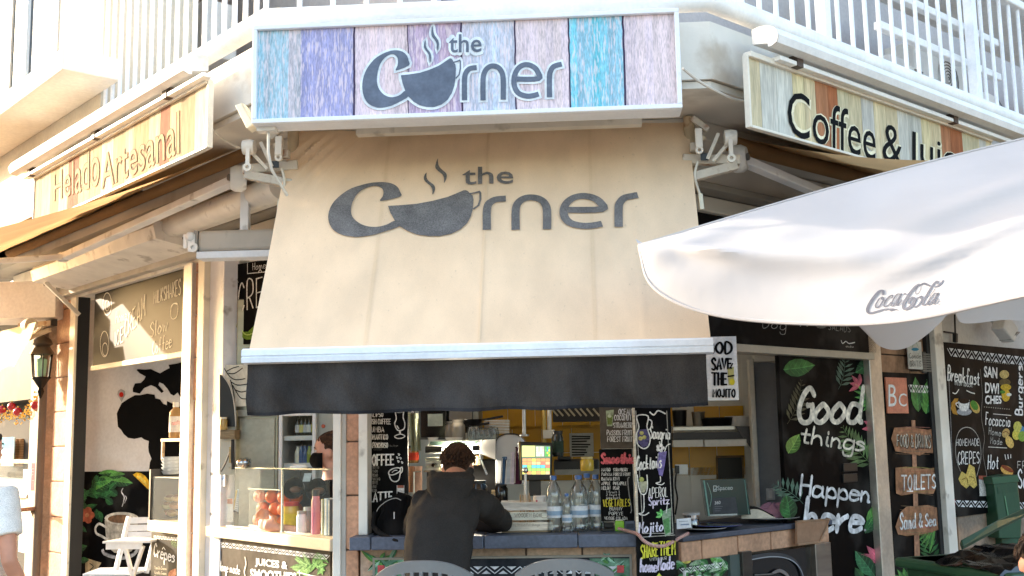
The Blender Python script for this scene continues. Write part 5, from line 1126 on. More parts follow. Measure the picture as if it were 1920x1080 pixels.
m = MB(); m.write(FC, .002, 'WOODEN BOX', (965, 962, 970, 1014, 962, 970), c('#5a4a3c'), w=.09, mod=0); m.write(FC, .002, 'my beautiful things', (962, 981, 988, 1012, 981, 988), c('#7a6858'), w=.08); m.line(FC, .002, [(1016, 970), (1016, 962), (1026, 962), (1025, 970), (1016, 970)], .002, c('#7a6858')); m.build('lettering', 'print', t)
for i in range(16):
    x = 974+i*1.9; p = cp(x, -.09-.004*(i % 4), CT+.03); q = p+V((random.uniform(-.012, .012), 0, .165+random.uniform(-.01, .01)))
    m = MB(); m.bar(p, q, .006, .003, c('#cfa878'))
    tag = m.build('wood_stirrer', 'wood'); tag['label'] = 'thin wooden stirrer standing in the crate'; tag['category'] = 'stirrer'; tag['group'] = 'wooden stirrers in the crate'
for k, (x, off) in enumerate(((1012, -.06), (1024, -.09))):
    t = thing('paper_cups', ('front stack of patterned paper cups in the crate' if k == 0 else 'rear stack of patterned paper cups in the crate'), 'cups', cp(x, off, CT+.012), 0)
    m = MB(); p = cp(x, off, CT+.012); m.lathe(p, [(0, 0), (.026, 0), (.034, .17), (.036, .175), (.034, .18), (.030, .178)], c('#e4dcd6'), 16); m.build('cup', 'print', t)
    m = MB()
    for i in range(9): a = i*2.4; m.lathe(p+V((.0335*math.cos(a), .0335*math.sin(a), .10+.018*(i % 4))), [(0, -.001), (.006, 0), (0, .001)], c('#b85a6a'), 6, V((math.cos(a), math.sin(a), 0)))
    m.build('pattern', 'print', t)
t = thing('steel_whisk', 'slim steel frother with a ball tip standing behind the crate', 'utensil', cp(986, -.12, CT+.01), 0)
p = cp(986, -.12, CT+.01); m = MB(); m.tube([p, p+V((0, 0, .20)), p+V((.002, 0, .30))], [.008, .009, .007], c('#d8d8d4'), 10); m.build('shaft', 'plastic', t); m = MB(); m.ball(p+V((.002, 0, .318)), .017, c('#d0d0d0')); m.build('tip', 'chrome', t)
# bag
t = thing('handbag', 'soft black bag with silver zip slumped on the counter left of the seated person', 'bag', cp(735, .0), FC.rz)
rows = []
for j in range(17):
    b = j/16; r = []
    for i in range(33):
        a = 2*math.pi*i/32; hw = (.105*(1-.22*b)+.012*math.sin(a*3+b*4))*(1 if b < .86 else max(.02, 1-((b-.86)/.14)**2)); hd = .06*(1-.35*b)*(1 if b < .86 else max(.05, 1-((b-.86)/.14)**1.5))
        r.append(FC.pt(uC_(736, 0)+hw*math.cos(a)+.025*b+.006*math.sin(b*12), -.02+hd*math.sin(a), CT+.002+b*.215+.012*math.cos(a)*b))
    rows.append(r)
m = MB(); m.grid(rows, c('#0c0c0e')); m.build('body', 'dark_cloth', t, weld=True)
m = MB(); m.line(FC, .05, [(704, 968), (708, 955), (716, 946), (728, 938), (742, 934), (752, 938)], .004, c('#a8a8a4')); m.build('zip', 'chrome', t)
m = MB(); m.pbox(FC, .06, 738, 960, 740, 973, .004, c('#d8d8d8')); m.build('zip_pull', 'chrome', t)
m = MB(); q = [FC.at(x, y, o_) for x, y, o_ in ((704, 960, .05), (700, 985, .07), (716, 1002, .09), (740, 1012, .13), (762, 1014, .10), (770, 990, .05))]; m.tube(crom([tuple(v) for v in q]), .014, c('#101012'), 8); m.build('strap', 'dark_cloth', t)
# rope, packets at the counter end
t = MB(); pts = [FC.at(x, y, o_) for x, y, o_ in ((1160, 991, .05), (1178, 996, .12), (1195, 1001, .235), (1206, 1013, .24), (1222, 1022, .235), (1242, 1024, .23), (1258, 1018, .22), (1275, 1008, .1), (1290, 1000, .0))]
pp = crom([tuple(v) for v in pts], 8); t.tube(pp, .0085, c('#b86a62'), 8)
for i in range(0, len(pp)-1): 
    a, b = V(pp[i]), V(pp[i+1]); t.lathe(a, [(.0092, 0), (.0092, (b-a).length*.45)], c('#d8c8bc'), 8, (b-a))
o_ = t.build('rope', 'cloth'); o_['label'] = 'red and white twisted rope hung across the cocktails chalkboard'; o_['category'] = 'rope'
def simple(name, label, cat, p, parts, rz=None, group=None):
    t = thing(name, label, cat, p, FC.rz if rz is None else rz, group)
    for nm, mt, fn, *bv in parts:
        m = MB(); fn(m); m.build(nm, mt, t, bevel=bv[0] if bv else 0)
    return t
p = cp(1158, -.02)
simple('drink_can', 'small bright green packet beside the rope end on the counter', 'packet', p, [('body', 'gloss', lambda m: m.box(FC, uC_(1150, 0), uC_(1167, 0), -.05, -.01, CT, CT+.055, c('#8cc83c')), .006), ('lid', 'plastic', lambda m: m.box(FC, uC_(1151, 0), uC_(1166, 0), -.048, -.012, CT+.0555, CT+.06, c('#d8e0c0')), .002)])
simple('card_reader', 'low black tray under the smoothies board on the counter', 'tray', cp(1138, -.03), [('body', 'plastic', lambda m: m.box(FC, uC_(1124, 0), uC_(1149, 0), -.12, -.02, CT, CT+.012, c('#18181a')), .004), ('rim', 'plastic', lambda m: m.box(FC, uC_(1124, 0), uC_(1149, 0), -.12, -.112, CT+.0125, CT+.04, c('#202022')), .003)])
simple('napkin_box', 'grey blue napkin holder against the totem board on the counter', 'holder', cp(1178, -.03), [('body', 'paint', lambda m: m.box(FC, uC_(1168, 0), uC_(1188, 0), -.14, -.02, CT, CT+.055, c('#5c6474')), .006), ('slot', 'paint', lambda m: m.box(FC, uC_(1171, 0), uC_(1185, 0), -.019, -.016, CT+.015, CT+.04, c('#3c424e')))])
# ---- espresso machine
ES = dface(6.75); E = lambda x, y, o=0: ES.uz(x, y, o)
t = thing('espresso_machine', 'grey white espresso machine with a lit strip behind the seated person', 'coffee machine', ES.at(865, 900), ES.rz)
m = MB(); m.pbox(ES, -.28, 800, 862, 935, 985, .2, c('#3a3a3c')); m.pbox(ES, .0, 800, 958, 935, 992, .5, c('#9a9a98')); m.build('body', 'dull_metal', t, bevel=.01)
m = MB(); m.poly(ES, -.02, [(802, 834), (806, 825), (903, 825), (901, 832), (897, 850), (801, 850)], c('#cfd0cc'), thick=.36); m.build('hood', 'gloss', t)
m = MB(); m.poly(ES, .0, [(898, 851), (901, 832), (906, 825), (929, 823), (929, 862), (905, 852)], c('#d4d5d2'), thick=.4); m.build('side_panel', 'gloss', t)
m = MB(); m.poly(ES, -.01, [(804, 836), (807, 828), (897, 827), (895, 833)], c('#2c3a34')); m.build('display', 'gloss', t)
m = MB(); m.tube([ES.at(835, 842, .02), ES.at(884, 840, .02)], .011, c('#fff0d4'), 10); m.build('lamp_strip', 'lamp_glow', t)
m = MB(); m.tube([ES.at(798, 843, .03), ES.at(830, 843, .03)], .022, c('#141416'), 10); m.build('knob', 'plastic', t)
m = MB(); m.tube([ES.at(886, 840, .03), ES.at(899, 840, .03)], .019, c('#141416'), 10); m.build('knob', 'plastic', t)
for x in (822, 872):
    m = MB(); m.lathe(ES.at(x, 862, -.04), [(0, 0), (.035, 0), (.035, -.03), (.03, -.05), (0, -.05)], c('#b8b8b8'), 14); m.tube([ES.at(x, 868, -.04), ES.at(x-10, 872, .10)], .012, c('#141414'), 8); m.build('group_head', 'chrome', t)
m = MB(); m.tube([ES.at(900, 853, .03), ES.at(905, 870, .04), ES.at(913, 890, .04)], .007, c('#d8d8d8'), 8); m.build('steam_wand', 'chrome', t)
for x in (812, 845, 858): 
    m = MB(); m.lathe(ES.at(x, 826, -.12), [(0, 0), (.03, 0), (.035, .02), (0, .02)], c('#e8e6e0'), 14); m.build('cup_cover', 'gloss', t)
m = MB(); u, z = E(955, 850, -.05); m.poly(ES, -.05, [(929, 908), (929, 840), (930, 828), (936, 820), (948, 815), (965, 815), (978, 820), (983, 828), (983, 908)], c('#c4c8cc'), thick=.25)
o_ = thing('coffee_grinder', 'tall rounded grey machine side beside the till', 'machine', ES.at(955, 908, -.1), ES.rz); m.build('housing', 'gloss', o_, bevel=.01)
m = MB(); m.line(ES, -.045, [(929, 850), (930, 828), (936, 819), (948, 814), (966, 814), (979, 819)], .008, c('#26282a')); m.build('edge_trim', 'plastic', o_)
# glasses and plates on the machine
for i in range(14):
    x = 884+i*3.4; p = ES.at(x, 824, -.1-.05*(i % 3)); h = .055+.02*random.random()
    simple('drinking_glass', 'upturned clear glass on top of the espresso machine', 'glass', p, [('bowl', 'bottle_plastic', lambda m: m.lathe(p, [(.024, 0), (.026, h*.5), (.02, h), (0, h)], WHITE, 12)), ('foot', 'bottle_plastic', lambda m: m.lathe(p, [(0, h), (.006, h), (.006, h+.01), (.018, h+.012), (0, h+.014)], WHITE, 10))], group='upturned glasses on the espresso machine')
for i in range(9):
    y0 = 811-i*2.9; p = ES.at(933, y0, -.28)
    o_ = MB(); h = .011; k = ES; uu, zz = ES.uz(933, y0, -.28)
    o_.poly2(lambda a, b, e=0: V(p)+uC*a-nC*b+V((0, 0, -e)), [(-.078-.001*i, -.05), (-.05, -.07), (.05, -.07), (.078, -.05), (.078, .05), (.05, .07), (-.05, .07), (-.078-.001*i, .05)], c('#e6e7e2'), .0055)
    o_ = o_.build('square_plate', 'gloss', bevel=.001); o_['label'] = 'white square plate in the neat stack above the espresso machine'; o_['category'] = 'plate'; o_['group'] = 'stacked white plates above the espresso machine'
simple('oven', 'small steel oven with a paper notice at the back left of the kiosk', 'oven', dface(7.3).at(810, 820), [('body', 'dull_metal', lambda m: m.pbox(dface(7.3), 0, 785, 740, 838, 824, .4, c('#6c6c6a')), .006), ('door', 'gloss', lambda m: m.pbox(dface(7.3), .015, 788, 742, 836, 820, .014, c('#1a1a1b')), .004), ('notice', 'print', lambda m: m.pbox(dface(7.3), .02, 802, 776, 830, 799, .003, c('#c2cabc')))])
simple('metal_box', 'plain grey metal box beside the small steel oven', 'box', dface(7.25).at(868, 800), [('body', 'dull_metal', lambda m: m.pbox(dface(7.25), 0, 842, 735, 885, 796, .4, c('#8b8780')), .006), ('side', 'dull_metal', lambda m: m.pbox(dface(7.25), -.01, 886, 735, 897, 803, .3, c('#a0a29a')), .004)])
F_ = dface(7.0)
for i, (x0, y, x1, cc) in enumerate(((842, 800, 905, '#141414'), (850, 812, 880, '#1c1c1d'))):
    p = F_.at((x0+x1)/2, y, 0); r = (F_.uz(x1, y)[0]-F_.uz(x0, y)[0])/2
    simple('frying_pan', ('wide' if i == 0 else 'smaller')+' black frying pan on the rack left of the white plates', 'pan', p, [('pan', 'plastic', lambda m: m.lathe(p, [(0, 0), (r*.8, 0), (r, .045), (r*.97, .045), (r*.78, .006), (0, .006)], c(cc), 22)), ('handle', 'plastic', lambda m: m.bar(p+V((r, -.02, .04)), p+V((r+.13, -.05, .06)), .022, .014, c(cc)), .003)])
def jar(name, label, cat, p, r, h, col, lidc, labc=None, mt='gloss', group=None, neck=.8):
    t = thing(name, label, cat, p, FC.rz, group); p = V(p)
    m = MB(); m.lathe(p, [(0, .002), (r*.9, 0), (r, .01), (r, h*.72), (r*neck, h*.84), (r*neck, h*.88)], col, 18); m.build('body', mt, t)
    m = MB(); m.lathe(p, [(0, h*.86), (r*neck*1.08, h*.86), (r*neck*1.08, h), (0, h)], lidc, 18); m.build('lid', 'plastic', t)
    if labc: m = MB(); m.lathe(p, [(r*1.01, h*.16), (r*1.01, h*.6)], labc, 18); m.build('label', 'print', t)
    return t
for i, (x, y, r, h, cc, lc, lb) in enumerate(((858, 826, .05, .13, '#8f8a80', '#54504a', 'steel canister on the rack left of the glasses'), (846, 826, .04, .12, '#6f6a62', '#3c3a36', 'darker steel canister left of its taller neighbour'), (928, 940, .022, .065, '#b99a6c', '#c9ac80', 'brown paper cup at the end of the back counter'), (940, 942, .04, .11, '#151515', '#222222', 'black canister beside the brown paper cup'), (898, 940, .05, .12, '#1a1a1b', '#252526', 'wide black canister right of the person’s ear'))):
    jar('canister', lb.replace('’', ''), 'canister', dface(6.5 if y > 900 else 6.9).at(x, y), r, h, c(cc), c(lc))
# booklets / menus by the till
for i, (x0, x1, y0, cc, lb) in enumerate(((938, 944, 857, '#3a5878', 'blue folder leaning left of the pale menus'), (946, 954, 862, '#b8c0c8', 'pale grey menu beside the blue folder'), (955, 962, 848, '#c9c2d2', 'lilac menu between the pale and dark red ones'), (963, 974, 838, '#4a2238', 'dark red folder against the till'))):
    simple('menu_folder', lb, 'folder', dface(6.42).at(x0, 908), [('cover', 'print', lambda m: m.poly(dface(6.42), .0, [(x0, 908), (x1+2, 908), (x1+3, y0), (x0+3, y0)], c(cc), thick=.16)), ('pages', 'print', lambda m: m.poly(dface(6.42), .002, [(x0+1.5, 906), (x0+3, 906), (x0+4.5, y0+2), (x0+3.5, y0+2)], c('#d8d4cc')))])
TS = dface(6.38)
t = thing('till_monitor', 'till screen with coloured buttons behind the wooden crate', 'monitor', TS.at(1004, 896), TS.rz)
m = MB(); m.poly(TS, 0, [(971, 828), (1036, 830), (1034, 900), (973, 901)], c('#121314'), thick=.04); m.build('case', 'plastic', t, bevel=.004)
m = MB(); m.line(TS, .002, [(974, 829), (977, 900)], .008, c('#b59a5c'), smooth=False); m.build('edge', 'paint', t)
m = MB(); o = .003
m.poly(TS, o, [(978, 835), (1032, 836), (1031, 890), (979, 890)], c('#5a6a58'))
def cell(x0, y0, x1, y1, cc): m.k = (m.k+1) % 7; m.poly(TS, o+.001+m.k*.0002, [(x0, y0), (x1, y0), (x1, y1), (x0, y1)], c(cc))
cell(979, 836, 1003, 856, '#d8dc78'); cell(1005, 837, 1020, 856, '#9aa08c')
for i in range(4):
    for j in range(4): cell(1006+i*3.6, 838+j*4.6, 1008.6+i*3.6, 841.4+j*4.6, '#c8ccbc')
for i in range(3):
    for j in range(4): cell(1022+i*3.2, 838+j*4.6, 1024.6+i*3.2, 841.8+j*4.6, random.choice(('#4a9c4a', '#c8c04a', '#4a8aa8', '#58b058')))
cols_ = ['#e08a5a', '#e0a87a', '#d8c058', '#8ac05a', '#58a8c8', '#5888c8', '#d8d058', '#c86a5a']
for j in range(5):
    for i in range(6): cell(980+i*8.6, 860+j*6, 987.6+i*8.6, 865+j*6, cols_[(0, 1, 4, 3, 6)[j]] if random.random() < .6 else random.choice(cols_))
m.build('screen', 'screen', t)
m = MB(); m.pbox(TS, -.05, 992, 900, 1014, 930, .05, c('#1a1a1b')); m.build('stand', 'plastic', t)
simple('steel_post', 'thin steel pole left of the till screen', 'pole', dface(6.7).at(983, 815), [('tube', 'metal', lambda m: m.tube([dface(6.7).at(982, 740), dface(6.7).at(983, 818)], .012, c('#c8c8c8'), 10)), ('foot', 'metal', lambda m: m.lathe(dface(6.7).at(983, 818), [(0, 0), (.03, 0), (.03, .012), (0, .012)], c('#a8a8a8'), 12))])
simple('white_post', 'pale twin pole right of the till screen', 'pole', dface(6.9).at(1028, 800), [('tube', 'paint', lambda m: m.tube([dface(6.9).at(1030, 735), dface(6.9).at(1030, 810)], .014, c('#d8d6cc'), 10)), ('box', 'paint', lambda m: m.pbox(dface(6.85), 0, 1018, 806, 1040, 822, .06, c('#cfcdc2')), .004), ('gas_pipe', 'paint', lambda m: m.tube([dface(6.9).at(1020, 735), dface(6.9).at(1021, 830)], .011, c('#c2a85c'), 8))])
NW = FC
simple('notice_sheet', 'creased white notice sheet on the yellow tiled wall behind the till', 'notice', FC.at(1090, 832, KB+.02), [('sheet', 'print', lambda m: m.pbox(FC, KB+.02, 1068, 812, 1113, 856, .006, c('#b8b6ac'))), ('lines', 'print', lambda m: [m.line(FC, KB+.024, [(1072, y), (1072+random.uniform(22, 36), y+random.uniform(-1, 1))], .010, c('#3a3834'), smooth=False) for y in range(818, 854, 5)])])
simple('extractor_rack', 'dark hood with slanted bars under the awning edge', 'rack', FC.at(1080, 775, -1.4), [('hood', 'plastic', lambda m: m.pbox(FC, -1.4, 1036, 735, 1124, 790, .3, c('#1d1c1a'))), ('bars', 'dull_metal', lambda m: [m.bar(FC.at(x, 766, -1.37), FC.at(x+12, 780, -1.37), .012, .012, c('#b0a890')) for x in (1034, 1044, 1056, 1066, 1078, 1088, 1100, 1112)])])
simple('deep_fryer', 'low black cooker top with a rim right of the till', 'cooker', dface(6.9).at(1070, 885), [('body', 'plastic', lambda m: m.pbox(dface(6.9), 0, 1038, 862, 1124, 885, .3, c('#161617')), .01), ('rim', 'dull_metal', lambda m: m.pbox(dface(6.9), .01, 1040, 880, 1124, 890, .01, c('#8a8a86'))), ('handle', 'plastic', lambda m: m.pbox(dface(6.9), .03, 1045, 856, 1070, 862, .05, c('#111111')), .004)])
jar('canister', 'yellow lidded tub on the dark cooker right of the till', 'canister', dface(6.75).at(1101, 883), .042, .085, c('#c8a840'), c('#d8c888'))
jar('coffee_tin', 'dark printed tin standing right of the till screen', 'tin', dface(6.5).at(1046, 856), .035, .15, c('#26302c'), c('#1a1a1a'), c('#3a4a40'))
simple('hanging_cloth', 'pale green towel hanging at the back beside the coffee chalkboard', 'towel', dface(6.6).at(775, 800), [('cloth', 'cloth', lambda m: m.grid([[dface(6.6).at(765+i*2.4+j*.8, 775+j*10, .02*math.sin(i*1.4+j*.3)) for i in range(9)] for j in range(8)], c('#a8b098'))), ('hook', 'chrome', lambda m: m.ball(dface(6.6).at(774, 773), .012, c('#c8c8c8')))])
simple('paper_bag', 'crumpled pink brown paper bag beside the person', 'bag', dface(6.4).at(776, 920), [('bag', 'print', lambda m: m.grid([[dface(6.4).at(763+i*3.6+random.uniform(-.8, .8), 874+j*7, .04*math.sin(i*.45)+random.uniform(-.008, .008)) for i in range(9)] for j in range(8)], c('#b8937c'))), ('frame', 'metal', lambda m: m.tube([dface(6.35).at(776, 935), dface(6.35).at(776, 885), dface(6.35).at(790, 884)], .005, c('#d8d4c8'), 6))])
jar('spice_jar', 'amber jar with a red label on the back shelf left of the espresso machine', 'jar', dface(6.7).at(775, 868), .034, .105, c('#8a6a3a'), c('#2a2420'), c('#b8402c'))
simple('back_shelf', 'steel back counter under the espresso machine and till', 'counter', FC.pt(.1, -.9, .9), [('top', 'metal', lambda m: m.box(FC, -.75, .95, -1.25, -.42, .98, 1.0, c('#8f8f8c')), .004), ('base', 'plastic', lambda m: m.box(FC, -.75, .95, -1.24, -.5, 0, .978, c('#242424')))])
simple('book_stack', 'pile of white paper packs on the low shelf behind the person', 'papers', dface(6.7).at(805, 880), [('sheets', 'print', lambda m: [m.pbox(dface(6.7), random.uniform(-.01, .01), 797, 858+i*4, 828, 861.4+i*4, .15, c(random.choice(('#c8ccc0', '#b4b8ac', '#d4d6cc')))) for i in range(6)]), ('tray', 'wood', lambda m: m.pbox(dface(6.7), .02, 794, 882, 832, 885, .2, c('#8a8068')))])
simple('bag_row', 'row of striped snack packets hanging right of the person', 'packets', dface(6.8).at(895, 865), [('packets', 'print', lambda m: [m.pbox(dface(6.8), .01*(i % 2), 884+i*3.4, 853+random.uniform(0, 2), 886.8+i*3.4, 872, .02, c(('#d8d2c4', '#a89878', '#e0dcd0', '#c09058')[i % 4])) for i in range(5)]), ('rail', 'metal', lambda m: m.tube([dface(6.8).at(882, 853), dface(6.8).at(903, 853)], .005, c('#888888'), 6))])
# ---- left window
LZ = 1.11
def lp(px, off, z=LZ): return FL.pt(FL.uz(px, 960, off)[0], off, z)
t = thing('glass_guard', 'clear glass screen with metal clips along the left window sill', 'screen', lp(510, -.05), FL.rz)
u0, u1, um_ = uL_(402, -.03), uL_(621, -.03), uL_(530, -.03); zt_ = 1.475
m = MB(); m.box(FL, u0, um_-.004, -.034, -.028, LZ, zt_, WHITE); m.build('pane', 'glass', t); m = MB(); m.box(FL, um_+.004, u1-.02, -.034, -.028, LZ, zt_, WHITE); m.build('pane', 'glass', t)
m = MB(); m.box(FL, um_, u1-.02, -.22, -.036, zt_, zt_+.006, WHITE); m.build('pane', 'glass', t)
m = MB(); m.box(FL, u0, u1-.02, -.038, -.024, zt_+.001, zt_+.008, c('#b4b090')); m.build('edge', 'plastic', t)
m = MB(); m.box(FL, um_-.005, um_+.005, -.036, -.024, LZ, zt_, c('#a9b0a4')); m.build('edge', 'plastic', t)
for z in (LZ+.06, zt_-.05): 
    m = MB(); m.box(FL, u0-.02, u0+.03, -.05, -.01, z, z+.025, c('#2a2a2c')); m.build('clip', 'plastic', t, bevel=.003)
t = flat_board('payment_sign', 'white card payment sign stuck to the glass screen', FL, -.02, 407, 422, 896, 881, 912, c('#e8eaec'), 'print', .003, 'sign')
m = MB(); m.write(FL, -.0185, 'VISA', (409, 892, 900, 421, 892, 900), c('#3a7ac0'), 'B'); m.build('lettering', 'print', t)
t = flat_board('info_card', 'white card with an orange top leaning on the sill behind the glass', FL, -.06, 421, 437, 956, 934, 979, c('#dcdcda'), 'print', .003, 'card')
m = MB(); m.poly(FL, -.0585, [(422, 935), (436, 935), (436, 945), (422, 944)], c('#c87a5a')); m.build('print', 'print', t)
# oranges in a clear box
t = thing('orange_box', 'clear plastic bin holding oranges behind the glass screen', 'bin', lp(500, -.18), FL.rz)
a, b = uL_(470, -.1), uL_(529, -.1)
for (q0, q1, o0, o1) in ((a, b, -.092, -.088), (a, a+.004, -.30, -.093), (b-.004, b, -.30, -.093)):
    m = MB(); m.box(FL, q0, q1, o0, o1, LZ+.004, LZ+.235, WHITE); m.build('wall', 'glass', t)
m = MB(); m.box(FL, a, b, -.096, -.084, LZ+.236, LZ+.242, c('#b8b49c')); m.build('rim', 'plastic', t)
n = 0
for j in range(3):
    for i in range(3):
        for k in range(2):
            u = a+.045+(b-a-.09)*(i+.5*(j % 2)*.6)/2; 
            p = FL.pt(min(u, b-.043)+random.uniform(-.006, .006), -.14-.085*k, LZ+.045+j*.073); mm = MB(); mm.ball(p, .0405, tuple(q*random.uniform(.85, 1.1) for q in c('#dd6a1c')), 16, 10)
            tg = thing('orange', 'round orange fruit heaped in the clear bin', 'orange', p, 0, 'oranges in the clear bin'); mm.build('peel', 'skin', tg); mm = MB(); mm.ball(p+nL*.039+V((.005, 0, .01)), .004, c('#5a6a2a'), 6, 4); mm.build('stem_end', 'skin', tg); n += 1
jar('peanut_jar', 'jar with a red lid and yellow label on the left sill', 'jar', lp(545, -.12), .052, .17, c('#d8b040'), c('#c0352c'), c('#e0c23c'), neck=.92)
jar('glass_jar', 'small clear jar of white powder beside the red lidded jar', 'jar', lp(566, -.09), .032, .125, c('#dfe2e4'), c('#9a9a96'), None)
jar('glass_jar', 'slim grey jar right of the white powder jar', 'jar', lp(577, -.13), .028, .145, c('#8a8c88'), c('#b0b0ac'), None)
jar('pink_bottle', 'tall pink bottle with a dark top on the left sill', 'bottle', lp(592, -.09), .026, .25, c('#d87f92'), c('#2c2c2e'), None, neck=.75)
for x, w_, cc, h, lb in ((604, 4, '#c8b878', .20, 'cream booklet next to the pink bottle'), (611, 7, '#a8bccc', .205, 'pale blue booklet near the right end of the sill'), (617, 4, '#5c6066', .20, 'grey booklet against the white corner post')):
    simple('booklet', lb, 'booklet', lp(x, -.1), [('cover', 'print', lambda m: m.box(FL, uL_(x-w_/2, -.08), uL_(x+w_/2, -.08), -.2, -.08, LZ, LZ+h, c(cc)), .002), ('pages', 'print', lambda m: m.box(FL, uL_(x-w_/4, -.08), uL_(x+w_/4, -.08), -.08, -.0785, LZ+.004, LZ+h-.003, c('#dedbd2')))], FL.rz)
for x, y, r, lb in ((555, 918, .068, 'black bowl on the glass shelf above the red lidded jar'), (598, 920, .066, 'second black bowl right of the first on the glass shelf')):
    p = FL.at(x, y, -.16); q = V((-.3, -.9, .35)).normalized()
    simple('bowl', lb, 'bowl', p, [('bowl', 'gloss', lambda m: m.lathe(p-q*.03, [(0, 0), (r*.5, .0), (r*.85, .03), (r, .065), (r*.97, .066), (r*.8, .035), (r*.45, .008), (0, .006)], c('#19191a'), 22, q)), ('content', 'skin', lambda m: m.ball(p+V((0, -.01, .0)), (r*.55, r*.4, r*.3), c('#6a4c3c')))])
p0 = FL.at(453, 940, -.13)
Fx = Face((p0.x, p0.y, 0), uC, nC)
t = thing('carton', 'pale blue lined carton tilted on the sill left of the oranges', 'carton', p0, FC.rz)
m = MB(); m.poly(Fx, .02, [(445, 917), (468, 921), (459, 966), (437, 958)], c('#b8ccd8'), thick=.06); m.build('box', 'print', t)
m = MB()
for i in range(10): m.line(Fx, .022, [(446-i*.75+1.5, 921+i*3.8), (464-i*.85, 924.5+i*3.8)], .003, c('#5c7486'), smooth=False)
m.line(Fx, .0225, [(444, 919), (437, 955)], .012, c('#c8b46a'), smooth=False); m.line(Fx, .0225, [(438, 958), (458, 966)], .010, c('#22262a'), smooth=False); m.build('print', 'print', t)
jar('sauce_bottle', 'brown bottle with a pale label at the left end of the sill', 'bottle', FL.at(424, 955, -.16), .042, .18, c('#5a3826'), c('#e0ddd6'), c('#d8d8d8'))
p = FL.at(455, 905, -.3)
simple('blender', 'dark blender jug with handle behind the tilted carton', 'blender', p, [('jug', 'gloss', lambda m: m.lathe(p, [(0, -.07), (.05, -.07), (.065, .06), (.06, .07), (0, .07)], c('#2c2e34'), 18)), ('handle', 'plastic', lambda m: m.tube([p+uC*.06+V((0, 0, .05)), p+uC*.11+V((0, 0, .03)), p+uC*.1+V((0, 0, -.04)), p+uC*.055+V((0, 0, -.05))], .011, c('#1c1c1e'), 8))])
p = FL.at(490, 905, -.28)
simple('food_slicer', 'low steel slicer with a dark base behind the oranges', 'slicer', p, [('plate', 'metal', lambda m: m.obox(p, uC*.08, nC*.06, V((.02, 0, .008)), c('#a8a898')), .004), ('arm', 'plastic', lambda m: m.tube([p+V((-.05, 0, -.06)), p+V((0, 0, -.02)), p+V((.08, 0, .03))], .018, c('#26262a'), 8)), ('guard', 'chrome', lambda m: m.lathe(p+V((.05, 0, -.03)), [(0, 0), (.06, 0), (.06, .01), (0, .02)], c('#c0c0bc'), 18, V((.4, -.8, .2))))])
p = FL.at(518, 905, -.3)
simple('chrome_tap', 'curved chrome tap rising behind the clear bin', 'tap', p, [('spout', 'chrome', lambda m: m.tube(crom([tuple(p+V(q)) for q in ((-.03, 0, -.08), (-.03, 0, .02), (.01, 0, .06), (.05, 0, .03))]), .012, c('#c8c8c8'), 10)), ('foot', 'chrome', lambda m: m.lathe(p+V((-.03, 0, -.10)), [(0, 0), (.03, 0), (.02, .03), (0, .03)], c('#b0b0b0'), 12))])
# fridge and steel cabinet seen through the window
W7 = dface(7.0)
t = thing('steel_cabinet', 'tall brushed steel cabinet left of the glass fridge', 'cabinet', W7.at(480, 880), W7.rz)
m = MB(); m.pbox(W7, 0, 440, 560, 521, 1150, .25, c('#8c8a7c')); m.build('body', 'metal', t, bevel=.006)
m = MB(); m.pbox(W7, .012, 447, 784, 514, 1100, .01, c('#9b988a')); m.build('door', 'dull_metal', t, bevel=.004)
m = MB(); m.pbox(W7, .012, 445, 768, 520, 781, .01, c('#a8a498')); m.build('rail', 'dull_metal', t, bevel=.004); m = MB(); m.ball(W7.at(478, 777, .016), .008, c('#44423c'), 8, 6); m.build('knob', 'chrome', t)
t = thing('glass_fridge', 'white framed drinks fridge with bottles on two shelves', 'fridge', W7.at(556, 890), W7.rz)
a, b = W7.uz(522, 830)[0], W7.uz(592, 830)[0]; za, zb2 = .6, W7.uz(556, 771)[1]
m = MB(); m.box(W7, a, b, -.5, -.48, za, zb2, c('#3a3c40')); m.box(W7, a, a+.02, -.48, -.03, za, zb2, c('#cfd2d4')); m.box(W7, b-.02, b, -.48, -.03, za, zb2, c('#cfd2d4')); m.box(W7, a+.02, b-.02, -.48, -.03, zb2-.02, zb2, c('#cfd2d4')); m.build('body', 'plastic', t)
m = MB(); wv = .024; m.box(W7, a, a+wv, -.028, 0, za, zb2, c('#dfe1e2')); m.box(W7, b-wv, b, -.028, 0, za, zb2, c('#dfe1e2')); m.box(W7, a+wv, b-wv, -.028, 0, zb2-.03, zb2, c('#dfe1e2')); fd = m.build('door', 'plastic', t, bevel=.004)
m = MB(); m.box(W7, a+wv, b-wv, -.016, -.012, za, zb2-.03, WHITE); m.build('pane', 'glass', fd)
zs = [W7.uz(560, y, -.1)[1] for y in (817, 868)]
for z in zs:
    m = MB(); m.box(W7, a+.021, b-.021, -.46, -.05, z-.03, z, c('#cfd4d6')); m.build('shelf', 'plastic', t)
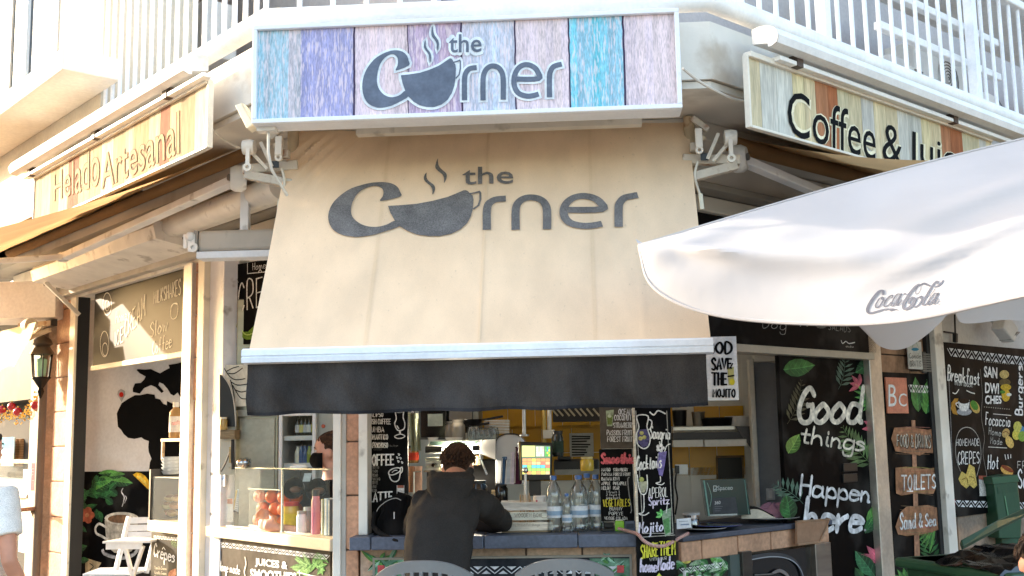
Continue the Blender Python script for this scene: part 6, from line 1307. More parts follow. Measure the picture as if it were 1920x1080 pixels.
for j, (z, n_) in enumerate(((zs[0], 5), (zs[1], 5))):
    for k in range(2):
        for i in range(n_):
            p = W7.pt(a+.10+(b-a-.14)*i/(n_-1), -.10-.07*k, z); cc = random.choice(('#d8dc8a', '#3a5a8a', '#c8ccd0', '#8a9a3a', '#d8d8c8')) if j else random.choice(('#c8ccd0', '#d8d08a', '#e0e0dc', '#8a8c3a'))
            h = .115 if j else .14
            tb = thing('fridge_bottle', 'small drinks bottle on a shelf of the white framed fridge', 'bottle', p, 0, 'bottles in the glass fridge'); m = MB(); m.lathe(p, [(0, 0), (.017, 0), (.019, .01), (.019, h*.55), (.008, h*.8), (.008, h*.95)], c(cc) if j else c('#2a2c26'), 10); m.build('body', 'gloss', tb)
            m = MB(); m.lathe(p, [(0, h*.93), (.009, h*.93), (.009, h), (0, h)], c('#26262a'), 8); m.build('cap', 'plastic', tb); m = MB(); m.lathe(p, [(.0195, h*.15), (.0195, h*.5)], c(cc), 10); m.build('label', 'print', tb)
simple('wall_board', 'grey board with a red button right of the fridge', 'board', W7.at(608, 800), [('board', 'tile', lambda m: m.pbox(W7, -.05, 592, 560, 650, 1100, .04, c('#a5a69e'))), ('button', 'gloss', lambda m: m.lathe(W7.at(606, 799, -.045), [(0, .004), (.012, .004), (.013, 0)], c('#b8452c'), 12, nC))])
simple('wall_drawing', 'white panel with a black bare tree drawing in the left window', 'drawing', FL.at(440, 720, -.5), [('sheet', 'print', lambda m: m.pbox(dface(6.98), .0, 415, 684, 470, 762, .02, c('#dcdacc'))), ('ink', 'print', lambda m: [m.line(dface(6.98), .003, pts_, .006, c('#2a2824')) for pts_ in ([(420, 690), (430, 705), (442, 712), (460, 710)], [(432, 715), (445, 722), (465, 720)], [(428, 700), (440, 700), (455, 690)], [(425, 696), (437, 690), (448, 687)], [(432, 712), (438, 735), (440, 762)], [(440, 730), (452, 735), (466, 732)], [(436, 722), (450, 745), (462, 748)])])])
simple('black_arch', 'black curved panel edge at the left side of the window', 'panel', FL.at(430, 800, -.4), [('panel', 'plastic', lambda m: m.poly(dface(6.9), 0, [(412, 702), (420, 706), (430, 722), (437, 745), (441, 775), (442, 800), (412, 800)], c('#0d0d0e'), thick=.02)), ('edge', 'paint', lambda m: m.line(dface(6.9), .003, [(418, 704), (430, 722), (437, 745), (441, 775), (442, 800)], .008, c('#b8b4a8')))])
simple('spice_rack', 'little brown shelf with a jar at the left window edge', 'shelf', FL.at(425, 818, -.35), [('shelf', 'wood', lambda m: m.pbox(dface(6.9), .04, 412, 806, 440, 823, .12, c('#8f7c5c')), .003), ('back', 'tile', lambda m: m.pbox(dface(6.9), -.02, 412, 770, 441, 890, .02, c('#b8b8ac')))])
jar('spice_jar', 'amber spice jar on the little brown shelf', 'jar', dface(6.86).at(419, 806), .024, .08, c('#a88a4a'), c('#d8d0b8'))
simple('hanging_utensils', 'dark utensils hanging beside the steel cabinet', 'utensils', FL.at(435, 850, -.3), [('ladle', 'plastic', lambda m: m.tube([dface(6.8).at(436, 824), dface(6.8).at(437, 880)], .012, c('#1a1a1b'), 8)), ('spatula', 'wood', lambda m: m.pbox(dface(6.8), .01, 429, 838, 433, 868, .02, c('#b8a070')), .002), ('tongs', 'dull_metal', lambda m: m.tube([dface(6.8).at(432, 845), dface(6.8).at(422, 870), dface(6.8).at(414, 884)], .006, c('#5c5a54'), 6))])
p = dface(6.75).at(454, 868)
simple('chrome_dispenser', 'shiny chrome round tap above the blender', 'dispenser', p, [('ball', 'chrome', lambda m: m.ball(p, (.036, .036, .03), c('#c8c8c8'), 16, 10)), ('collar', 'chrome', lambda m: m.lathe(p+uC*.02, [(0, 0), (.034, 0), (.034, .014), (.02, .02), (.028, .03), (0, .035)], c('#b0b0b0'), 16, uC))])
simple('white_bowl', 'white oval dish standing on the glass screen shelf', 'dish', FL.at(560, 874, -.12), [('dish', 'gloss', lambda m: m.ball(FL.at(560, 876, -.12), (.055, .03, .018), c('#e6e8e8'), 18, 8)), ('tag', 'print', lambda m: m.obox(FL.at(576, 895, -.12), uC*.022, nC*.002, V((.006, 0, .024)), c('#c8d8e0')))])
# ================================================================== FURNITURE, STREET THINGS
def slat_chair(px, y, yaw, label):
    """bar-height grey plastic chair, its slatted back to the street"""
    p = depth_pt(px, 819, y); p.z = 0
    F = Face(p, (math.cos(yaw), math.sin(yaw), 0), (math.sin(yaw), -math.cos(yaw), 0))
    t = thing('bar_chair', label, 'chair', p, F.rz, 'grey slatted bar chairs at the counter'); g = c('#787a7a'); w_ = .225
    def bk(a, z): return F.pt(a, .02+.05*(z-.72)/.36-.09*(a/w_)**2+.05, z)
    def top(a): return 1.094-.075*abs(a/w_)**2.6
    m = MB(); rows = [[bk(a, top(a)-d) + F.n*e for a in [w_*(-1+i/12) for i in range(25)]] for d, e in ((.0, -.012), (-.004, 0), (.0, .012), (.048, .012), (.048, -.012), (.0, -.012))]
    m.grid(rows, g, True, True); m.build('top_rail', 'plastic', t)
    for i in range(11):
        a = -w_*.93+w_*1.86*i/10; m = MB(); tp = top(a)-.045; m.bar(bk(a*.9, .74), bk(a, tp), .026 if 0 < i < 10 else .04, .016, g, F.u); m.build('slat', 'plastic', t, bevel=.003)
    m = MB(); m.box(F, -w_, w_, -.38, .03, .70, .735, g); m.build('seat', 'plastic', t, bevel=.015)
    for sx in (-1, 1):
        for o0 in (.02, -.36):
            m = MB(); m.bar(F.pt(sx*.20, o0, .70), F.pt(sx*.235, o0*1.12, 0), .035, .035, g); m.build('leg', 'plastic', t, bevel=.004)
        m = MB(); m.bar(F.pt(sx*.222, .02, .28), F.pt(sx*.222, -.38, .28), .025, .025, g); m.build('footrest', 'plastic', t)
        m = MB(); m.tube(crom([tuple(F.pt(sx*.222, .01, .93)), tuple(F.pt(sx*.235, -.12, .93)), tuple(F.pt(sx*.232, -.28, .90)), tuple(F.pt(sx*.222, -.34, .73))]), .016, g, 8); m.build('armrest', 'plastic', t)
slat_chair(795, 5.15, RAD(-4), 'grey slatted bar chair the person in the hoodie sits on')
slat_chair(1052, 5.12, RAD(-2), 'empty grey slatted bar chair right of the seated person')
# white folding chair and table in the doorway
wc = c('#dfe3ea')
YF = 8.15
FD = dface(YF); FD2 = dface(7.95)
t = thing('folding_chair', 'white slatted folding chair in the doorway in front of the painted cup', 'chair', FD.at(262, 1040), FD.rz)
for y in (976, 990, 1003):
    m = MB(); a, b = FD.at(240, y), FD.at(300, y-1); m.bar(a, b, .015, .045, wc); m.build('back_slat', 'paint', t, bevel=.003)
for dx in (0, 58):
    m = MB(); m.bar(FD.at(242+dx, 968, .012), FD.at(216+dx, 1075, .1), .03, .03, wc); m.build('side_rail', 'paint', t, bevel=.003)
zs_ = FD.at(215, 1068)[2]
for i in range(7):
    m = MB(); m.bar(FD.pt(FD.uz(180+i*1.5, 1068)[0], .05+i*.055-.1, zs_), FD.pt(FD.uz(282, 1068)[0], .05+i*.055-.1, zs_), .045, .016, wc); m.build('seat_slat', 'paint', t, bevel=.003)
for x0, x1 in ((195, 225), (270, 262)):
    m = MB(); a = FD.pt(FD.uz(x0, 1068)[0], 0.2, zs_-.01); m.bar(a, a+V((.1, -.15, -a.z)), .03, .03, wc); m.build('leg', 'paint', t)
t = thing('folding_table', 'small white slatted folding table before the white folding chair', 'table', FD2.at(250, 1060), FD2.rz)
zt_ = FD2.at(250, 1012)[2]
for i in range(7):
    m = MB(); o_ = .16-.05*i; m.bar(FD2.pt(FD2.uz(212, 1012)[0]+i*.008, o_, zt_), FD2.pt(FD2.uz(300, 1012)[0], o_, zt_), .042, .016, c('#e9e6e2')); m.build('top_slat', 'paint', t, bevel=.003)
m = MB(); m.bar(FD2.pt(FD2.uz(216, 1012)[0], .15, zt_-.03), FD2.pt(FD2.uz(282, 1018)[0], .15, zt_-.03), .02, .045, c('#e9e6e2')); m.build('apron', 'paint', t, bevel=.003)
for (x0, y0, x1, y1) in ((234, 1022, 252, 1095), (268, 1024, 245, 1095)):
    m = MB(); m.bar(FD2.at(x0, y0, .14), FD2.at(x1, y1, .14), .035, .022, c('#ece6de')); m.build('leg', 'paint', t, bevel=.003)
# small glass case by the post
t = thing('glass_case', 'small glass case of pancakes beside the silver post', 'display case', FL.at(310, 940, -.05), FL.rz)
u0, u1 = uL_(284, -.06), uL_(336, -.06); zc0, zc1 = FL.uz(310, 978, -.06)[1], FL.uz(310, 894, -.06)[1]
m = MB(); m.box(FL, u0, u1+.05, -.35, -.04, zc0-.075, zc0, c('#dcc6a4')); m.build('base', 'paint', t, bevel=.004)
m = MB(); m.box(FL, u0-.01, u0+.012, -.34, -.05, zc0+.001, zc0+.36, c('#1c1c20')); m.build('side_edge', 'plastic', t)
m = MB(); m.box(FL, u0+.03, u1+.05, -.062, -.058, zc0, zc1, WHITE); m.build('pane', 'glass', t)
m = MB(); m.box(FL, u0+.02, u1+.05, -.34, -.33, zc0, zc0+.30, c('#2a2620')); m.box(FL, u0+.02, u1+.05, -.32, -.07, zc0+.30, zc0+.308, c('#6a665c')); m.build('shelf', 'plastic', t)
for i in range(9):
    x = 296+i*4.6; p = FL.at(min(x, 334), 962-(i % 3)*14, -.18)
    simple('pancake', 'folded pancake in the small glass case', 'pancake', p, [('dough', 'skin', lambda m: m.ball(p, (.045, .035, .026), tuple(q*random.uniform(.6, 1.1) for q in c('#8a6a44')), 10, 7)), ('filling', 'skin', lambda m: m.ball(p+V((0, -.02, .015)), (.03, .02, .014), c('#5a3c22'), 8, 6))], group='folded pancakes in the small glass case')
for i in range(5):
    p = FL.at(322, 889-i*6.5, -.2)
    simple('paper_tray', 'white paper tray in the pile on the small glass case', 'tray', p, [('tray', 'print', lambda m: m.lathe(p, [(0, 0), (.06, 0), (.075, .022), (.07, .022), (.055, .004), (0, .004)], c('#d4d8da'), 12)), ('rim', 'print', lambda m: m.lathe(p, [(.075, .022), (.078, .024), (.075, .026)], c('#b8bec2'), 12))], group='paper trays piled on the small glass case')
t = simple('wall_shelf', 'small pale wall shelf holding a white labelled jar in the doorway', 'shelf', FL.at(318, 826, -.3), [('board', 'wood', lambda m: m.pbox(FL, -.3, 301, 822, 345, 828, .12, c('#d8b890')), .002), ('bracket', 'wood', lambda m: m.pbox(FL, -.3, 302, 828, 304, 862, .02, c('#c8a880')))])
j_ = jar('spread_jar', 'tall jar with a white label on the small pale wall shelf', 'jar', FL.at(329, 821, -.35), .05, .27, c('#b08a58'), c('#e6e2da'), c('#e6e2dc'), neck=.45)
m = MB(); m.write(FL, -.295, 'nutella', (322, 789, 797, 337, 787, 795), c('#b8383a'), 'B'); m.build('lettering', 'print', j_)
# ---- far left neighbour
FN = FL
p = FL.at(80, 690, .12)
t = thing('wall_lantern', 'old black wall lantern with pale green glass left of the doorway', 'lantern', p, FL.rz)
za, zb3 = FL.uz(78, 665, .12)[1], FL.uz(78, 712, .12)[1]; H = za-zb3
m = MB(); b = FL.pt(FL.uz(78, 690, .12)[0], .12, zb3)
m.lathe(b, [(0, -.16), (.012, -.15), (.03, -.10), (.02, -.07), (.07, 0), (.085, .012), (.085, .02), (.06, .024)], c('#1a1a1a'), 6); m.build('base', 'dull_metal', t)
m = MB(); m.lathe(b, [(.068, .022), (.085, H)], c('#bcd6c4'), 6); m.build('pane', 'glass', t)
m = MB(); m.lathe(b, [(.035, .03), (.045, H*.8), (0, H*.9)], c('#9ad0b8'), 10); m.build('bulb', 'gloss', t)
for i in range(6):
    a = i*1.0472; m = MB(); d = V((math.cos(a), math.sin(a), 0)); m.bar(b+d*.07+V((0, 0, .02)), b+d*.088+V((0, 0, H)), .01, .01, c('#1c1c1c')); m.build('glazing_bar', 'dull_metal', t)
m = MB(); m.lathe(b, [(.10, H), (.10, H+.012), (.06, H+.07), (.085, H+.09), (.07, H+.13), (.02, H+.16), (0, H+.19)], c('#6a6258'), 12); m.build('roof', 'dull_metal', t)
m = MB(); m.bar(b+V((0, 0, H+.12)), FL.pt(FL.uz(78, 690, 0)[0]+.05, 0, zb3+H+.22), .03, .03, c('#9a9084')); m.build('wall_arm', 'rusty', t)
t = thing('neighbour_awning', 'small cream awning with its folded arm at the far left edge', 'awning', FL.at(20, 640, .5), FL.rz)
m = MB(); a0 = FL.at(43, 602, .45); m.grid([[FL.pt(FL.uz(43, 602, .45)[0]-.9+.9*i/12, .35+.10*j/6+.05*(j > 2)*(j-2)/4, FL.uz(30, 606, .45)[1]+.0-.06*j - .01*math.sin(i*1.1)*j/6) for i in range(13)] for j in range(7)], c('#e4d2ae')); m.build('fabric', 'awning', t)
m = MB(); m.bar(FL.at(36, 612, .3), FL.at(98, 606, .1), .05, .045, c('#c9b69c')); m.bar(FL.at(40, 640, .3), FL.at(94, 618, .15), .04, .03, c('#b8a890')); m.bar(FL.at(55, 636, .2), FL.at(80, 612, .2), .025, .025, c('#cfc0a8')); m.build('arm', 'rusty', t, bevel=.004)
m = MB(); m.lathe(FL.at(55, 610, .32), [(0, -.05), (.055, -.05), (.06, 0), (.055, .05), (0, .05)], c('#c8bca8'), 14, FL.u); m.pbox(FL, .12, 86, 599, 96, 612, .05, c('#2a2622')); m.build('joint', 'worn_paint', t)
t = flat_board('menu_board', 'dark chalkboard in golden light under the cream awning at far left', FL, -.02, -60, 64, 720, 640, 752, c('#191816'), 'gold_glare_board')
m = MB(); m.write(FL, -.016, 'Pizzas', (-20, 690, 712, 14, 690, 712), CHALK, w=.16); m.write(FL, -.016, 'Gofres', (-15, 722, 740, 12, 722, 740), CHALK, w=.14)
for i in range(4): m.write(FL, -.016, ('vainilla', 'chocolate', 'fresa', 'limon')[i], (32, 694+i*10, 700+i*10, 55, 692+i*10, 698+i*10), c('#c8c2b4'), w=.1)
m.line(FL, -.016, [(14, 735), (18, 715), (22, 735), (18, 745), (14, 735)], .012, c('#c88a6a')); m.build('lettering', 'chalk', t)
gl = thing('garland', 'gold bead garland with red baubles under the far left chalkboard', 'garland', FL.at(35, 775, .03), FL.rz)
gp = [FL.uz(x, y, .03) for x, y in ((-30, 790), (0, 782), (20, 772), (32, 782), (48, 777), (62, 762), (72, 745))]
m = MB(); cr = crom(gp, 8)
for u, z in cr:
    for k in range(7): m.ball(FL.pt(u+random.gauss(0, .035), .03+random.uniform(-.03, .03), z+random.gauss(0, .03)), random.uniform(.006, .011), random.choice((c('#e0b048'), c('#e8c868'), c('#c8963a'), c('#b8c8c8'))), 6, 4)
m.build('beads', 'gloss', gl, kind='stuff')
for x, y in ((22, 762), (66, 760), (33, 772), (4, 768)):
    p = FL.at(x, y, .06); m = MB(); m.ball(p, .038, c('#a81c2a'), 14, 9); m.lathe(p, [(.008, .036), (.008, .05), (0, .05)], c('#c8a040'), 8); m.build('bauble', 'gloss', gl)
FB = dface(9.3)
for k, x in enumerate((20, 27, 34, 41)):
    p = FL.at(x, 874, -.25); m = MB(); n_ = 22
    for i in range(n_): m.lathe(p, [(.030, .012*i), (.036, .012*i+.009), (.030, .012*i+.0115)], c('#b08a62') if i % 2 else c('#c49c74'), 12)
    for nn_ in ('cup_stack',): o_ = m.build(nn_, 'print'); o_['label'] = 'tall brown paper cup stack %s' % ('leftmost by the ice cream flyer', 'second from the flyer', 'third from the flyer', 'rightmost beside the grey panel')[k]; o_['category'] = 'cups'; o_['group'] = 'brown cup stacks at the far left counter'
t = flat_board('flyer', 'pale blue flyer standing before the brown cup stacks', FL, -.15, 3, 26, 845, 820, 874, c('#a8c4cc'), 'print', .01, 'flyer')
m = MB(); m.poly(FL, -.148, [(4, 821), (25, 819), (25, 838), (14, 843), (4, 838)], c('#5a98b0')); m.poly(FL, -.148, [(4, 850), (25, 848), (25, 872), (4, 873)], c('#d8ceb0')); m.build('print', 'print', t)
simple('glass_counter', 'low glass counter case with leaflets at the far left', 'display case', FL.at(20, 900, 0), [('pane', 'glass', lambda m: m.pbox(FL, .0, -60, 868, 66, 928, .004, WHITE)), ('frame', 'dull_metal', lambda m: m.pbox(FL, .0, -60, 861, 66, 868, .02, c('#3c3c3c'))), ('shelf', 'paint', lambda m: m.pbox(FL, -.1, -60, 928, 66, 935, .2, c('#b8b0a4')))])
for i, (x0, x1, y0, y1, cc, lb) in enumerate(((43, 58, 880, 924, '#d6dce2', 'white leaflet standing inside the far left glass'), (58, 66, 868, 920, '#a8525a', 'red and blue leaflet behind the white one'), (36, 47, 938, 1036, '#d8d8d4', 'white price list hanging below the far left glass'), (47, 60, 938, 1038, '#e0dcc4', 'price list with a yellow foot beside the white one'))):
    t = flat_board('leaflet', lb, FL, .012, x0, x1, (y0+y1)/2, y0, y1, c(cc), 'print', .004, 'leaflet')
    m = MB()
    for k in range(8): yy = y0+(y1-y0)*(k+1)/9.5; m.line(FL, .0145, [(x0+2, yy), (x1-2-random.uniform(0, 4), yy)], .004, c('#8a8a8a') if k < 6 or i != 3 else c('#d8c04a'), smooth=False)
    m.build('print', 'print', t)
simple('grey_panel', 'dark grey panel with black spots at the far left stall', 'panel', FL.at(55, 830, -.3), [('sheet', 'paint', lambda m: m.pbox(FL, -.3, 30, 790, 68, 870, .02, c('#6a6c6c'))), ('spots', 'print', lambda m: [m.blob(FL, -.297, x, y, rx, ry, c('#0e0e0e')) for x, y, rx, ry in ((46, 795, 2.5, 1.5), (58, 790, 2, 1.5), (58, 838, 4, 3), (60, 862, 9, 14), (46, 782, 2, 1))])])
simple('tray_edge', 'brown wooden ledge beside the man in white', 'ledge', FL.at(50, 955, .2), [('board', 'wood', lambda m: m.bar(FL.at(30, 957, .35), FL.at(66, 953, .05), .05, .03, c('#8a6a52')), .004), ('bracket', 'rusty', lambda m: m.bar(FL.at(60, 958, .1), FL.at(66, 972, .02), .02, .02, c('#6a5a4a')))])
# ---- right kitchen
KS = dface(7.45)
t = thing('steel_shelf', 'long steel shelf with pans over the yellow tiles', 'shelf', KS.at(1330, 802), KS.rz)
m = MB(); m.pbox(KS, .0, 1262, 799, 1378, 807, .35, c('#b8b8b4')); m.build('top', 'metal', t, bevel=.003); m = MB(); m.poly(KS, .0, [(1378, 799), (1416, 799), (1416, 840), (1408, 840)], c('#4c4c4e'), thick=.02); m.build('bracket', 'dull_metal', t)
simple('extractor', 'two white drawer fronts below the steel shelf', 'extractor', KS.at(1330, 830), [('drawer', 'paint', lambda m: m.pbox(KS, .02, 1262, 825, 1319, 838, .3, c('#d6d6d0')), .003), ('drawer', 'paint', lambda m: m.pbox(KS, .02, 1321, 824, 1400, 837, .3, c('#dcdcd6')), .003), ('hood', 'plastic', lambda m: m.pbox(KS, -.01, 1262, 810, 1402, 824, .3, c('#26262a')))])
for i, (x, y, r, h, cc, lb) in enumerate(((1345, 796, .12, .05, '#161617', 'wide black pan on the steel shelf'), (1385, 788, .09, .06, '#d0d0cc', 'pile of grey white plates on the steel shelf'), (1275, 782, .05, .10, '#1c1c1c', 'dark round pot at the left end of the steel shelf'), (1310, 784, .045, .09, '#7a7468', 'steel pot between dark pot and black pan'))):
    p = KS.at(x, 799, -.12)
    simple('cooking_pan' if i != 1 else 'plate_pile', lb, 'pan' if i != 1 else 'plates', p, [('body', 'gloss' if i == 1 else 'dull_metal', lambda m: m.lathe(p, [(0, 0), (r*.85, 0), (r, h), (r*.96, h), (r*.8, .01), (0, .01)], c(cc), 20)), ('rim', 'plastic', lambda m: m.lathe(p, [(r, h), (r*1.04, h+.004), (r, h+.008)], c(cc), 20))])
simple('dark_opening', 'square black hatch with a tan frame in the kitchen wall', 'hatch', FC.at(1370, 877, KB), [('hole', 'plastic', lambda m: m.pbox(FC, KB+.012, 1346, 858, 1392, 902, .004, c('#0a0a0a'))), ('frame', 'wood', lambda m: [m.pbox(FC, KB+.02, *q, .012, c('#8a6a3c')) for q in ((1343, 854, 1395, 858), (1343, 858, 1346, 902), (1392, 858, 1395, 902))])])
simple('wall_socket', 'white double socket on the kitchen wall beside the cocktails board', 'socket', dface(7.2).at(1275, 880), [('plate', 'plastic', lambda m: m.pbox(dface(7.2), 0, 1266, 871, 1290, 890, .02, c('#dcdcd8')), .003), ('plug', 'plastic', lambda m: m.pbox(dface(7.2), .03, 1266, 873, 1274, 888, .03, c('#222222')), .004), ('cable', 'plastic', lambda m: m.tube(crom([tuple(dface(7.2).at(x, y, .03)) for x, y in ((1268, 888), (1266, 910), (1270, 935), (1266, 965))]), .006, c('#1c1c1c'), 6))])
RZ_ = 1.10
def rp_(px, off, z=RZ_): return FR.pt(FR.uz(px, 980, off)[0], off, z)
BX = Face((lambda p: (p.x, p.y, 0))(rp_(1362, -.2)), uC, nC)
t = thing('appliance_box', 'dark green plastic wrapped box lettered in white on the right counter', 'box', rp_(1362, -.2), FC.rz)
m = MB(); m.poly(BX, 0, [(1326, 968), (1317, 900), (1398, 897), (1408, 965)], c('#12302c'), thick=.12); m.build('carton', 'gloss', t)
m = MB(); m.poly(BX, .002, [(1337, 964), (1334, 934), (1379, 932), (1384, 962)], c('#4a4c50')); m.line(BX, .003, [(1330, 968), (1320, 901)], .012, c('#7aa096'), smooth=False, taper=.4); m.line(BX, .003, [(1404, 964), (1396, 900)], .005, c('#6a9086'), smooth=False, taper=.4); m.line(BX, .003, [(1326, 905), (1334, 930), (1331, 950)], .003, c('#88aaa0')); m.poly(BX, .0025, [(1328, 968), (1328, 965), (1382, 963), (1383, 966)], c('#b8bcb8'))
m.write(BX, .004, 'Spaceo', (1345, 911, 922, 1374, 910, 921), c('#c4ccca'), 'B'); m.line(BX, .004, [(1338, 911), (1343, 911), (1343, 921), (1338, 921), (1338, 911)], .004, c('#c4ccca'), smooth=False); m.line(BX, .004, [(1343, 916), (1339, 919)], .004, c('#c4ccca'), smooth=False); m.write(BX, .004, '360', (1340, 940, 946, 1351, 939, 945), c('#d0d0d0'), 'B', bold=.02)
for i in range(3): m.line(BX, .004, [(1340, 950+i*4), (1355-i*2, 949.6+i*4)], .002, c('#8a8c90'), smooth=False)
m.build('print', 'print', t)
for i, (x, off, r, cc, lb) in enumerate(((1318, -.02, .13, '#111114', 'flat black plate at the left of the right counter'), (1345, -.03, .14, '#17171c', 'dark plate with a blue rim between the two trays'), (1440, -.10, .19, '#8a8c90', 'oval steel tray under the pink cloth'))):
    p = rp_(x, off-.08)+V((0, 0, .004+.006*i))
    simple('serving_plate', lb, 'plate', p, [('dish', 'gloss' if i < 2 else 'metal', lambda m: m.lathe(p, [(0, 0), (r*.7, 0), (r, .014), (r*.99, .017), (r*.7, .004), (0, .004)], c(cc), 28)), ('rim', 'gloss', lambda m: m.lathe(p, [(r, .0145), (r*1.012, .016), (r*.99, .018)], c('#3a4a8a') if i == 1 else c('#a8a8a8'), 28))])
p = rp_(1452, -.16, RZ_+.03)
t = thing('cloth', 'crumpled pink cloth on the steel tray', 'cloth', p, 0); m = MB(); rr = random.Random(3)
m.grid([[p+V((.12*math.cos(a)*math.sin(b)*(1+.2*math.sin(a*5+b*3)), .08*math.sin(a)*math.sin(b)*(1+.2*math.cos(a*4)), .075*math.cos(b)*(1+.25*math.sin(a*6)*math.sin(b*4)))) for a in [2*math.pi*i/28 for i in range(29)]] for b in [math.pi*.5*j/10 for j in range(11)]], c('#b88aa0'), True, True); m.build('fabric', 'cloth', t, weld=True)
p = rp_(1420, -.15, RZ_+.03)
simple('menu_booklet', 'bent black and white booklet leaning on the tray', 'booklet', p, [('cover', 'print', lambda m: m.grid([[p+uC*(-.1+.2*i/8)+nC*(.05-.1*j)+V((0, 0, .03+.03*math.sin(i*.5)+.012*j)) for i in range(9)] for j in range(2)], c('#2a2826'))), ('pages', 'print', lambda m: m.grid([[p+uC*(-.1+.2*i/8)+nC*.052+V((0, 0, .005+.026*j+.03*math.sin(i*.5)*j)) for i in range(9)] for j in range(2)], c('#c8bfae')))])
p = rp_(1297, -.25)
jar('steel_bowl', 'small shiny steel pot at the back of the right counter', 'pot', p, .045, .09, c('#c8c8c8'), c('#a0a0a0'), None, 'chrome', neck=1)
t = flat_board('price_card', 'small white price card beside the cocktails board', FR, .045, 1269, 1296, 981, 972, 991, c('#d8dade'), 'print', .004, 'card')
m = MB(); m.line(FR, .047, [(1273, 978), (1290, 977)], .004, c('#9aa0a8'), smooth=False); m.line(FR, .047, [(1276, 984), (1292, 983)], .006, c('#7a88a0'), smooth=False); m.build('print', 'print', t)
# plexi bin with steel post and curved glass freezer
t = thing('steel_stand', 'steel corner frame carrying a clear tray beside the curved freezer', 'frame', FR.at(1545, 1000, .03), FR.rz)
m = MB(); u0, u1 = FR.uz(1531, 1060, .05)[0], FR.uz(1560, 1060, .05)[0]; m.box(FR, u0, u1, -.1, .05, .3, FR.uz(1545, 1018, .05)[1], c('#a8a8a4')); m.build('post', 'metal', t, bevel=.004)
m = MB(); m.poly(FR, .06, [(1495, 1022), (1495, 977), (1557, 972), (1538, 1016)], c('#b89a82'), thick=.015); m.build('tray', 'dull_metal', t)
m = MB(); m.line(FR, .066, [(1495, 978), (1556, 973), (1538, 1016), (1497, 1021)], .012, c('#cfc0ac'), smooth=False); m.build('rim', 'metal', t)
t = thing('ice_cream_freezer', 'black freezer with a curved glass front below the right counter', 'freezer', FR.at(1460, 1080, .02), FR.rz)
m = MB(); u0, u1 = FR.uz(1408, 1060, .01)[0], FR.uz(1530, 1050, .01)[0]; m.box(FR, u0, u1, -.02, .012, .3, .955, c('#131315')); m.build('body', 'gloss', t)
m = MB(); pts = [(1404, 1046), (1440, 1040), (1470, 1042), (1490, 1052), (1502, 1070), (1508, 1095)]
m.line(FR, .022, pts, .022, c('#3a3c40')); m.line(FR, .024, [(x+2, y+4) for x, y in pts], .006, c('#9a9ca0')); m.build('curved_glass', 'gloss', t)
m = MB(); m.line(FR, .026, [(1448, 1075), (1462, 1070), (1476, 1078), (1482, 1090)], .02, c('#c8ccd0'), taper=.4); m.line(FR, .026, [(1415, 1078), (1450, 1076)], .008, c('#a8acb0'), smooth=False); m.build('rail', 'metal', t)
m = MB(); m.box(FR, FR.uz(1393, 1060, .03)[0], FR.uz(1411, 1060, .03)[0], -.02, .03, .3, FR.uz(1400, 1034, .03)[1], c('#6c6c6a')); m.build('side_frame', 'metal', t, bevel=.003)
m = MB(); m.box(FR, FR.uz(1372, 1060, .02)[0], FR.uz(1392, 1060, .02)[0], -.03, .01, .3, FR.uz(1382, 1040, .02)[1], c('#4a5652')); m.build('glass_side', 'gloss', t)
# spotlight + cable on right wall
p = FR.at(1884, 616, .2)
simple('spotlight', 'white spotlight on the right wall above the menu board', 'spotlight', p, [('head', 'paint', lambda m: m.obox(p, uR*.085+V((0, 0, -.05)), nR*.05, V((.02, 0, .055)), c('#e6e4e0')), .012), ('arm', 'paint', lambda m: m.bar(p+V((-.06, 0, .03)), FR.at(1850, 590, .0), .025, .025, c('#cfcac2'))), ('lens', 'gloss', lambda m: m.obox(p+uR*.07-nR*.0+V((0, 0, -.055)), uR*.02, nR*.045, V((.03, 0, .03)), c('#8a8886')))])
simple('wall_cable', 'black cable with a connector hanging at the right wall', 'cable', FR.at(1786, 640, .03), [('wire', 'plastic', lambda m: m.tube([FR.at(1790, 590, .03), FR.at(1791, 625, .04), FR.at(1770, 622, .04)], .007, c('#1a1a1a'), 6)), ('plug', 'plastic', lambda m: m.bar(FR.at(1791, 625, .04), FR.at(1791, 642, .04), .03, .03, c('#151515')), .004)])
# wheelie bins
def bin_(px, y, zt_, yaw, s, label):
    p = depth_pt(px, 900, y); p.z = 0; F = Face(p, (math.cos(yaw), math.sin(yaw), 0), (math.sin(yaw), -math.cos(yaw), 0)); g = c('#24472f')
    t = thing('wheelie_bin', label, 'bin', p, F.rz)
    w0, w1, d0, d1 = .20*s, .27*s, .2*s, .30*s
    m = MB(); m.hexa([F.pt(-w0, d0, .05), F.pt(-w0, -d0, .05), F.pt(w0, -d0, .05), F.pt(w0, d0, .05), F.pt(-w1, d1, zt_), F.pt(-w1, -d1, zt_), F.pt(w1, -d1, zt_), F.pt(w1, d1, zt_)], g)
    m.build('body', 'plastic', t, bevel=.02)
    m = MB(); m.box(F, -w1-.03, w1+.03, -d1-.03, d1+.03, zt_-.05, zt_+.0, tuple(q*1.15 for q in g)); m.build('rim', 'plastic', t, bevel=.015)
    for sx in (-1, 1):
        m = MB(); m.lathe(F.pt(sx*(w0+.03), -d0, .1), [(0, -.025), (.10, -.025), (.10, .025), (0, .025)], c('#141414'), 18, F.u); m.build('wheel', 'plastic', t)
    return t, F, w1, d1, g
t, F, w1, d1, g = bin_(1878, 5.6, .98, RAD(20), 1.25, 'big green wheelie bin with a black liner and its lid swung open')
m = MB(); rr = random.Random(5)
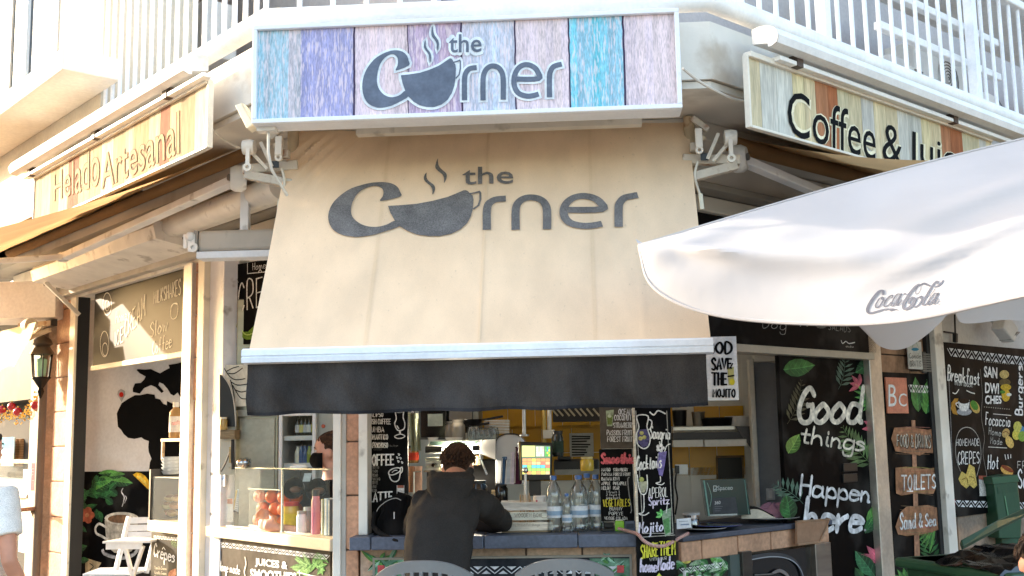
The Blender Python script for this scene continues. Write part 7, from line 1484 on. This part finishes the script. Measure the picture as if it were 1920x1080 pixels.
m.grid([[F.pt((-w1-.05+(2*w1+.1)*i/24), -d1*.2+(d1*1.26)*j/10, .985+.07*math.sin(math.pi*i/24)*(1-.3*j/10)+rr.uniform(-.014, .014)-(.13 if j == 10 else 0)) for i in range(25)] for j in range(11)], c('#0c0c0e')); m.build('bin_liner', 'gloss', t)
m = MB(); q = [FR.at(1802, 1012, .62), FR.at(1870, 975, .6), FR.at(1925, 950, .55), FR.at(1925, 962, .5), FR.at(1870, 990, .62), FR.at(1806, 1024, .66)]
m.add(q+[v+V((.01, .05, -.03)) for v in q], [(0, 1, 2, 3, 4, 5), (11, 10, 9, 8, 7, 6)]+[(i, 6+i, 6+(i+1) % 6, (i+1) % 6) for i in range(6)], tuple(k*1.2 for k in g)); m.build('lid', 'plastic', t, bevel=.008)
p = FR.at(1890, 935, .15)
Fb = Face((p.x, p.y, 0), (uR+uC).normalized(), (nR+nC).normalized())
t = thing('wheelie_bin', 'narrow dark green bin standing against the right menu board', 'bin', (p.x, p.y, 0), Fb.rz)
pts = [(1862, 897), (1908, 893), (1917, 972), (1915, 1010), (1874, 1010), (1872, 972)]
m = MB(); m.poly(Fb, 0, pts, c('#284f39'), thick=.28); m.build('body', 'plastic', t, bevel=.012)
m = MB(); m.poly(Fb, .012, [(1860, 895), (1909, 890), (1912, 903), (1862, 908)], c('#30593f'), thick=.3); m.build('lid', 'plastic', t, bevel=.006)
m = MB(); m.poly(Fb, .004, [(1870, 912), (1905, 908), (1907, 922), (1872, 926)], c('#244a34')); m.line(Fb, .006, [(1884, 930), (1892, 975)], .01, c('#5a8a68')); m.build('hand_grip', 'plastic', t)
m = MB(); m.poly(Fb, -.1, [(1878, 1010), (1912, 1010), (1912, 1180), (1884, 1180)], c('#2c5540'), thick=.2); m.build('foot', 'plastic', t)
# ---- things on the balcony
def ac(F, px, py, off, w_, h, label):
    u, z = F.uz(px, py, off); t = thing('air_conditioner', label, 'air conditioner', F.pt(u, off, z), F.rz)
    m = MB(); m.box(F, u-w_/2, u+w_/2, off-.25, off, z, z+h, c('#d2cec8')); m.build('casing', 'paint', t, bevel=.012)
    m = MB(); ct_ = F.pt(u+w_*.12, off+.002, z+h/2); r = h*.42
    for k in range(7): m.lathe(ct_, [(r*(k+.3)/7, .0), (r*(k+.65)/7, .004)], c('#4c4a46'), 24, F.n)
    m.build('fan_grille', 'plastic', t)
    m = MB(); m.poly(F, off+.004, [(px-8, py-26), (px-1, py-24), (px, py-8), (px-7, py-9)], c('#a83a44')); m.build('sticker', 'print', t)
ac(FL, 340, 128, -.05, .75, .42, 'air conditioner with a red sticker behind the left balcony bars')
ac(FR, 1770, 190, .0, .8, .40, 'air conditioner with a red sticker behind the right balcony bars')
p = FR.at(1700, 140, .2); simple('vent_unit', 'small white box with a ribbed grille behind the right railing', 'vent', p, [('casing', 'paint', lambda m: m.pbox(FR, .15, 1672, 108, 1706, 175, .2, c('#cfcac4')), .01), ('grille', 'plastic', lambda m: [m.pbox(FR, .17, 1716, 132+i*4, 1731, 134.4+i*4, .05, c('#5c5850')) for i in range(8)]), ('duct', 'paint', lambda m: m.pbox(FR, .165, 1708, 128, 1733, 168, .12, c('#d8d4c8')), .01)])
p = FR.at(1840, 205, .25); simple('folded_lounger', 'pale rounded garden chair leaning behind the right railing', 'lounger', p, [('back', 'plastic', lambda m: m.poly(FR, .3, [(1802, 240), (1806, 190), (1822, 175), (1850, 172), (1868, 182), (1880, 215), (1890, 250)], c('#dcd6cc'), thick=.06), .01), ('edge', 'plastic', lambda m: m.line(FR, .305, [(1870, 185), (1882, 205), (1892, 222)], .02, c('#3a3c40')))])
simple('wall_cable', 'thin pale cable drooping beside the right end of the top sign', 'cable', FR.at(1330, 160, .72), [('wire', 'paint', lambda m: m.tube(crom([tuple(FR.at(x, y, o)) for x, y, o in ((1280, 128, .73), (1310, 152, .72), (1345, 172, .72), (1375, 186, .72), (1402, 191, .74))]), .007, c('#cfc6b8'), 6)), ('clamp', 'paint', lambda m: m.ball(FR.at(1402, 191, .74), .014, c('#b8aa98'), 8, 6))])
simple('wall_cable', 'thin pale cable drooping from the left sign to the bracket', 'cable', FL.at(420, 250, .6), [('wire', 'paint', lambda m: m.tube(crom([tuple(FL.at(x, y, o)) for x, y, o in ((391, 236, .72), (410, 255, .66), (430, 268, .6), (450, 278, .55))]), .006, c('#e0d6c4'), 6)), ('clamp', 'paint', lambda m: m.ball(FL.at(391, 236, .72), .012, c('#cfc4b0'), 8, 6))])
p = FL.at(460, 215, .9); simple('flood_lamp', 'cream slab of a floodlight poking out left of the top sign', 'floodlight', p, [('body', 'paint', lambda m: m.poly(FC, .9, [(440, 197), (452, 193), (476, 233), (462, 241)], c('#e6dcc4'), thick=.09), .006), ('edge', 'paint', lambda m: m.poly(FC, .905, [(452, 193), (457, 194), (479, 232), (476, 234)], c('#cfc2a8'), thick=.08))])
# ================================================================== PEOPLE
def loft(m, rings, n=20):
    vs = []
    for ctr, sx, fy in rings:
        for k in range(n):
            a = 2*math.pi*k/n; ca, sa = math.cos(a), math.sin(a)
            vs.append(V(ctr)+V(sx)*math.copysign(abs(ca)**.85, ca)+V(fy)*math.copysign(abs(sa)**.85, sa))
    fs = [(i*n+k, i*n+(k+1) % n, (i+1)*n+(k+1) % n, (i+1)*n+k) for i in range(len(rings)-1) for k in range(n)]
    fs += [tuple(reversed(range(n))), tuple((len(rings)-1)*n+k for k in range(n))]
    m.add(vs, fs, (1, 1, 1), True)
def skinned(m, name, mt, parent, voxel=.011, smooth=6, disp=0, dscale=.1):
    o = m.build(name, mt, parent); r = o.modifiers.new('remesh', 'REMESH'); r.mode = 'VOXEL'; r.voxel_size = voxel; r.use_smooth_shade = True
    s = o.modifiers.new('smooth', 'SMOOTH'); s.iterations = smooth; s.factor = .5
    if disp:
        t = bpy.data.textures.new('folds', 'CLOUDS'); t.noise_scale = dscale; t.noise_depth = 2
        d = o.modifiers.new('folds', 'DISPLACE'); d.texture = t; d.strength = disp; d.mid_level = .5; d.texture_coords = 'LOCAL'
    return o
def hand(m, w_, dirn, palm_n, curl=.5):
    """palm, four bent fingers of unequal length and a thumb leaving the side of the palm"""
    d = V(dirn).normalized(); pn = V(palm_n).normalized(); sd = d.cross(pn).normalized(); w_ = V(w_)
    m.tube([w_, w_+d*.035, w_+d*.085], [.026, .034, .032], (1, 1, 1), 10); 
    for i, L_ in enumerate((.068, .078, .074, .058)):
        a = w_+d*.085+sd*(-.027+.018*i); b = a+d*L_*.45+pn*.006; e = b+(d*(1-curl)+pn*curl)*L_*.35; f = e+(d*(1-1.6*curl)+pn*1.3*curl)*L_*.25
        m.tube([a-d*.02, a, b, e, f], [.0095, .0095, .009, .0085, .007], (1, 1, 1), 8)
    a = w_+d*.03-sd*.028; m.tube([a, a+(d*.6-sd*.8)*.03, a+(d*.9-sd*.5)*.06+pn*.012], [.012, .011, .009], (1, 1, 1), 8)
SKIN_MATS = {}
def person(label, J, skin, top, legs, hair, hair_long=0, sleeve=1., mask=None, hood=False, loc=None, face=True, topmat='cloth', look=None, scale=1.0):
    fwd = V(J['face']).normalized(); up = V(J.get('up', (0, 0, 1))).normalized(); sd = fwd.cross(up).normalized(); up = sd.cross(fwd).normalized(); H = V(J['head']); k = scale
    t = thing('person', label, 'person', (J['pelvis'][0], J['pelvis'][1], 0), 0)
    bs = (V(J['sr'])-V(J['sl'])).normalized(); N = V(J['neck']); Pv = V(J['pelvis'])
    idn = str(len(SKIN_MATS)); SKIN_MATS[idn] = 1
    mat('skin_'+idn, .5, noise=(14, .12), fixed=skin, spec=.35); mat('top_'+idn, .9, noise=(6, .18), fine=(260, .25), bump=(150, .35, .004), fixed=top, spec=.1); mat('trousers_'+idn, .9, noise=(6, .2), fine=(200, .2), fixed=legs, spec=.1)
    Mx = Matrix((sd, fwd, up)).transposed()
    m = MB()
    m.ball(H+up*.018*k, (.074*k, .092*k, .100*k), (1, 1, 1), 20, 14, Mx); m.ball(H-up*.045*k+fwd*.022*k, (.056*k, .066*k, .070*k), (1, 1, 1), 16, 12, Mx)
    m.tube([H-up*.010*k+fwd*.088*k, H-up*.032*k+fwd*.106*k, H-up*.040*k+fwd*.088*k], [.008*k, .014*k, .012*k], (1, 1, 1), 8)
    for s in (-1, 1): m.ball(H+sd*s*.078*k-up*.012*k-fwd*.008*k, (.010*k, .020*k, .031*k), (1, 1, 1), 10, 8, Mx)
    m.tube([H-up*.05*k-fwd*.02*k, N+V((0, 0, .02)), N-V((0, 0, .05))], [.055*k, .056*k, .075*k], (1, 1, 1), 14)
    loft(m, [(Pv, bs*.13*k, bs.cross(V((0, 0, 1)))*.09*k), (Pv.lerp(N, .5), bs*.11*k, bs.cross(V((0, 0, 1)))*.08*k), (N-V((0, 0, .08)), bs*.14*k, bs.cross(V((0, 0, 1)))*.08*k), (N, bs*.06*k, bs.cross(V((0, 0, 1)))*.05*k)])
    for a in ('l', 'r'):
        S, E, W = V(J['s'+a]), V(J['e'+a]), V(J['w'+a]); m.tube([N-V((0, 0, .05)), S, S.lerp(E, .5), E, E.lerp(W, .4), W], [.05*k, .052*k, .046*k, .038*k, .038*k, .026*k], (1, 1, 1), 12)
        hand(m, W, (W-E), J.get('palm'+a, (0, 0, -1)))
        Hp, K_, An = V(J['h'+a]), V(J['k'+a]), V(J['a'+a]); m.tube([Hp, K_, K_.lerp(An, .35), An], [.075*k, .052*k, .052*k, .034*k], (1, 1, 1), 12)
        m.ball(An+fwd.normalized()*.07+V((0, 0, -.035)), (.042, .12, .035), (1, 1, 1), 10, 8, Matrix((sd, V((fwd.x, fwd.y, 0)).normalized(), V((0, 0, 1)))).transposed())
    skinned(m, 'body', 'skin_'+idn, t, .010, 5)
    fw = V((0, 0, 1)).cross(bs).normalized()
    m = MB(); sp = J.get('spine') or [(Pv-V((0, 0, .06)), .175, .125), (Pv.lerp(N, .33), .160, .115), (Pv.lerp(N, .66), .185, .125), (N-V((0, 0, .09)), .185, .105), (N-V((0, 0, .03)), .10, .075)]
    loft(m, [(V(q), bs*a*k, fw*b*k) for q, a, b in sp])
    for a in ('l', 'r'):
        S, E, W = V(J['s'+a]), V(J['e'+a]), V(J['w'+a])
        pts = [N.lerp(S, .4)-V((0, 0, .055)), S, S.lerp(E, .5), E, E.lerp(W, .5), W]; rs = [.075, .078, .068, .060, .054, .040]
        if sleeve < 1: pts = pts[:2]+[S.lerp(E, sleeve)]; rs = [.072, .076, .070]
        m.tube(pts, [q*k for q in rs], (1, 1, 1), 14)
    skinned(m, 'shirt' if not hood else 'hoodie', 'top_'+idn, t, .010, 5, .022 if hood else .012, .09)
    if hood:
        m = MB(); hb = N-fw*.0; bk = V(J['back'])
        N0 = N; N = N+V((-.01, 0, .035)); loft(m, [(N+bk*.02+V((0, 0, .035)), bs*.095, fw*.075), (N+bk*.06+V((0, 0, .01)), bs*.125, fw*.088), (N+bk*.105-V((0, 0, .05)), bs*.115, fw*.070), (N+bk*.125-V((0, 0, .11)), bs*.085, fw*.055), (N+bk*.125-V((0, 0, .15)), bs*.035, fw*.03)])
        for q in range(2):
            m.tube([N-bs*.10+bk*(.02+.02*q)+V((0, 0, .035-.04*q)), N-bs*.06+bk*(.10+.01*q)-V((0, 0, .03+.045*q)), N+bk*(.125+.005*q)-V((0, 0, .055+.05*q)), N+bs*.07+bk*(.10+.01*q)-V((0, 0, .02+.045*q)), N+bs*.105+bk*(.02+.02*q)+V((0, 0, .05-.04*q))], [.020, .026, .028, .026, .020], (1, 1, 1), 10)
        N = N0; skinned(m, 'hood', 'top_'+idn, t, .007, 3, .010, .05)
    m = MB()
    for a in ('l', 'r'):
        Hp, K_, An = V(J['h'+a]), V(J['k'+a]), V(J['a'+a]); m.tube([Pv+V((0, 0, .05)), Hp, Hp.lerp(K_, .5), K_, K_.lerp(An, .5), An+V((0, 0, .02))], [.11*k, .10*k, .085*k, .070*k, .064*k, .055*k], (1, 1, 1), 14)
    skinned(m, 'trousers', 'trousers_'+idn, t, .012, 4, .01)
    # hair: a cap of many tapered locks
    m = MB(); rr = random.Random(len(label)); n_ = 520
    m.ball(H+up*.026*k-fwd*.014*k, (.078*k, .090*k, .094*k), hair, 18, 12, Mx)
    for i in range(n_):
        z = 1-2*(i+.5)/n_; a = i*2.399963; q = V((math.sqrt(1-z*z)*math.cos(a), math.sqrt(1-z*z)*math.sin(a), z))
        low = -.50+.25*hair_long*0
        if abs(q.x) > .72 and q.z < .12 and q.y > -.55: continue
        if q.z < (-.42 if q.y < .1 else .22+q.y*.25): continue
        b = H+up*.026*k-fwd*.014*k+Mx @ V((q.x*.079*k, q.y*.091*k, q.z*.095*k)); dv = (Mx @ V((q.x*.45+rr.uniform(-.25, .25), q.y*.6+rr.uniform(-.2, .3)-.15, .15*q.z-.75+rr.uniform(-.2, .25)))).normalized(); out_ = (Mx @ q).normalized()
        if hair_long: dv = (Mx @ V((0, -1, -.1+.4*q.z))).normalized()
        L_ = rr.uniform(.022, .042)*k*(1 if q.z > .1 or hair_long else .55); kk = rr.uniform(.55, 1.7); cc = tuple(h*kk for h in hair)
        m.tube([b-dv*L_*.2, b+dv*L_*.5+out_*.004*k, b+dv*L_+out_*(.001 if not hair_long else -.002)*k], [.008*k, .007*k, .0012], cc, 5, False)
    if hair_long:
        for i in range(10): m.tube(crom([tuple(H-fwd*.09*k+up*.03*k), tuple(H-fwd*(.15+.01*i % 3)*k+up*.0+sd*rr.uniform(-.02, .02)), tuple(H-fwd*.14*k-up*.12*k+sd*rr.uniform(-.03, .03))]), [.016*k]*9, tuple(h*rr.uniform(.7, 1.3) for h in hair), 6)
    m.build('hair', 'hair', t)
    if face:
        for s in (-1, 1):
            m = MB(); e_ = H+fwd*.078*k+sd*s*.032*k+up*.006*k
            m.ball(e_, (.0135*k, .010*k, .0085*k), c('#d8d4cc'), 10, 8, Mx); m.ball(e_+fwd*.0075*k, (.006*k, .004*k, .006*k), c('#2a1c14'), 8, 6, Mx); m.build('eye', 'gloss', t)
            m = MB(); m.tube([e_+up*.018*k-sd*s*.014*k+fwd*.006*k, e_+up*.023*k+fwd*.009*k, e_+up*.017*k+sd*s*.018*k], [.003*k, .0042*k, .0022*k], tuple(h*.8 for h in hair), 6); m.build('eyebrow', 'hair', t)
        if not mask:
            m = MB(); q = H-up*.068*k+fwd*.082*k; m.tube([q-sd*.022*k-fwd*.008*k, q+fwd*.003*k, q+sd*.022*k-fwd*.008*k], [.003*k, .0062*k, .003*k], tuple(min(1, a*b) for a, b in zip(skin, (.85, .5, .5))), 8); m.build('mouth', 'skin', t)
    if mask:
        m = MB(); rows = []
        for j in range(9):
            b = -1+2*j/8; r = []
            for i in range(17):
                a = -1.25+2.5*i/16; r.append(H-up*(.052+.048*b)*k+(sd*math.sin(a)*.076+fwd*(math.cos(a)*(.092+.022*math.exp(-(a/.35)**2)*(1-b*b)))+fwd*.006)*k)
            rows.append(r)
        m.grid(rows, mask); m.build('face_mask', 'cloth', t)
    return t
# the seated person in the black hoodie
PX = lambda x, y, d: depth_pt(x, y, d)
pel = PX(818, 1112, 5.36); nk = PX(851, 911, 5.66); hd = PX(859, 876, 5.80)
sl_, sr_ = PX(796, 946, 5.58), PX(903, 944, 5.66)
er_ = FC.pt(uC_(940, .02), .03, CT+.062); wr_ = FC.pt(uC_(882, -.12), -.16, CT+.045); el_ = FC.pt(uC_(775, .06), .08, CT+.03); wl_ = FC.pt(uC_(838, -.1), -.15, CT+.06)
bsv = (sr_-sl_).normalized()
J = dict(pelvis=pel, neck=nk, head=hd, face=(.24, .9, -.36), up=(.10, .36, .93), sl=sl_, sr=sr_, el=el_, er=er_, wl=wl_, wr=wr_, back=(-.03, -1, 0), hl=pel+V((-.09, .02, -.02)), hr=pel+V((.09, .02, -.02)), kl=pel+V((-.12, .34, -.06)), kr=pel+V((.14, .34, -.06)), al=pel+V((-.12, .28, -.50)), ar=pel+V((.13, .28, -.50)),
  spine=[(PX(816, 1150, 5.36), .165, .13), (PX(817, 1080, 5.38), .163, .13), (PX(822, 1020, 5.44), .168, .128), (PX(832, 970, 5.52), .178, .13), (PX(842, 935, 5.60), .165, .115), (PX(848, 908, 5.65), .10, .085)])
hoodie = person('person in a black hoodie seen from behind, hunched over the counter on a bar chair', J, c('#c08a70'), c('#363331'), c('#1c2028'), c('#412818'), hood=True, face=True)
def standing(px, y, hgt, yaw, label, skin, top, legs, hair, sleeve=.5, mask=None, hair_long=0, reach=None, k=1., pitch=0):
    p = depth_pt(px, 819, y); p.z = 0; fw = V((math.cos(yaw), math.sin(yaw), 0)); sd = fw.cross(V((0, 0, 1))); f = hgt/1.75
    q = lambda a, b, z: p+sd*a*f+fw*b*f+V((0, 0, z*f))
    J = dict(pelvis=q(0, 0, .93), neck=q(0, 0, 1.48), head=q(0, .02, 1.635), face=fw+V((0, 0, pitch)), sl=q(-.185, 0, 1.41), sr=q(.185, 0, 1.41), el=q(-.235, -.01, 1.12), er=q(.235, -.01, 1.12), wl=q(-.22, .10, .88), wr=q(.22, .10, .88), back=tuple(-fw), palml=tuple(sd), palmr=tuple(-sd),
      hl=q(-.09, 0, .9), hr=q(.09, 0, .9), kl=q(-.10, .02, .5), kr=q(.10, .02, .5), al=q(-.10, 0, .08), ar=q(.10, 0, .08))
    if reach: J.update({a: q(*b) for a, b in reach.items()})
    return person(label, J, skin, top, legs, hair, hair_long, sleeve, mask, scale=f*k)
standing(-36, 5.5, 1.74, RAD(65), 'person in a white T-shirt cut off by the left edge of the picture', c('#c98f74'), c('#f2ede6'), c('#2a2c34'), c('#2a1c14'), .62, reach=dict(er=(.26, -.02, 1.10), wr=(.235, .12, .90), el=(-.26, -.02, 1.10)))
standing(622, 6.75, 1.68, RAD(188), 'worker with brown tied hair and a black face mask behind the left glass screen', c('#cf9a84'), c('#1a1a1c'), c('#1a1a1c'), c('#4a3020'), .5, c('#0c0c0d'), 1, reach=dict(er=(.20, .16, 1.16), wr=(.14, .34, 1.22), el=(-.22, .12, 1.14), wl=(-.12, .32, 1.18)))
standing(1934, 3.55, 1.30, RAD(258), 'child with short brown hair at the lower right corner of the picture', c('#c9927a'), c('#5a6a88'), c('#2a3040'), c('#3a281c'), .5, k=1.12)
